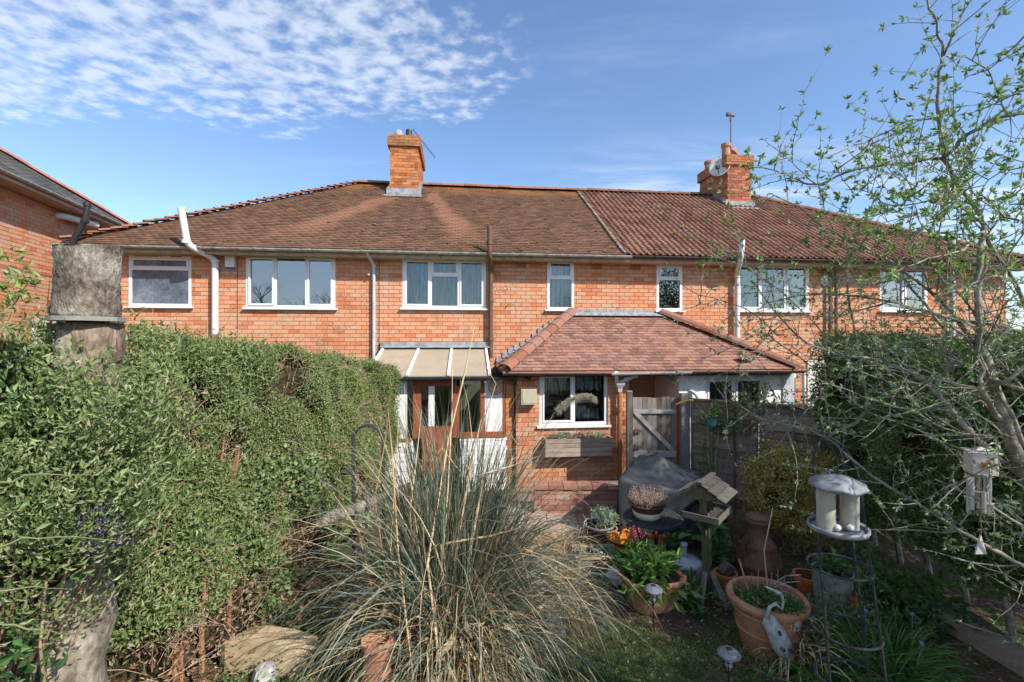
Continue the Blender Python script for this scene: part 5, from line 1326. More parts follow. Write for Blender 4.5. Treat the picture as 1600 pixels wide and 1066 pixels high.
for k in range(3):
    t = 2.1*k+.5; d = Vector((math.cos(t), math.sin(t), 0)); mb = MB()
    mb.tube(bend([TC+d*.24+Vector((0, 0, tz-.02)), TC+d*.16+Vector((0, 0, tz*.65)), TC+d*.12+Vector((0, 0, tz*.4)), TC+d*.27+Vector((0, 0, 0))]), .011, 7); mb.build('leg', m_metal_d, r_)
mb = MB(); mb.lathe([(.13, .25), (.14, .25), (.14, .265), (.13, .265)], tuple(TC), 24, cap0=False, cap1=False); mb.build('stretcher_ring', m_metal_d, r_)
hp = Vector((at(1011, 800, 5.33).x, 5.33, tz+.004))
r_ = root('heather_pot', 'faded heather in a wicker basket on a cream bowl on the round metal table', 'potted plant', hp)
MB().lathe([(.13, 0), (.155, .03), (.165, .085), (.155, .09), (.14, .03)], tuple(hp), 26, cap1=False).build('bowl', simple('cream_enamel', (.55, .54, .43), .4, .4, var=.05), r_, smooth=True)
wk_ = MB()
for j in range(5): wk_.tube([(hp.x+math.cos(t)*(.155+.010*j+(.006 if i % 2 else 0)), hp.y+math.sin(t)*(.155+.010*j), hp.z+.092+.018*j) for i, t in enumerate(np.linspace(0, 6.283, 25))], .011, 5)
wk_.build('wicker_basket', simple('dark_wicker', (.09, .05, .035), .8, .2, var=.4, nscale=30), r_)
MB().lathe([(.01, .15), (.18, .145)], tuple(hp), 20, cap1=False).build('soil', m_dirt, r_)
n = 420; t = rng.uniform(0, 6.283, n); rr = .145*np.sqrt(rng.random(n)); P0 = np.stack([hp.x+np.cos(t)*rr, hp.y+np.sin(t)*rr, np.full(n, hp.z+.14)], 1); D0 = np.stack([np.cos(t)*rr*4.0, np.sin(t)*rr*4.0, np.ones(n)*1.0], 1)+rng.normal(size=(n, 3))*.15
Vb, Fb, rb_, Q = blades(P0, D0, rng.uniform(.10, .19, n), np.full(n, .1), np.full(n, .005), 3)
qq = Q[:, 1:, :].reshape(-1, 3); q2, k = clustered(qq, 5200, .006); Vl, Fl, rl = leaf_arrays(q2, rng.normal(size=q2.shape)+np.array([0, 0, 1.2]), rng.uniform(.008, .016, len(q2)), .5)
MB().raw(Vb, Fb, rb_).build('stems', m_twig_tan, r_, kind='stuff'); MB().raw(Vl, Fl, rl).build('flower_sprigs', m_heather, r_, kind='stuff')

# ------------------------------------------------------------------ bird table
BX, BY = at(1104, 940, 4.85).x, 4.85; tzb = at(1103, 800, BY).z
r_ = root('bird_table', 'weathered wooden bird table with shingled pitched roof on a post', 'bird table', (BX, BY, 0))
Rb = Euler((0, 0, math.radians(50))).to_matrix()
def B_(x, y, z): return Vector((BX, BY, 0))+Rb @ Vector((x, y, z))
def bbox(nm, c, s_, mat, R=None): mb = MB(); mb.box(B_(*c), s_, Rb @ (R or Matrix.Identity(3))); return mb.build(nm, mat, r_)
bbox('post', (0, 0, tzb/2-.02), (.075, .075, tzb-.04), m_mosswood)
bbox('tray', (0, 0, tzb-.01), (.46, .34, .018), m_birdwood)
for (c, s_) in (((0, -.178, tzb+.008), (.48, .02, .06)), ((0, .178, tzb+.008), (.48, .02, .06)), ((-.235, 0, tzb+.008), (.02, .335, .06)), ((.235, 0, tzb+.008), (.02, .335, .06))): bbox('tray_edge', c, s_, m_birdwood)
for sx in (-.10, .10):
    mb = MB(); z0_ = tzb; prof = [(-.055, 0), (.055, 0), (.04, .03), (.03, .09), (.045, .15), (.07, .19), (-.07, .19), (-.045, .15), (-.03, .09), (-.04, .03)]
    mb.prism([B_(sx-.012, p_[0], z0_+p_[1]) for p_ in prof], B_(sx+.012, 0, 0)-B_(sx-.012, 0, 0)); mb.build('bracket_post', m_mosswood, r_)
rz0 = tzb+.19; rh = .15; hw = .25
for s_ in (-1, 1):
    for k in range(3):
        f0, f1 = k/3, (k+1)/3+.03; a_ = B_(-.22, s_*hw*(1-f0), rz0+rh*f0+.018*(3-k)*0); mb = MB()
        pa, pb = Vector((0, s_*hw*(1-f0), rz0+rh*f0+.004+.008)), Vector((0, s_*hw*(1-f1), rz0+rh*f1-.002))
        mb.bar(B_(-.0, pa.y, pa.z), B_(-.0, pb.y, pb.z), .46, .014); mb.build('roof_board', m_birdwood, r_)
mb = MB(); mb.bar(B_(-.235, 0, rz0+rh+.014), B_(.235, 0, rz0+rh+.014), .05, .022); mb.build('ridge_board', m_birdwood, r_)
for sx in (-.2, .2):
    mb = MB(); mb.prism([B_(sx-.008, -hw+.03, rz0), B_(sx-.008, hw-.03, rz0), B_(sx-.008, 0, rz0+rh-.02)], B_(.016, 0, 0)-B_(0, 0, 0)); mb.build('gable', m_mosswood, r_)
for k in range(4):
    t = k*math.pi/2; d = Vector((math.cos(t), math.sin(t), 0)); mb = MB(); mb.bar(B_(d.x*.045, d.y*.045, .34), B_(d.x*.2, d.y*.2, .0), .055, .03, up=(d.x, d.y, .3)); mb.build('leg', m_greywood, r_)
    mb = MB(); mb.bar(B_(d.x*.03, d.y*.03, tzb-.22), B_(d.x*.14, d.y*.12, tzb-.03), .03, .05); mb.build('brace', m_mosswood, r_)

# ------------------------------------------------------------------ pots, planters and garden things
def pot(name, label, c, prof, mat, n=32, cat='pot', soil=None, sq=1.0, group=None, jit=0.0, R=None):
    r = root(name, label, cat, c, group=group); MB().lathe(prof, tuple(c), n, cap1=False, jit=jit, R=R).build('pot', mat, r, smooth=n > 8)
    for ch in r.children:
        md = ch.modifiers.new('edge', 'EDGE_SPLIT'); md.split_angle = math.radians(35)
    if soil: 
        mb = MB(); mb.lathe([(.005, soil[1]+.02), (soil[0]*.5, soil[1]+.012), (soil[0], soil[1])], tuple(c), 20, cap0=False, cap1=False, jit=.03, R=R); mb.build('soil', m_dirt, r)
    return r
def strap_tuft(name, mat, parent, c, n, rad, L, w_, bend_=1.0, spread=.8, base=None, seg=5, kind='stuff', kink=.03):
    t = rng.uniform(0, 6.283, n); rr = rad*np.sqrt(rng.random(n)); c = np.array(c)
    P0 = np.stack([c[0]+np.cos(t)*rr, c[1]+np.sin(t)*rr, np.full(n, c[2])], 1); D0 = np.stack([np.cos(t)*spread, np.sin(t)*spread, np.ones(n)], 1)+rng.normal(size=(n, 3))*.35; D0[:, 2] = abs(D0[:, 2])+.1
    V, F_, r, Q = blades(P0, D0, rng.uniform(.6, 1.15, n)*L, rng.uniform(.4, 1.2, n)*bend_, np.full(n, w_), seg, kink=kink)
    return MB().raw(V, F_, r).build(name, mat, parent, kind=kind, base=base), Q
# big round pot
bp = g(1198, 1016); bp = Vector((bp.x, bp.y, 0)); kk = bp.y/4.06
r_ = pot('large_round_pot', 'largest round terracotta pot with a rolled rim and straggly plants', bp, [(.19, 0), (.21, .05), (.245, .20), (.255, .215), (.248, .23), (.272, .36), (.282, .375), (.277, .39), (.292, .43), (.325, .445), (.332, .475), (.318, .50), (.28, .495), (.265, .42), (.26, .38)], m_terra, 44, soil=(.262, .40))
foliage('straggly_plants', m_strap, r_, np.array([[bp.x+random.uniform(-.22, .2), bp.y+random.uniform(-.2, .2), .42] for _ in range(60)]), 1100, .035, .035, np.array([[0, 0, 1.0]]), .5, .3, .5)
foliage('dry_bits', m_dead, r_, np.array([[bp.x+random.uniform(-.22, .2), bp.y+random.uniform(-.2, .2), .41] for _ in range(60)]), 500, .03, .03, np.array([[0, 0, .4]]), .5, .1, .4)
mb = MB(); mb.tube([bp+Vector((-.09, .1, .4)), bp+Vector((-.15, .2, .72))], .008, 6); mb.tube([bp+Vector((.1, .15, .4)), bp+Vector((.14, .3, .75)), bp+Vector((.28, .4, 1.12))], .006, 6)
for k in range(7): x = -.15+.06*k; mb.tube([bp+Vector((x, .1, .4)), bp+Vector((x+.02, .12, .6+.03*(k % 3)))], .003, 4)
mb.build('canes', m_twig_tan, r_)
mb = MB(); mb.lathe([(.012, 0), (.016, .012), (.012, .025)], tuple(bp+Vector((-.155, .205, .715))), 8); mb.build('cane_cap', m_metal_d, r_)
# tapered square planter
tp0 = g(1024, 962); tp0 = Vector((tp0.x-.0, tp0.y+.18, 0))
r_ = root('square_planter', 'square tapered tan terracotta planter full of bright green leaves', 'planter', tp0)
Rz = Matrix.Rotation(math.radians(14), 3, 'Z'); prof = [(.17, 0), (.20, .05), (.235, .2), (.25, .30), (.275, .305), (.28, .345), (.265, .35), (.24, .34), (.235, .27)]
V = []; m4 = 16
for (h_, z) in prof:
    for k in range(m4):
        t = 2*math.pi*(k+.5)/m4; ex_ = max(abs(math.cos(t)), abs(math.sin(t))); q = 1/(ex_**.82); V.append(tuple(tp0+Rz @ Vector((h_*math.cos(t)*q*1.15, h_*math.sin(t)*q, z))))
Fs = [(j*m4+k, j*m4+(k+1) % m4, (j+1)*m4+(k+1) % m4, (j+1)*m4+k) for j in range(len(prof)-1) for k in range(m4)]+[tuple(range(m4))[::-1]]
o_ = MB().add(V, Fs).build('planter', m_terra, r_, smooth=True); md = o_.modifiers.new('edge', 'EDGE_SPLIT'); md.split_angle = math.radians(38)
mb = MB(); mb.box(tuple(tp0+Vector((0, 0, .29))), (.48, .42, .02), Rz); mb.build('soil', m_dirt, r_)
cl = [tp0+Vector((random.uniform(-.25, .22), random.uniform(-.2, .2), .33+random.random()*.12)) for _ in range(26)]
foliage('leaves', m_lush, r_, np.array([tuple(c) for c in cl]), 750, .05, .12, np.array([[0, -.2, .9]]), .55, .3, .28, szvar=.3, curl=.15)
strap_tuft('strap_leaves', m_strap, r_, tp0+Vector((-.1, .05, .3)), 90, .15, .33, .018, 1.3, .5)
foliage('yellowing_leaves', m_budleaf, r_, np.array([tuple(tp0+Vector((random.uniform(-.32, .3), -.22, .30))) for _ in range(10)]), 60, .04, .13, np.array([[0, -.7, -.3]]), .8, -.1, .38)
# chimenea
cm = g(1196, 905); cm = Vector((cm.x, cm.y+.15, 0))
r_ = root('clay_chimenea', 'brown clay chimenea with lidded neck beneath the bronze shrub', 'chimenea', cm)
k_ = 1.0
o_ = MB().lathe([(.20, 0), (.245, .05), (.25, .12), (.255, .13), (.245, .15), (.235, .22), (.19, .32), (.195, .34), (.18, .36), (.13, .43), (.105, .50), (.11, .56), (.145, .60), (.15, .63), (.14, .645)], tuple(cm), 32).build('body', m_terra_d, r_, smooth=True)
MB().lathe([(.14, .646), (.145, .665), (.10, .69), (.03, .70), (.02, .72)], tuple(cm), 24).build('lid', m_terra_d, r_, smooth=True)
mb = MB(); mb.box(tuple(cm+Vector((-.23, -.06, .24))), (.025, .10, .30), Euler((0, -.05, .3)).to_matrix()); mb.build('handle', m_terra_d, r_)
# parasol base
pb = g(1077, 893); pb = Vector((pb.x, pb.y+.18, 0))
r_ = root('parasol_base', 'white round parasol base with an upright tube', 'parasol base', pb)
m_plw = simple('dull_white_plastic', (.55, .57, .60), .5, .4, var=.08)
MB().lathe([(.20, 0), (.215, .01), (.215, .05), (.20, .065), (.10, .085), (.05, .09), (.042, .11)], tuple(pb), 34).build('disc', m_plw, r_, smooth=True)
MB().lathe([(.045, .09), (.035, .20), (.033, .22), (.045, .222), (.045, .26), (.025, .262), (.025, .2)], tuple(pb), 18, cap1=False).build('tube', m_plw, r_, smooth=True)
# orange trug and others behind planter
ot = g(975, 880); ot = Vector((ot.x, ot.y+.12, 0))
r_ = root('orange_bucket', 'bright orange flexible bucket with a loop handle beneath the metal table', 'bucket', ot)
o_ = MB().lathe([(.13, 0), (.155, .12), (.18, .26), (.185, .262), (.17, .25), (.14, .03)], tuple(ot), 24, cap1=False).build('tub', simple('orange_plastic', (.62, .22, .015), .45, .4, var=.15), r_, smooth=True)
for s_ in (-1, 1):
    c = ot+Vector((s_*.05+.04, s_*.15, .255)); mb = MB(); mb.tube([c+Vector((math.cos(t)*.05, 0, math.sin(t)*.05)) for t in np.linspace(0, 3.14, 9)], .011, 6); mb.build('handle', MATS['orange_plastic'], r_)
lv = pot('lavender_pot', 'silvery lavender in a pot behind the orange bucket', ot+Vector((-.12, .35, 0)), [(.1, 0), (.14, .22), (.15, .25), (.13, .25)], m_terra, 20, cat='potted plant', soil=(.13, .22))
foliage('leaves', m_silver, lv, np.array([tuple(ot+Vector((-.12+random.gauss(0, .08), .35+random.gauss(0, .08), .3+random.random()*.15))) for _ in range(40)]), 900, .03, .04, np.array([[0, 0, 1.0]]), .8, .5, .18)
pj = at(993, 838, 5.75); pj.z = 0
r_ = root('pink_watering_can', 'small pink watering can under the metal table', 'watering can', pj+Vector((0, 0, 0)))
m_pk = simple('pink_plastic', (.60, .14, .16), .4, .4, var=.1); zc_ = .25
pedestal = pot('upturned_pot', 'dark upturned pot carrying the pink watering can', pj, [(.10, 0), (.085, .2), (.04, .225), (.01, .226)], m_metal_d, 16)
MB().lathe([(.075, zc_-.02), (.08, zc_+.08), (.06, zc_+.16), (.03, zc_+.19), (.02, zc_+.19)], tuple(pj), 18).build('body', m_pk, r_, smooth=True)
mb = MB(); mb.tube([pj+Vector((.05, 0, zc_+.03)), pj+Vector((.12, -.02, zc_+.12))], [.02, .012], 8); mb.build('spout', m_pk, r_)
mb = MB(); mb.tube([pj+Vector((-.05, 0, zc_+.16)), pj+Vector((-.10, 0, zc_+.17)), pj+Vector((-.11, 0, zc_+.08)), pj+Vector((-.07, 0, zc_+.03))], .008, 6); mb.build('handle', m_pk, r_)
mb = MB(); mb.lathe([(.03, 0), (.032, .02), (.02, .04)], tuple(pj+Vector((-.09, -.02, zc_+.2))), 10); mb.build('rose', m_metal_d, r_)
for i, (px_, py_, h_, lb_) in enumerate(((1017, 855, .20, 'orange terracotta long tom pot under the round table, the left one'), (1035, 862, .24, 'orange terracotta long tom pot under the round table, the right one'))):
    c = g(px_, py_); pot('tall_flower_pot', lb_, Vector((c.x, c.y, 0)), [(.06, 0), (.075, h_*.85), (.085, h_*.85), (.087, h_), (.07, h_)], m_terra_o, 20, group='tall orange pots under the table')
# black cauldron and bin
c = g(936, 852); r_ = pot('metal_tub', 'open dark metal tub with a bright rim beside the pampas grass', Vector((c.x, c.y, 0)), [(.13, 0), (.17, .12), (.185, .26), (.2, .27), (.2, .285), (.175, .28), (.16, .05), (.02, .04)], m_metal_d, 30, cat='tub')
MB().lathe([(.187, .272), (.205, .275), (.205, .295), (.187, .292)], (c.x, c.y, 0), 30, cap0=False, cap1=False).build('rim', m_galv, r_)
c = g(930, 905); r_ = root('trough_planter', 'brown wooden trough beside the orange bucket, half behind the pampas grass', 'planter', (c.x, c.y, 0))
mb = MB(); mb.bx(c.x-.2, c.x+.25, c.y-.02, c.y, 0, .24); mb.bx(c.x-.2, c.x+.25, c.y+.28, c.y+.3, 0, .24); mb.bx(c.x-.22, c.x-.2, c.y, c.y+.28, 0, .24); mb.bx(c.x+.25, c.x+.27, c.y, c.y+.28, 0, .24); mb.build('sides', m_board_h, r_)
mb = MB(); mb.bx(c.x-.23, c.x+.28, c.y-.04, c.y+.02, .242, .262); mb.bx(c.x-.23, c.x+.28, c.y+.26, c.y+.32, .242, .262); mb.build('rim_boards', m_palewood, r_)
mb = MB(); mb.bx(c.x-.19, c.x+.24, c.y+.005, c.y+.275, .05, .2); mb.build('soil', m_dirt, r_)
foliage('leaves', m_silver, r_, np.array([[c.x+random.uniform(-.18, .22), c.y+random.uniform(0, .25), .24] for _ in range(25)]), 500, .03, .035, np.array([[0, 0, 1.0]]), .6, .4, .4)
c = g(962, 938); r_ = pot('dark_planter_pot', 'short dark pot touching the square planter on the left', Vector((c.x, c.y+.05, 0)), [(.13, 0), (.15, .12), (.155, .17), (.13, .17)], m_metal_d, 20, soil=(.14, .15))
foliage('leaves', m_silver, r_, np.array([[c.x+random.uniform(-.1, .1), c.y+.05+random.uniform(-.1, .1), .2] for _ in range(14)]), 330, .03, .03, np.array([[0, 0, 1.0]]), .6, .4, .5)
rs_ = root('rough_stone', 'rough pale grey stone on the dark pot', 'stone', (c.x+.02, c.y, .19)); mb = MB(); mb.lathe([(math.sin(t)*.11, .27-math.cos(t)*.09) for t in np.linspace(.05, 3.1, 8)], (c.x+.0, c.y-.02, 0), 12, jit=.15); mb.build('stone', m_stone, rs_)
# small pots by the bird table
c = g(1134, 915); r_ = pot('small_clay_pot', 'small red clay pot with a broken brick inside', Vector((c.x, c.y, 0)), [(.08, 0), (.11, .11), (.125, .115), (.125, .15), (.105, .15), (.10, .10)], m_terra_o, 22, soil=(.1, .1))
r2 = root('broken_brick', 'grey half brick lying tilted in the small red clay pot', 'brick', (c.x, c.y, .12)); mb = MB(); mb.box((c.x+.01, c.y, .19), (.12, .09, .12), Euler((.3, .5, .4)).to_matrix()); mb.build('brick', simple('sooty_brick', (.16, .12, .10), .95, .1, var=.3, nscale=14, bmp=.6), r2)
c = g(1128, 934); mb = MB(); mb.lathe([(.09, 0), (.10, .02), (.10, .03), (.02, .028)], (c.x, c.y, 0.01), 20, cap1=False); tag(mb.build('green_saucer', simple('green_plastic', (.10, .25, .18), .5), base=(c.x, c.y, 0)), 'round green plastic saucer on the soil between the bird table and the big pot', 'saucer')
c = g(1262, 925); pot('orange_clay_pot', 'wide orange clay pot behind the big round pot', Vector((c.x, c.y, 0)), [(.10, 0), (.135, .14), (.15, .145), (.15, .19), (.12, .19)], m_terra_o, 22, soil=(.13, .15))
c = g(1338, 968); pot('orange_clay_pot', 'narrow orange clay pot among green leaves beside the pale bucket', Vector((c.x, c.y, 0)), [(.07, 0), (.085, .20), (.10, .205), (.10, .24), (.08, .24)], m_terra_o, 18, soil=(.08, .2), n=18) if False else pot('orange_clay_pot', 'narrow orange clay pot among green leaves beside the pale bucket', Vector((c.x, c.y, 0)), [(.05, 0), (.06, .20), (.072, .205), (.072, .24), (.055, .24)], m_terra_o, 18)
c = g(1312, 962); r_ = pot('pale_ribbed_bucket', 'pale greenish grey ribbed metal bucket behind the obelisk', Vector((c.x+.0, c.y+.1, 0)), [(.15, 0), (.16, .1), (.166, .1), (.17, .26), (.178, .265), (.18, .40), (.187, .41), (.17, .41), (.16, .3)], simple('weathered_galvanised', (.27, .29, .25), .75, .3, var=.3, nscale=7), 26, cat='bucket', soil=(.165, .36))
foliage('leaves', m_strap, r_, np.array([[c.x+random.uniform(-.12, .12), c.y+.1+random.uniform(-.12, .12), .43] for _ in range(20)]), 300, .04, .05, np.array([[0, 0, 1.0]]), .5, .3, .5)
# cut log and stone, inverted pot at the bottom left
c = g(420, 1040); Lc = Vector((c.x, c.y, 0))
r_ = root('split_log_block', 'thick split block of pale yellowish wood at the hedge foot', 'log', Lc)
Rk = Euler((math.radians(-8), 0, math.radians(-8))).to_matrix(); prof = [(-.31, 0), (.30, 0), (.33, .12), (.31, .2), (.1, .24), (-.2, .25), (-.33, .22)]
mb = MB(); mb.prism([Lc+Rk @ Vector((p_[0], -.13, p_[1])) for p_ in prof], Rk @ Vector((.04, .26, 0))); mb.build('split_face', m_palewood, r_)
mb = MB(); mb.prism([Lc+Rk @ Vector((p_[0], -.12, p_[1])) for p_ in ((-.36, -.01), (-.312, -.01), (-.332, .225), (-.38, .2))], Rk @ Vector((.04, .25, 0))); mb.build('bark', m_mosswood, r_)
c = g(418, 1062); rs_ = root('angular_stone', 'pale grey angular stone leaning on the split log block', 'stone', (c.x, c.y-.02, 0)); mb = MB(); mb.lathe([(.02, .0), (.09, .01), (.10, .08), (.07, .15), (.02, .17)], (c.x, c.y-.06, 0), 7, jit=.18); mb.build('stone', m_stone, rs_)
c = at(590, 1020, 3.36); r_ = pot('chimney_shaped_pot', 'tall orange clay pot wrapped in the pampas grass blades', Vector((c.x, 3.36, 0)), [(.12, 0), (.125, .2), (.11, .30), (.095, .36), (.10, .52), (.115, .54), (.115, .58), (.085, .58), (.08, .4)], m_terra, 26)
c = g(500, 1065); 
# driftwood beam
a = at(512, 812, 4.25); b_ = at(642, 762, 4.75)
r_ = root('leaning_log', 'bleached grey log lying at a slant behind the pampas grass', 'log', (a.x, a.y, 0))
pts = [a.lerp(b_, k/8)+Vector((0, 0, .012*math.sin(k*1.7))) for k in range(9)]
MB().tube([a.lerp(b_, -.12)+Vector((0, 0, -.02))]+pts, [.04]+[.056+.006*math.sin(k*2.3) for k in range(9)], 16, jit=.07).build('log', m_trunk, r_, smooth=True)
MB().tube([a+Vector((.25, .12, 0)), (a.x+.25, a.y+.15, 0)], .025, 8).build('prop', m_trunk, r_); MB().tube([b_+Vector((-.1, .05, -.05)), (b_.x-.1, b_.y+.1, 0)], .025, 8).build('prop', m_trunk, r_)
# black hoop arch
a = at(551, 740, 4.9); b_ = at(598, 740, 4.9); r_ = root('metal_hoop', 'black metal hoop arch standing against the clipped hedge', 'plant support', (a.x, 4.9, 0))
cx_ = (a.x+b_.x)/2; rw_ = (b_.x-a.x)/2; zt_ = at(0, 665, 4.9).z
for dy in (0, .05):
    mb = MB(); mb.tube([(cx_-rw_, 4.9+dy, 0), (cx_-rw_, 4.9+dy, zt_-rw_)]+[(cx_-math.cos(t)*rw_, 4.9+dy, zt_-rw_+math.sin(t)*rw_) for t in np.linspace(.15, 3.0, 12)]+[(cx_+rw_, 4.9+dy, zt_-rw_), (cx_+rw_, 4.9+dy, 0)], .012, 7); mb.build('hoop', m_metal_d, r_)
mb = MB()
for z in np.arange(.15, zt_-rw_-.1, .1):
    mb.tube([(cx_-rw_, 4.9, z), (cx_-rw_, 4.95, z)], .006, 5); mb.tube([(cx_+rw_, 4.9, z), (cx_+rw_, 4.95, z)], .006, 5)
mb.tube([(cx_-rw_-.12, 4.92, zt_-.5), (cx_-rw_+.0, 4.92, zt_-.5)], .03, 6); mb.build('rungs', m_metal_d, r_)
# solar lights
def solar(label, c, hgt, s_=1.0):
    r = root('solar_light', label, 'garden light', (c.x, c.y, 0), group=None)
    MB().tube([(c.x, c.y, 0), (c.x, c.y, hgt-.16*s_)], .009*s_, 8).build('stake', m_black, r)
    z0 = hgt-.17*s_
    MB().lathe([(.012*s_, z0), (.03*s_, z0+.03*s_), (.04*s_, z0+.10*s_), (.04*s_, z0+.12*s_)], (c.x, c.y, 0), 14).build('lamp_glass', simple('frosted_lamp', (.42, .43, .40), .3, .5, var=.05), r, smooth=True)
    mb = MB()
    for k in range(6):
        t = k*math.pi/3; d = Vector((math.cos(t), math.sin(t), 0)); mb.tube([Vector((c.x, c.y, z0))+d*.014*s_, Vector((c.x, c.y, z0+.03*s_))+d*.035*s_, Vector((c.x, c.y, z0+.12*s_))+d*.045*s_], .0035*s_, 5)
    for z, rr in ((.04, .038), (.08, .043)): mb.tube([(c.x+math.cos(t)*rr*s_, c.y+math.sin(t)*rr*s_, z0+z*s_) for t in np.linspace(0, 6.283, 15)], .003*s_, 4)
    mb.build('cage', m_black, r)
    MB().lathe([(.05*s_, z0+.115*s_), (.088*s_, z0+.125*s_), (.085*s_, z0+.14*s_), (.05*s_, z0+.165*s_), (.02*s_, z0+.17*s_)], (c.x, c.y, 0), 24).build('cap', m_metal_g, r, smooth=True)
    mb = MB(); mb.box((c.x, c.y, z0+.172*s_), (.04*s_, .04*s_, .004)); mb.build('solar_cell', m_black, r)
    return r
c = g(1021, 985); solar('small solar stake light in front of the square planter', Vector((c.x, c.y, 0)), (CAMZ-(915-533)/F*c.y))
c = at(1139, 1030, 3.62); solar('larger solar stake light on the lawn at the bottom edge', Vector((c.x, 3.62, 0)), (CAMZ-(1014-533)/F*3.62), 1.0)
# heron ornament with hanging bucket
hb_ = at(1222, 1000, 3.78); HB = Vector((hb_.x, 3.78, 0))
r_ = root('heron_ornament', 'white painted metal heron ornament in front of the largest terracotta pot', 'garden ornament', HB)
m_her = simple('weathered_white_metal', (.36, .39, .38), .6, .3, var=.3, nscale=22, c2=(.48, .50, .48))
V_ = lambda x, y, dy=0: at(x, y, 3.78)+Vector((0, dy, 0))
out = [(1196, 962), (1205, 958), (1216, 972), (1228, 988), (1238, 1008), (1243, 1038), (1236, 1040), (1220, 1030), (1207, 1012), (1202, 998), (1197, 985), (1192, 975)]
mb = MB(); cen = V_(1216, 998, -.045); n = len(out); fr_ = [V_(*p) for p in out]; bk_ = [V_(*p)+Vector((0, .012, 0)) for p in out]
vs = [tuple(p) for p in fr_]+[tuple(cen)]+[tuple(p) for p in bk_]+[tuple(cen+Vector((0, .08, 0)))]
mb.add(vs, [(i, (i+1) % n, n) for i in range(n)]+[(n+1+(i+1) % n, n+1+i, 2*n+1) for i in range(n)]+[(i, n+1+i, n+1+(i+1) % n, (i+1) % n) for i in range(n)]); mb.build('body', m_her, r_, smooth=True)
for (x, y) in ((1219, 1010), (1231, 1012), (1214, 985)):
    mb = MB(); p = V_(x, y, -.042); mb.box(tuple(p), (.022, .012, .035), Euler((0, -.4, 0)).to_matrix()); mb.build('feather_mark', m_metal_d, r_)
mb = MB(); mb.tube([V_(1198, 966), V_(1203, 948), V_(1212, 944), V_(1222, 952), V_(1224, 940), V_(1221, 928), V_(1212, 925)], [.02, .014, .012, .01, .01, .012, .016], 8); mb.tube([V_(1214, 925), V_(1195, 916)], [.014, .002], 7); mb.build('neck_and_head', m_her, r_, smooth=True)
for (x0, x1) in ((1220, 1217), (1227, 1229)):
    mb = MB(); mb.tube([V_(x0, 1028), V_(x1, 1066), (V_(x1, 1066).x, 3.78, 0)], .007, 6); mb.build('leg', m_cane, r_)
mb = MB()
for (pts_) in ([(1214, 918), (1232, 905), (1258, 903)], [(1216, 922), (1236, 915), (1256, 914), (1259, 919)], [(1222, 928), (1240, 932), (1250, 945)]): mb.tube([V_(x, y, .05) for x, y in pts_], .004, 6)
mb.build('crest_wires', m_metal_g, r_)
c = at(1234, 975, 3.92); r_ = pot('white_hanging_bucket', 'small white bucket of dry green plants beside the heron', Vector((c.x, 3.92, .30)), [(.06, 0), (.075, .03), (.10, .14), (.108, .145), (.095, .14)], m_her, 20, cat='bucket', soil=(.095, .12))
mb = MB(); mb.tube([(c.x, 3.92, 0), (c.x, 3.92, .3)], .01, 6); mb.build('stand', m_metal_d, r_)
foliage('plants', m_lush, r_, np.array([[c.x+random.gauss(0, .05), 3.92+random.gauss(0, .05), .46+random.random()*.06] for _ in range(30)]), 700, .02, .022, np.array([[0, 0, 1.0]]), .5, .3, .5)
strap_tuft('withered_stems', m_cane, r_, (c.x+.02, 3.9, .42), 40, .06, .28, .006, 3.0, .9)

# ------------------------------------------------------------------ obelisk, feeder, wind chime
OY = 2.75; ox = at(1312, 830, OY).x
r_ = root('obelisk_frame', 'tall black metal garden obelisk with an arched top and hoops', 'plant support', (ox, OY, 0))
zt_ = at(1280, 683, OY).z; w0 = .22
def ob(z): return Vector((ox-.10*(z-1.4), OY, 0))
def arc(dx, dy):
    pts = [ob(0)+Vector((dx*1.15, dy*1.25, 0)), ob(zt_-.26)+Vector((dx*.85, dy*.9, zt_-.26))]
    for t in np.linspace(.2, 1.45, 7): z = zt_-.26+.26*math.sin(t); pts.append(ob(z)+Vector((dx*.85*math.cos(t), dy*.9*math.cos(t), z)))
    return pts+[ob(zt_)+Vector((0, 0, zt_))]
for k, (dx, dy) in enumerate(((-.155, -.05), (.10, -.13), (.155, .07))):
    mb = MB(); mb.tube(arc(dx, dy), .008, 8); mb.build('upright', m_metal_d, r_)
for py_, rr in ((885, .165), (985, .175), (1060, .18)):
    z = at(0, py_, OY).z; c_ = ob(z); mb = MB(); mb.tube([(c_.x+math.cos(t)*rr, OY+math.sin(t)*rr, z) for t in np.linspace(0, 6.283, 33)], .007, 6, cap=False); mb.build('hoop', m_metal_d, r_)
FY = 2.42; fc = at(1309, 828, FY)
r_ = root('bird_feeder', 'twin-tube seed feeder with grey scalloped roof and tray on the obelisk', 'bird feeder', tuple(fc))
o_ = MB().lathe([(.125, .02), (.137, .03), (.139, .012), (.134, .0), (.12, -.004), (.02, -.004), (.02, .006), (.12, .008)], tuple(fc), 36, cap0=False, cap1=False).build('tray', m_metal_g, r_, smooth=True)
hF = (828-740)/F*FY
zr_ = (828-757)/F*FY
n = 30; V = []
for (rr, z, sc_) in ((.135, zr_-.012, .02), (.133, zr_, .02), (.09, zr_+.028, .004), (.05, zr_+.045, 0), (.015, zr_+.05, 0)):
    for k in range(n): t = 2*math.pi*k/n; q = 1+sc_*4*math.cos(t*6)*.3; V.append((fc.x+math.cos(t)*rr*q, fc.y+math.sin(t)*rr*q, fc.z+z+(.008*math.cos(t*6) if sc_ > .01 else 0)))
Fs = [(j*n+k, j*n+(k+1) % n, (j+1)*n+(k+1) % n, (j+1)*n+k) for j in range(4) for k in range(n)]+[tuple(4*n+k for k in range(n)), tuple(range(n))[::-1]]
MB().add(V, Fs).build('roof', m_metal_g, r_, smooth=True)
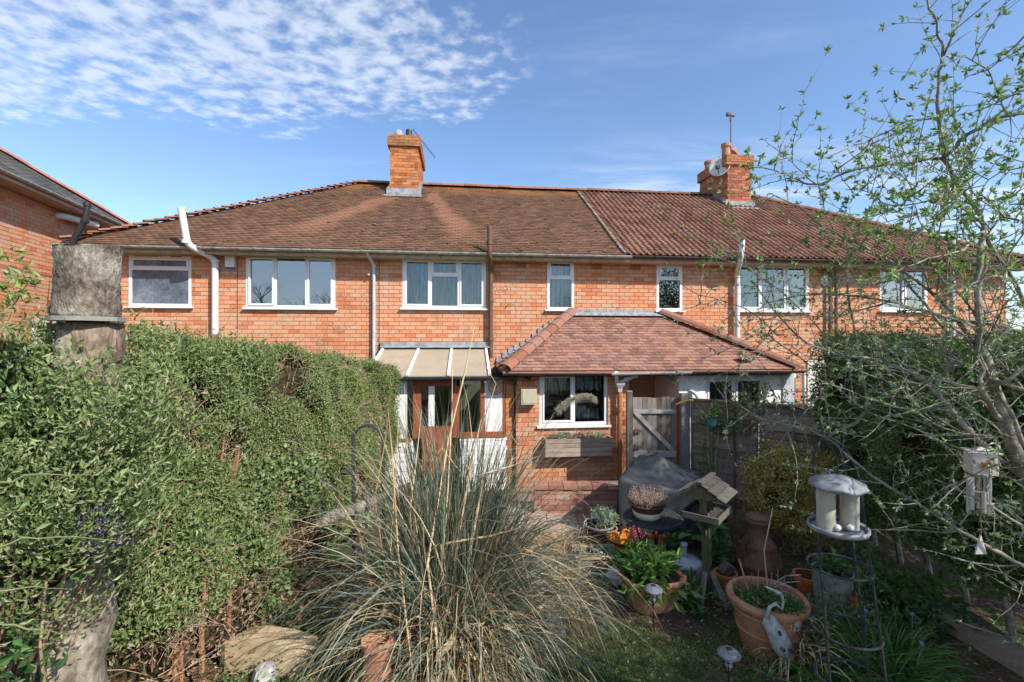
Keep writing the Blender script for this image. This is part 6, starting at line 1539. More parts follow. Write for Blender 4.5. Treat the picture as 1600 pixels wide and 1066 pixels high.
for dx in (-.062, .062):
    cc = fc+Vector((dx, 0, 0)); o_ = MB().lathe([(.043, .01), (.043, zr_-.01)], tuple(cc), 24, cap0=False, cap1=False).build('seed_tube', m_tubeglass, r_, smooth=True)
    MB().lathe([(.038, .012), (.038, .03+.015), (.01, .055)], tuple(cc), 18).build('seed', simple('bird_seed', (.33, .24, .15), .9, .1, var=.4, nscale=60), r_)
    MB().lathe([(.014, -.015), (.016, 0), (.013, .010)], tuple(cc+Vector((.03*(1 if dx < 0 else -1)+.0, -.045, .03))), 12, R=quat_to((0, -1, .2))).build('port', m_plw, r_, smooth=True)
    MB().lathe([(.045, zr_-.012), (.045, zr_+.0)], tuple(cc), 24).build('tube_collar', m_metal_g, r_)
mb = MB(); mb.tube([fc+Vector((0, 0, -.004)), fc+Vector((0, 0, zr_+.05)), fc+Vector((0, 0, zr_+.13)), tuple(ob(zt_)+Vector((0, 0, zt_-.01)))], .003, 6); mb.build('hanger', m_metal_d, r_)
# wind chime
WY = 2.2; wc = at(1534, 705, WY)
r_ = root('wind_chime', 'rust-stained house shaped wind chime with aluminium tubes hanging in the tree', 'wind chime', tuple(wc))
m_rp = simple('rust_stained_white_tin', (.58, .55, .50), .7, .3, var=.1, nscale=30, c2=(.50, .18, .06))
w1 = .055
mb = MB(); mb.box(tuple(wc+Vector((-.005, 0, -.055))), (.095, .08, .10), Euler((0, 0, -.35)).to_matrix()); mb.build('box', m_rp, r_)
mb = MB(); mb.box(tuple(wc+Vector((-.005, 0, .0))), (.115, .10, .006), Euler((0, 0, -.35)).to_matrix()); mb.box(tuple(wc+Vector((-.005, 0, .012))), (.06, .05, .016), Euler((0, 0, -.35)).to_matrix(), taper=.3); mb.build('lid', m_rp, r_)
# rusty flower emblem on the front
mb = MB(); f0 = wc+Vector((-.018, -.047, -.055))
Rw = Euler((0, 0, -.35)).to_matrix()
for k in range(5):
    t = k*1.257+.3; p = f0+Rw @ Vector((math.cos(t)*.018, -.002, math.sin(t)*.014)); mb.box(tuple(p), (.020, .003, .013), Rw @ Euler((0, -t, 0)).to_matrix())
mb.tube([f0+Vector((0, -.001, -.005)), f0+Vector((.018, .0, -.035))], .003, 5); mb.build('rust_motif', m_rust, r_)
for k, (dx, dy, l_, dz_) in enumerate(((-.045, .0, .165, 0), (-.033, .03, .18, -.01), (.005, -.03, .12, -.06), (.018, .03, .17, -.0), (.032, -.005, .16, -.01), (.04, .02, .18, -.0), (-.02, -.03, .10, -.07))):
    mb = MB(); p = wc+Vector((dx, dy, -.115+dz_)); mb.lathe([(.0085, -l_), (.0085, 0)], tuple(p), 10); mb.tube([p, (p.x*.9+wc.x*.1, p.y, wc.z-.10)], .001, 4); mb.build('tube', simple('bright_aluminium', (.62, .63, .65), .3, .6, metal=.7, var=.05, bmp=0), r_)
mb = MB(); mb.lathe([(.004, .0), (.026, .0), (.026, .006), (.004, .006)], tuple(wc+Vector((-.005, 0, -.20))), 16); mb.build('striker', m_greywood, r_)
mb = MB(); mb.tube([wc+Vector((-.005, 0, -.1)), wc+Vector((-.003, 0, -.40))], .002, 5); mb.build('cord', m_rust, r_)
mb = MB(); cc = wc+Vector((-.003, 0, -.49)); mb.prism([cc+Vector((-.03, -.004, 0)), cc+Vector((.032, .004, -.004)), cc+Vector((0, 0, .09))], (.003, .01, 0)); mb.build('wind_sail', m_rp, r_)
mb = MB(); mb.tube([wc+Vector((-.03, 0, .01)), wc+Vector((-.03, 0, .09))], .002, 4); mb.tube([wc+Vector((.02, 0, .01)), wc+Vector((.02, 0, .12))], .002, 4); mb.build('hanging_strings', m_rust, r_)
# ------------------------------------------------------------------ pampas grass
PC = Vector((-.52, 3.95, 0))
r_ = root('pampas_grass', 'huge clump of grey-green pampas grass with dry straw blades and canes', 'pampas grass', PC)
def tuft_blades(n, rad, Lr, bend_, w_, spread, mat, name, seg=8, zc=0.0, kink=.02, up=1.0):
    t = rng.uniform(0, 6.283, n); rr = rad*np.sqrt(rng.random(n))
    P0 = np.stack([PC.x+np.cos(t)*rr, PC.y+np.sin(t)*rr, np.full(n, zc)], 1)
    sp = np.abs(rng.normal(size=n))*spread*.86; t2 = t+rng.normal(size=n)*.5
    D0 = np.stack([np.cos(t2)*sp, np.sin(t2)*sp, np.full(n, up)], 1)
    V, F_, r, Q = blades(P0, D0, rng.uniform(*Lr, n)*np.where(sp > .35, .88, 1.0), rng.uniform(*bend_, n), rng.uniform(*w_, n), seg, kink=kink)
    MB().raw(V, F_, r).build(name, mat, r_, kind='stuff'); return Q
PG = lambda *a, **k: tuft_blades(*a, m_pampas_g, 'green_blades', **k)
PS_ = lambda *a, **k: tuft_blades(*a, m_pampas_s, 'straw_blades', **k)
PG(520, .24, (1.6, 2.5), (.3, 1.9), (.009, .016), .24, seg=9, kink=.03)
PS_(330, .24, (1.5, 2.5), (.3, 2.8), (.006, .012), .28, seg=9, kink=.07)
PG(700, .30, (1.1, 2.1), (.6, 2.8), (.009, .015), .52, kink=.045)
PG(480, .34, (.9, 1.8), (1.4, 3.6), (.008, .014), .80, kink=.05)
PS_(950, .34, (.8, 1.8), (1.0, 4.6), (.005, .011), .62, kink=.09)
PS_(700, .36, (.5, 1.3), (2.5, 5.0), (.006, .012), 1.0, kink=.09)
tuft_blades(170, .3, (1.6, 2.4), (2.6, 5.0), (.003, .006), .42, m_pampas_s, 'curling_threads', seg=16, kink=.07)
# matted dead thatch in the heart of the clump
qt = rng.normal(size=(2600, 3))*np.array([.26, .26, .16])+np.array([PC.x, PC.y, .30]); qt[:, 2] = abs(qt[:, 2])
V, F_, r = leaf_arrays(qt, rng.normal(size=qt.shape)+np.array([0, 0, .4]), rng.uniform(.06, .22, len(qt)), .10, .1, .3); MB().raw(V, F_, r).build('dead_thatch', m_pampas_s, r_, kind='stuff')
canes = [([(690, 1066, 3.3), (668, 880, 3.45), (700, 690, 3.6), (728, 575, 3.6), (743, 503, 3.6)], .010), ([(646, 1066, 3.2), (622, 860, 3.4), (612, 700, 3.5), (606, 640, 3.5)], .008),
 ([(690, 900, 3.6), (700, 760, 3.6), (706, 650, 3.65), (707, 575, 3.65)], .007), ([(610, 860, 3.7), (618, 740, 3.7), (625, 615, 3.75)], .007), ([(660, 900, 3.6), (637, 720, 3.7), (632, 600, 3.7)], .008),
 ([(712, 870, 3.7), (733, 740, 3.7), (752, 655, 3.7)], .011), ([(735, 860, 3.7), (755, 745, 3.75), (762, 700, 3.75)], .013), ([(720, 840, 3.8), (735, 720, 3.8), (775, 600, 3.8), (743, 545, 3.8)], .005),
 ([(760, 870, 3.75), (800, 760, 3.8), (838, 690, 3.85), (868, 642, 3.9)], .006), ([(775, 850, 3.8), (812, 740, 3.8), (845, 690, 3.8)], .009), ([(640, 800, 3.7), (652, 705, 3.75), (659, 640, 3.75)], .006),
 ([(790, 800, 3.8), (800, 715, 3.8), (793, 672, 3.8)], .005), ([(793, 672, 3.8), (812, 700, 3.8)], .006), ([(585, 780, 3.7), (600, 700, 3.7), (606, 655, 3.7)], .006), ([(560, 830, 3.7), (520, 770, 3.6)], .010),
 ([(690, 850, 3.5), (765, 838, 3.5), (815, 824, 3.5)], .011), ([(655, 745, 3.75), (690, 700, 3.75), (700, 681, 3.75)], .010), ([(742, 745, 3.7), (800, 728, 3.7), (842, 713, 3.75)], .009), ([(690, 700, 3.75), (725, 745, 3.7)], .006)]
for pts, rr in canes:
    p = [at(*q) for q in pts]; rad = [rr*(1-.45*i/(len(p)-1)) for i in range(len(p))]; rad[-1] = rr*.12
    P2 = []; R3 = []
    for i in range(len(p)-1):
        for k in range(3): P2.append(p[i].lerp(p[i+1], k/3)); R3.append(rad[i]+(rad[i+1]-rad[i])*k/3)
    P2.append(p[-1]); R3.append(rad[-1])
    if p[0].z > .5 and pts[0][1] > 760: P2 = [Vector((p[0].x*.7+PC.x*.3, p[0].y*.6+PC.y*.4, .1))]+P2; R3 = [rr]+R3
    mb = MB(); mb.tube(P2, R3, 7); mb.build('cane', m_cane, r_, smooth=True)
# plume
pl = [at(868, 642, 3.9), at(880, 630, 3.9), at(898, 621, 3.9), at(915, 618, 3.9), at(928, 624, 3.9)]
pp = []
for i in range(4):
    for k in range(12): pp.append(tuple(pl[i].lerp(pl[i+1], k/12)))
pp = np.array(pp); n = 1500; k = rng.integers(0, len(pp), n)
P0 = pp[k]; D0 = np.stack([.9+rng.normal(size=n)*.35, rng.normal(size=n)*.5, .15+rng.normal(size=n)*.45], 1)
V, F_, r, Q = blades(P0, D0, rng.uniform(.03, .075, n), rng.uniform(1, 2.5, n), np.full(n, .0013), 4, kink=.03)
MB().raw(V, F_, r).build('plume', m_plume, r_, kind='stuff')
q2 = pp[k]; V, F_, r = leaf_arrays(q2+rng.normal(size=q2.shape)*.009, D0, rng.uniform(.01, .025, n), .2); MB().raw(V, F_, r).build('plume_fluff', m_plume, r_, kind='stuff')
# dry grass and litter right of the pampas, with sleepers
r2 = root('dry_grass_tuft', 'low straw coloured tuft at the right foot of the pampas grass', 'grass tuft', (.42, 4.6, 0))
for (cx0, cy0, n, L) in ((.30, 4.55, 420, .75), (.55, 4.9, 380, .7), (.2, 5.1, 250, .8), (.75, 5.3, 160, .5), (.45, 5.6, 420, .85), (.1, 5.9, 380, .9), (.8, 5.9, 320, .7), (-.4, 5.7, 300, .9)):
    strap_tuft('blades', m_pampas_s, r2, (cx0, cy0, 0), n, .22, L, .006, 3.0, .9, seg=7, kink=.06)
strap_tuft('green_blades', m_pampas_g, r2, (.45, 4.8, 0), 420, .32, .7, .008, 2.5, .9, seg=7)
sl = root('timber_sleeper', 'weathered pale sleeper edging beside the pampas grass and lawn', 'sleeper', (.40, 4.2, 0))
mb = MB(); mb.box((.40, 4.36, .07), (.13, .40, .14), Euler((0, 0, .08)).to_matrix()); mb.build('sleeper', m_greywood, sl)
# ------------------------------------------------------------------ lawn
def lawn(n, fn, h_, mat, nm, label, seg=3, w_=.004):
    x = rng.uniform(.35, 2.6, n); y = rng.uniform(3.1, 5.2, n); k = fn(x, y)+rng.normal(size=n)*.05 > 0; x = x[k]; y = y[k]; n = len(x)
    P0 = np.stack([x, y, np.zeros(n)], 1); D0 = np.stack([rng.normal(size=n)*.45, rng.normal(size=n)*.45, np.ones(n)], 1)
    V, F_, r, Q = blades(P0, D0, rng.uniform(.5, 1.2, n)*h_, rng.uniform(.3, 1.6, n), np.full(n, w_), seg)
    o = MB().raw(V, F_, r).build(nm, mat); tag(o, label, 'grass', kind='stuff')
lawn(52000, lambda x, y: np.minimum(np.minimum(4.62-.30*(x-.6)-y+.1*np.sin(x*7), 1.72+.35*np.sin(y*2.1)-x+.1*np.sin(y*9)), x-.5), .038, m_grass, 'lawn', 'short shaded lawn grass between the pampas and the soil bed')
mb = MB(); mb.prism([(.5, 3.0, 0), (1.85, 3.0, 0), (1.7, 3.7, 0), (1.5, 4.25, 0), (.5, 4.6, 0)], (0, 0, .006)); tag(mb.build('lawn_turf', simple('turf', (.045, .065, .02), 1, .05, var=.4, nscale=20)), kind='structure')
# bluebell leaves and weeds in the right corner
r2 = root('strap_leaf_clump', 'lush green strap-leaved bulb clump at the bottom right, behind the obelisk foot', 'plant', (3.0, 3.9, 0))
for (cx0, cy0, n, L) in ((2.75, 3.95, 300, .42), (3.1, 3.85, 380, .45), (3.3, 4.05, 260, .42), (2.5, 4.05, 140, .35), (3.05, 3.6, 260, .42), (2.6, 3.7, 200, .36)):
    strap_tuft('leaves', m_strap, r2, (cx0, cy0, 0), n, .24, L, .014, 1.5, .8, seg=5)
mb = MB()
for k in range(3):
    c = Vector((3.1+.22*k, 3.9+random.uniform(-.2, .2), .30+random.uniform(-.03, .08))); mb.lathe([(.004, 0), (.012, .01), (.016, .03)], tuple(c), 6)
    mb.tube([(c.x, c.y, 0), tuple(c)], .003, 4)
mb.build('blue_flowers', simple('bluebell', (.20, .22, .45), .7), r2, kind='stuff')
def plant(label, c, n, size, mat, h_, rad, nm='leafy_plant', wr=.5, up=.3, ncl=24):
    r2 = root(nm, label, 'plant', (c[0], c[1], 0)); cl = [(c[0]+random.gauss(0, rad), c[1]+random.gauss(0, rad), .03+random.random()*h_) for _ in range(ncl)]
    foliage('leaves', mat, r2, np.array(cl), n, .045, size, np.array([[0, -.1, .8]]), .6, up, wr)
    mb = MB()
    for p in cl[::2]: mb.tube([(c[0], c[1], 0), (p[0]*.6+c[0]*.4, p[1]*.6+c[1]*.4, p[2]*.7), p], .004, 4, cap=False)
    mb.build('stems', m_twig_tan, r2); return r2
c = g(1400, 950); plant('broad-leaved green plant at the foot of the right hedge', (c.x, c.y), 520, .10, m_lush, .40, .18, wr=.42)
c = g(1445, 985); plant('dark low leaves under the right hedge by the old sleeper', (c.x, c.y), 420, .07, m_holly, .25, .2)
c = g(1085, 945); plant('small green rosette plant at the foot of the bird table', (c.x-.05, c.y), 200, .08, m_lush, .14, .08, wr=.35)
c = g(1148, 950); plant('low green weeds between the bird table and the big pot', (c.x, c.y), 420, .035, m_bramble, .12, .15)
c = g(1170, 880); plant('dark leafy plant behind the bird table against the chimenea', (c.x-.25, c.y+.2), 420, .06, m_bramble, .35, .14)
c = g(1062, 868); plant('hosta-like wrinkled green plant by the barbecue cover', (c.x, c.y+.15), 130, .13, m_lush, .22, .09, wr=.75)
c = g(1110, 890); plant('green leaves between the bird table post and the cover', (c.x+.05, c.y+.1), 110, .12, m_lush, .45, .06, wr=.6)
c = g(1265, 1050); r3 = plant('tangle of withered tan stalks in front of the obelisk', (c.x, c.y+.1), 260, .05, m_dead, .35, .12, nm='withered_plant'); strap_tuft('withered_stalks', m_cane, r3, (c.x, c.y+.1, 0), 75, .16, .62, .010, 4.2, .7, seg=9, kink=.09)
c = g(1200, 1055); plant('low ferny weeds at the bottom edge beside the heron', (c.x, c.y), 500, .03, m_strap, .10, .2)
c = g(1000, 1010); 
c = g(1360, 1000); plant('mixed green weeds under the obelisk hoops', (c.x-.1, c.y+.2), 900, .04, m_bramble, .25, .25, ncl=60)
c = g(1290, 880); plant('dark green foliage behind the pale ribbed bucket', (c.x, c.y+.2), 1100, .04, m_conifer, .6, .22, ncl=70)
# old sleepers / log in the lower right
r2 = root('old_sleeper', 'old grey sleeper log lying in the shade under the right hedge', 'sleeper', (3.95, 4.1, 0)); a = g(1475, 985); b_ = g(1640, 1075)
mb = MB(); mb.bar((a.x+.02, a.y+.1, .08), (b_.x, b_.y+.1, .08), .18, .16); mb.build('sleeper', m_board_h, r2)

# ------------------------------------------------------------------ right hedge (tall, dark)
r2 = root('dark_hedge', 'tall dark green hedge along the right side behind the budding tree', 'hedge', (4.6, 5.0, 0))
def hxr(y): return 4.32-.16*(6.4-y)*1.0
def hwr(a, b_): return .13*math.sin(a*1.9+b_*1.5)+.08*math.sin(a*4.7-b_*3.3)+.05*math.sin(a*9+b_*8)
def hzr(y): return 2.66+.10*math.sin(y*2.3)+.06*math.sin(y*5.1)
def rface(n, lo=.55):
    y = rng.uniform(1.6, 6.5, n); ht = np.array([hzr(v) for v in y]); z = lo+(ht-lo)*rng.random(n); x = np.array([hxr(a)+hwr(a, b_) for a, b_ in zip(y, z)])+np.clip((.95-z)/.4, 0, 1)*.30+np.clip((z-(ht-.2))/.2, 0, 1)**2*.15
    return np.stack([x, y, z], 1)
Pf = rface(11000); Pf = Pf[(np.sin(Pf[:, 1]*3.7+Pf[:, 2]*2)*np.sin(Pf[:, 2]*5.1-Pf[:, 1])+.4*np.sin(Pf[:, 1]*11)) > -.85]
foliage('foliage', m_conifer, r2, Pf, 76000, .04, .032, np.array([[-.75, -.35, .25]]), .9, .25, .5)
y = rng.uniform(1.6, 6.5, 4000); Tp = np.stack([np.array([hxr(v) for v in y])+rng.uniform(.05, 1.3, 4000), y, np.array([hzr(v) for v in y])], 1); foliage('top_foliage', m_conifer, r2, Tp, 26000, .05, .034, np.array([[0, 0, 1.0]]), .9, .2, .5)
En = np.stack([4.32+rng.uniform(-.05, 1.4, 2500), np.full(2500, 6.5), rng.uniform(.5, 2.66, 2500)], 1); foliage('end_foliage', m_conifer, r2, En, 9000, .06, .034, np.array([[-.2, 1, .2]]), .9, .2, .5)
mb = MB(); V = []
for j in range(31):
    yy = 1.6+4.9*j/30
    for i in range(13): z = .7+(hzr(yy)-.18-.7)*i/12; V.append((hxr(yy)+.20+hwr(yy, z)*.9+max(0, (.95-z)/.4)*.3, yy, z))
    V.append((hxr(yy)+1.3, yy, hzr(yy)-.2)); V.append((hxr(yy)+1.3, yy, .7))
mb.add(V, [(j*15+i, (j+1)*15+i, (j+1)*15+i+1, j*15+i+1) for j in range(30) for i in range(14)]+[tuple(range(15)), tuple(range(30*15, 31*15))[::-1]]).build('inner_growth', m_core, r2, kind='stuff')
tp_ = rface(420); mb = MB(); twigs(mb, tp_+np.array([.08, 0, 0]), np.array([-.5, -.2, .8])+rng.normal(size=(len(tp_), 3))*.5, rng.uniform(.1, .35, len(tp_)), .004, 4); mb.build('bare_twigs', m_twig_tan, r2, kind='stuff')
mb = MB()
for k in range(9): yy = 2.2+.5*k; mb.tube([(hxr(yy)+.6, yy, 0), (hxr(yy)+.5, yy+.05, .8)], .035, 7)
mb.build('stems', m_twig_dark, r2)
# growth behind the hedge that lifts the skyline against the house
shrub('garden_shrub', 'rounded green shrub rising just behind the right hedge', 'shrub', (6.4, 7.0, 0), [(6.2, 7.1, 1.9, .9, .7, .85), (7.3, 6.9, 1.9, 1.0, .7, .95), (5.4, 7.4, 1.5, .6, .5, .9)], 700, 15000, m_conifer, .05, .5, .08, 40, core=.8)
# ------------------------------------------------------------------ bronze shrub, fence climbers
sb_ = Vector((3.65, 6.0, 0))
shrub('bronze_shrub', 'rounded golden bronze leaved shrub between the lap fence and the obelisk', 'shrub', sb_, [(3.62, 6.05, .92, .50, .38, .44), (3.98, 6.0, .80, .38, .35, .42), (3.38, 5.95, .68, .30, .3, .30), (3.75, 5.9, .5, .4, .3, .35)], 900, 26000, m_gold, .032, .55, .045, 110, up=.3, core=.4)
def climber(label, pts, n, size, mat, sd_=.07, wr=.5, nm='climbing_plant'):
    P = np.array([tuple(p) for p in pts]); r2 = root(nm, label, 'climber', (P[0][0], P[0][1], 0)); foliage('leaves', mat, r2, P, n, sd_, size, np.array([[0, -.7, .3]]), .7, .3, wr)
    mb = MB(); lo = Vector((P[:, 0].mean(), P[0][1], 0))
    for p in pts[::2]: p = Vector(p); mb.tube([lo+Vector((random.gauss(0, .04), 0, 0)), lo.lerp(p, .55)+Vector((random.gauss(0, .05), -.02, .1)), p], [.007, .006, .003], 5, cap=False)
    mb.build('stems', m_twig_tan, r2); return r2
climber('dark green climber with pale sprays on the lap fence top', [at(x, y, 7.25) for x, y in ((1105, 650), (1118, 640), (1125, 655), (1140, 650), (1150, 660), (1110, 665), (1132, 672), (1100, 700), (1104, 725), (1095, 745))], 750, .05, m_bramble)
climber('pink tipped rose climber above the lap fence', [at(x, y, 7.1) for x, y in ((1150, 630), (1165, 622), (1178, 630), (1190, 622), (1200, 634), (1205, 645), (1185, 645), (1170, 655), (1160, 668), (1196, 612), (1180, 660), (1192, 700), (1185, 730))], 950, .045, m_pinkleaf)
climber('variegated silvery climber low on the right end of the fence', [at(x, y, 6.9) for x, y in ((1230, 650), (1245, 655), (1255, 668), (1262, 640), (1270, 660), (1240, 640))], 420, .045, m_silver)
r2 = root('hanging_teal_pot', 'small teal pot fixed high on the lap fence among leaves', 'pot', tuple(at(1112, 655, 7.15))); MB().lathe([(.05, -.1), (.08, 0), (.085, .01), (.07, .0)], tuple(at(1112, 655, 7.15)), 16, cap1=False).build('pot', simple('teal_plastic', (.05, .25, .24), .5), r2)
# plants in the window box
bxr = box_rect
P = np.array([tuple(H.world((random.uniform(bxr[0]+.05, bxr[1]-.05), bxr[2]+random.uniform(-.06, .06), bxr[3]+random.uniform(-.01, .05)))) for _ in range(70)])
r2 = root('window_box_plants', 'row of small green and dry plants growing in the window box', 'plants', tuple(P[0])); foliage('leaves', m_silver, r2, P, 1500, .03, .03, np.array([[0, 0, 1.0]]), .6, .3, .4); foliage('dry_leaves', m_dead, r2, P, 500, .03, .03, np.array([[0, 0, .6]]), .6, .3, .4)
MB().tube([tuple(v) for v in P[:3]], .004, 4).build('stems', m_twig_tan, r2)
# sprig above the clipped hedge
climber('thin bramble sprig poking above the clipped hedge against the brickwork', [at(x, y, 6.2) for x, y in ((445, 556), (452, 548), (458, 541), (466, 552), (440, 562), (470, 558))], 75, .05, m_bramble, .03)
climber('second small sprig above the hedge near the pale downpipe', [at(x, y, 6.6) for x, y in ((549, 562), (552, 556), (550, 570))], 22, .04, m_budleaf, .02)

# ------------------------------------------------------------------ the budding tree in the right foreground
tr = root('budding_tree', 'young grey-barked tree with fresh green leaf tufts filling the right side', 'tree', (3.05, 2.15, 0))
TY = 2.2
BRS = [
 # (points (px,py,Y), r0, r1)
 ([(1720, 1180, 2.35), (1690, 1000, 2.35), (1660, 860, 2.3), (1625, 770, 2.25), (1597, 738, 2.2), (1570, 660, 2.2), (1556, 610, 2.2), (1540, 560, 2.2), (1529, 536, 2.2)], .062, .030),
 ([(1529, 536, 2.2), (1527, 457, 2.2), (1531, 400, 2.2), (1536, 352, 2.2), (1526, 333, 2.2), (1504, 299, 2.2), (1474, 248, 2.2)], .026, .013),
 ([(1474, 248, 2.2), (1466, 187, 2.18), (1468, 112, 2.15), (1474, 86, 2.15), (1463, 37, 2.1), (1448, 0, 2.1), (1440, -60, 2.1)], .010, .004),
 ([(1474, 86, 2.15), (1486, 60, 2.1), (1497, 38, 2.1), (1506, 10, 2.1), (1512, -40, 2.1)], .006, .003),
 ([(1474, 248, 2.2), (1443, 250, 2.2), (1388, 257, 2.25), (1343, 265, 2.3), (1305, 276, 2.35), (1275, 289, 2.4), (1250, 282, 2.4), (1230, 274, 2.4), (1200, 263, 2.45), (1174, 259, 2.45)], .010, .003),
 ([(1275, 289, 2.4), (1245, 262, 2.4), (1222, 240, 2.45), (1196, 218, 2.45)], .004, .002),
 ([(1474, 248, 2.2), (1500, 222, 2.15), (1538, 194, 2.1), (1571, 182, 2.05), (1600, 177, 2.0), (1660, 150, 2.0)], .011, .006),
 ([(1571, 182, 2.05), (1562, 150, 2.05), (1548, 118, 2.1), (1520, 95, 2.1), (1478, 90, 2.15)], .005, .002),
 ([(1620, 30, 1.95), (1590, 68, 2.0), (1563, 88, 2.05), (1540, 110, 2.05), (1510, 120, 2.1)], .005, .002),
 ([(1640, 130, 2.0), (1600, 142, 2.0), (1560, 158, 2.05), (1530, 172, 2.1), (1500, 180, 2.1)], .005, .002),
 ([(1466, 187, 2.18), (1425, 188, 2.2), (1388, 206, 2.25), (1350, 223, 2.3), (1313, 236, 2.3), (1292, 248, 2.3)], .006, .002),
 ([(1363, 218, 2.3), (1366, 245, 2.3), (1374, 272, 2.25), (1385, 296, 2.2)], .004, .0015),
 ([(1536, 352, 2.2), (1500, 322, 2.2), (1463, 312, 2.2), (1430, 318, 2.25), (1390, 322, 2.3), (1355, 300, 2.3), (1322, 296, 2.3)], .006, .002),
 ([(1640, 600, 2.2), (1600, 470, 2.2), (1560, 400, 2.2), (1536, 362, 2.2)], .012, .010),
 ([(1660, 820, 2.3), (1600, 745, 2.25), (1562, 716, 2.2), (1535, 694, 2.2), (1491, 643, 2.25), (1456, 607, 2.3), (1421, 580, 2.35), (1365, 562, 2.4), (1310, 554, 2.45), (1263, 536, 2.5), (1224, 501, 2.55), (1198, 470, 2.6), (1178, 440, 2.6)], .030, .004),
 ([(1456, 607, 2.3), (1476, 584, 2.28), (1486, 556, 2.25), (1478, 520, 2.25), (1440, 470, 2.3), (1405, 420, 2.35)], .018, .008),
 ([(1640, 900, 2.25), (1600, 885, 2.25), (1550, 858, 2.3), (1500, 830, 2.35), (1440, 790, 2.4), (1380, 755, 2.5), (1330, 717, 2.55), (1291, 684, 2.6), (1252, 669, 2.65), (1201, 658, 2.7), (1159, 636, 2.75), (1134, 605, 2.8), (1117, 590, 2.8)], .020, .003),
 ([(1600, 520, 2.15), (1545, 505, 2.2), (1493, 501, 2.25), (1436, 483, 2.3), (1388, 471, 2.35), (1343, 464, 2.4), (1294, 460, 2.45), (1238, 464, 2.5), (1200, 474, 2.55)], .011, .003),
 ([(1556, 610, 2.2), (1500, 505, 2.25), (1463, 464, 2.3), (1425, 434, 2.3), (1388, 408, 2.35), (1335, 378, 2.4), (1290, 359, 2.45), (1260, 333, 2.5), (1219, 310, 2.5), (1200, 303, 2.55), (1188, 325, 2.55)], .018, .003),
 ([(1335, 378, 2.4), (1350, 340, 2.4), (1373, 306, 2.4), (1390, 270, 2.4)], .006, .002),
 ([(1324, 379, 2.4), (1324, 458, 2.4), (1336, 521, 2.4), (1348, 576, 2.45), (1352, 643, 2.5), (1325, 665, 2.55), (1291, 684, 2.6)], .004, .010),
 ([(1352, 643, 2.5), (1300, 600, 2.5), (1262, 568, 2.55), (1222, 540, 2.6), (1190, 520, 2.6), (1140, 545, 2.65), (1100, 560, 2.7)], .006, .002),
 ([(1536, 362, 2.2), (1500, 392, 2.15), (1450, 405, 2.1), (1400, 425, 2.1), (1350, 450, 2.1)], .008, .002),
 ([(1570, 660, 2.2), (1535, 615, 2.1), (1533, 592, 2.1), (1529, 536, 2.1), (1527, 470, 2.05), (1540, 400, 2.05)], .022, .012),
 ([(1660, 760, 2.1), (1600, 690, 2.1), (1575, 640, 2.1), (1548, 590, 2.15), (1520, 540, 2.2), (1480, 500, 2.2)], .014, .006),
 ([(1650, 620, 2.0), (1600, 610, 2.05), (1570, 600, 2.1), (1545, 590, 2.15)], .012, .010),
 ([(1700, 560, 2.0), (1640, 552, 2.0), (1580, 590, 2.05), (1545, 606, 2.1)], .016, .014),
 ([(1500, 820, 2.2), (1545, 775, 2.2), (1600, 825, 2.2)], .004, .003), ([(1460, 750, 2.3), (1520, 775, 2.2), (1600, 822, 2.1), (1650, 850, 2.1)], .005, .008),
 ([(1224, 501, 2.55), (1195, 530, 2.6), (1170, 560, 2.6), (1120, 590, 2.7), (1090, 600, 2.7)], .004, .0015),
 ([(1040, 410, 2.9), (1060, 440, 2.85), (1090, 460, 2.8), (1130, 470, 2.75), (1178, 490, 2.7), (1215, 525, 2.6)], .0015, .004),
 ([(1052, 490, 2.9), (1090, 478, 2.85), (1130, 465, 2.8)], .0015, .003), ([(1300, 600, 2.5), (1260, 640, 2.5), (1220, 690, 2.55), (1180, 720, 2.6)], .004, .0015),
 ([(1421, 580, 2.35), (1400, 620, 2.3), (1380, 660, 2.3), (1340, 690, 2.3)], .006, .002), ([(1620, 400, 2.0), (1580, 410, 2.05), (1545, 440, 2.1), (1500, 450, 2.1)], .006, .002),
 ([(1640, 330, 2.0), (1600, 345, 2.0), (1560, 330, 2.05), (1520, 300, 2.1), (1496, 250, 2.1), (1480, 200, 2.1)], .007, .002), ([(1640, 250, 2.0), (1600, 262, 2.0), (1560, 270, 2.05), (1530, 300, 2.1)], .005, .002),
]
def smooth_path(P, k=3):
    out = []
    for i in range(len(P)-1):
        p0 = P[max(i-1, 0)]; p1 = P[i]; p2 = P[i+1]; p3 = P[min(i+2, len(P)-1)]
        for j in range(k):
            t = j/k; out.append(.5*((2*p1)+(p2-p0)*t+(2*p0-5*p1+4*p2-p3)*t*t+(3*p1-p0-3*p2+p3)*t**3))
    return out+[P[-1]]
mbT = MB(); tips = []; RT = random.Random(12)
paths = []
for pts, r0, r1 in BRS:
    P = smooth_path([at(*p) for p in pts]); n = len(P); P = [p+Vector((RT.gauss(0, .0025), RT.gauss(0, .006), RT.gauss(0, .0025))) for p in P]
    R3 = [(r0+(r1-r0)*(i/(n-1))**.8)*(.62 if r0 > .015 else .85) for i in range(n)]
    R3 = [x*(1+.10*RT.uniform(-1, 1)) for x in R3]
    if r0 > .028: mbT.tube(P, R3, 12)
    else: mbT.tube(P, R3, 7)
    paths.append((P, R3))
base = at(1720, 1180, 2.35); mbT.tube([(base.x+.05, base.y, 0), tuple(base)], [.085, .062], 12)
mbT.build('trunk_and_limbs', m_twig_dark, tr, smooth=True)
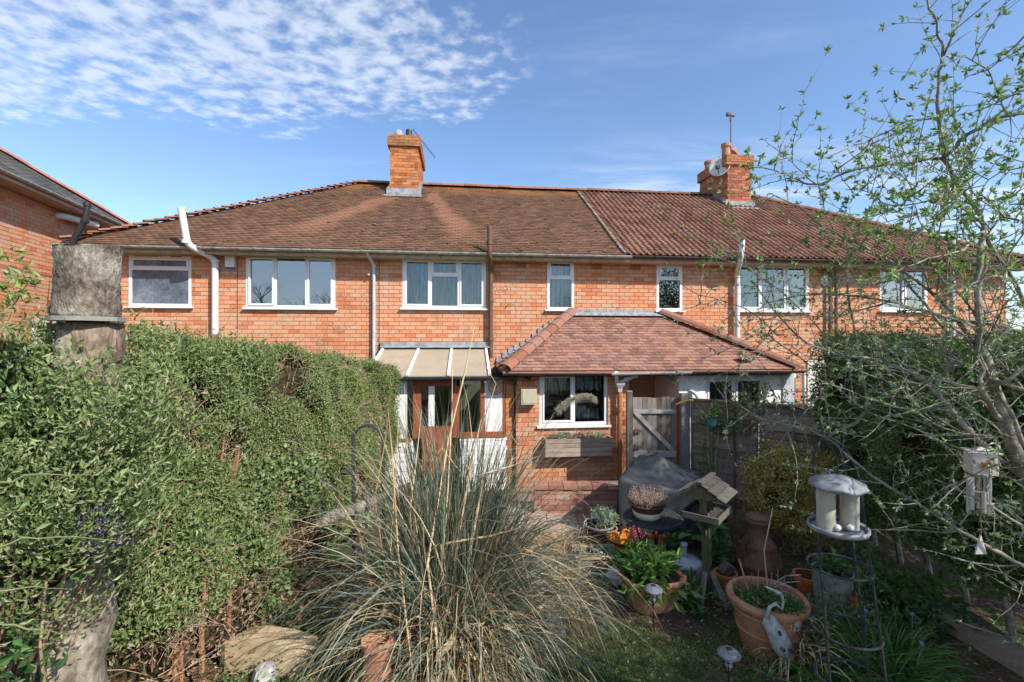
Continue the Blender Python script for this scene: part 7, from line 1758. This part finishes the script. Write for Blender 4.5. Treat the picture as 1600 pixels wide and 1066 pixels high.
# side twigs with leaf spurs
mbS = MB(); spur = []
def grow(p, d, L, r, depth):
    seg = max(3, int(L/.05)); pts = [p]; 
    for i in range(seg):
        d = (d+Vector((RT.gauss(0, .13), RT.gauss(0, .13), RT.gauss(0, .11)+.02))).normalized(); pts.append(pts[-1]+d*L/seg)
    for i, q in enumerate(pts):
        if i and RT.random() < .62: spur.append((q, d, i == len(pts)-1))
        if depth < 1 and i > 1 and RT.random() < (.30 if depth == 0 else .45): grow(q, (d+Vector((RT.gauss(0, .7), RT.gauss(0, .7), RT.gauss(0, .7)))).normalized(), L*RT.uniform(.3, .55), r*.6, depth+1)
    spur.append((pts[-1], d, True))
    mbS.tube(pts, [r*(1-.8*i/seg) for i in range(seg+1)], 5, cap=False)
for (P, R3) in paths:
    acc = 0
    for i in range(1, len(P)):
        d = (P[i]-P[i-1]); acc += d.length; X, Y = proj(P[i])
        if R3[i] < .02 and RT.random() < .50: spur.append((P[i], d.normalized(), False))
        if R3[i] < .03 and acc > RT.uniform(.012, .035) and R3[i] > .0018:
            acc = 0; s_ = Vector((RT.gauss(0, 1), RT.gauss(0, .8), RT.gauss(.1, .9))); dn = d.normalized(); s_ = (s_-dn*s_.dot(dn)).normalized()
            dense = (.85 if X < 1230 else 1.15)*(.62 if Y < 330 else 1.1)
            if R3[i] > .005 and RT.random() < (.2 if Y > 330 and X < 1600 else .03): grow(P[i], (dn*.6+s_+Vector((-.25, 0, .1))).normalized(), RT.uniform(.4, .85), .0045, -1)
            if RT.random() < dense*.8: grow(P[i], (dn*.5+s_).normalized(), RT.uniform(.08, .42), .0026, 0)
            
mbS.build('twigs', m_twig_dark, tr, kind='stuff')
PL = []; DL = []; SL_ = []; PS = []; DS = []; SS = []
for p, d, tip in spur:
    X, Y = proj(p); k = int((RT.randint(5, 8) if tip else RT.randint(3, 6))*(.95 if Y > 350 else .9)); ax = (d+Vector((RT.gauss(0, .5), RT.gauss(0, .5), RT.gauss(.15, .5)))).normalized()
    low = Y > 430
    for _ in range(k):
        dd = (ax*.7+Vector((RT.gauss(0, .6), RT.gauss(0, .6), RT.gauss(0, .6)))).normalized()
        l_ = RT.uniform(.010, .028)*(1.25 if not low else 1)
        if low and RT.random() < .55: PS.append(tuple(p)); DS.append(tuple(dd-Vector((0, 0, .5)))); SS.append(l_*.95)
        else: PL.append(tuple(p)); DL.append(tuple(dd)); SL_.append(l_)
V, F_, r = leaf_arrays(np.array(PL), np.array(DL), np.array(SL_), .36, .12, .1); MB().raw(V, F_, r).build('leaves', m_budleaf, tr, kind='stuff')
V, F_, r = leaf_arrays(np.array(PS), np.array(DS), np.array(SS), .36, .12, .1); MB().raw(V, F_, r).build('silvery_leaves', m_silver, tr, kind='stuff')

# ------------------------------------------------------------------ trees beside and behind the camera: they shade the right bed and show in the panes
def big_tree(name, label, base, h_, rad, mat, nleaf, size, bare=False, seed=1):
    R = random.Random(seed); r = root(name, label, 'tree', base); b0 = Vector(base); mb = MB(); ends = []
    def br(p, d, L, rr, dep):
        pts = [p]
        for i in range(4): d = (d+Vector((R.gauss(0, .12), R.gauss(0, .12), R.gauss(0, .08)))).normalized(); pts.append(pts[-1]+d*L/4)
        mb.tube(pts, [rr*(1-.11*i) for i in range(5)], 7 if dep < 2 else 4, cap=False)
        if dep >= (5 if bare else 3): ends.append(pts[-1]); return
        for k in range(R.randint(2, 4) if dep else 6):
            t = R.uniform(.45, 1); q = pts[min(4, int(t*4))]; s_ = Vector((R.gauss(0, 1), R.gauss(0, 1), R.gauss(.3, .5))).normalized(); br(q, (d*.8+s_*.8).normalized(), L*R.uniform(.55, .75), rr*.5, dep+1)
    br(b0, Vector((0, 0, 1)), h_*.42, h_*.022, 0); mb.build('trunk_and_branches', m_twig_dark, r)
    if not bare:
        c = b0+Vector((0, 0, h_*.58)); n = 900; d = rng.normal(size=(n, 3)); d /= np.linalg.norm(d, axis=1, keepdims=True); rr = (.35+.65*rng.random(n)**.5)*(1+.15*np.sin(d[:, 0]*5+d[:, 1]*4))
        P = np.array(c)+d*rr[:, None]*np.array([rad, rad, h_*.42]); foliage('crown', mat, r, P, nleaf, .16, size, d, .8, .2, .6)
    return r
big_tree('evergreen_tree', 'tall dark evergreen right of the garden, nearest to the viewer', (5.0, .9, 0), 5.2, 1.25, m_conifer, 26000, .036, seed=2)
big_tree('evergreen_tree', 'tall dark evergreen right of the garden beyond the hedge', (7.9, 3.4, 0), 7.6, 1.7, m_conifer, 42000, .055, seed=3)
big_tree('bare_tree', 'large bare tree standing behind the viewer', (-3.5, -7, 0), 9, 3, None, 0, 0, bare=True, seed=5)
big_tree('bare_tree', 'second bare tree further behind the viewer to the left', (-9.5, -8, 0), 8, 3, None, 0, 0, bare=True, seed=8)
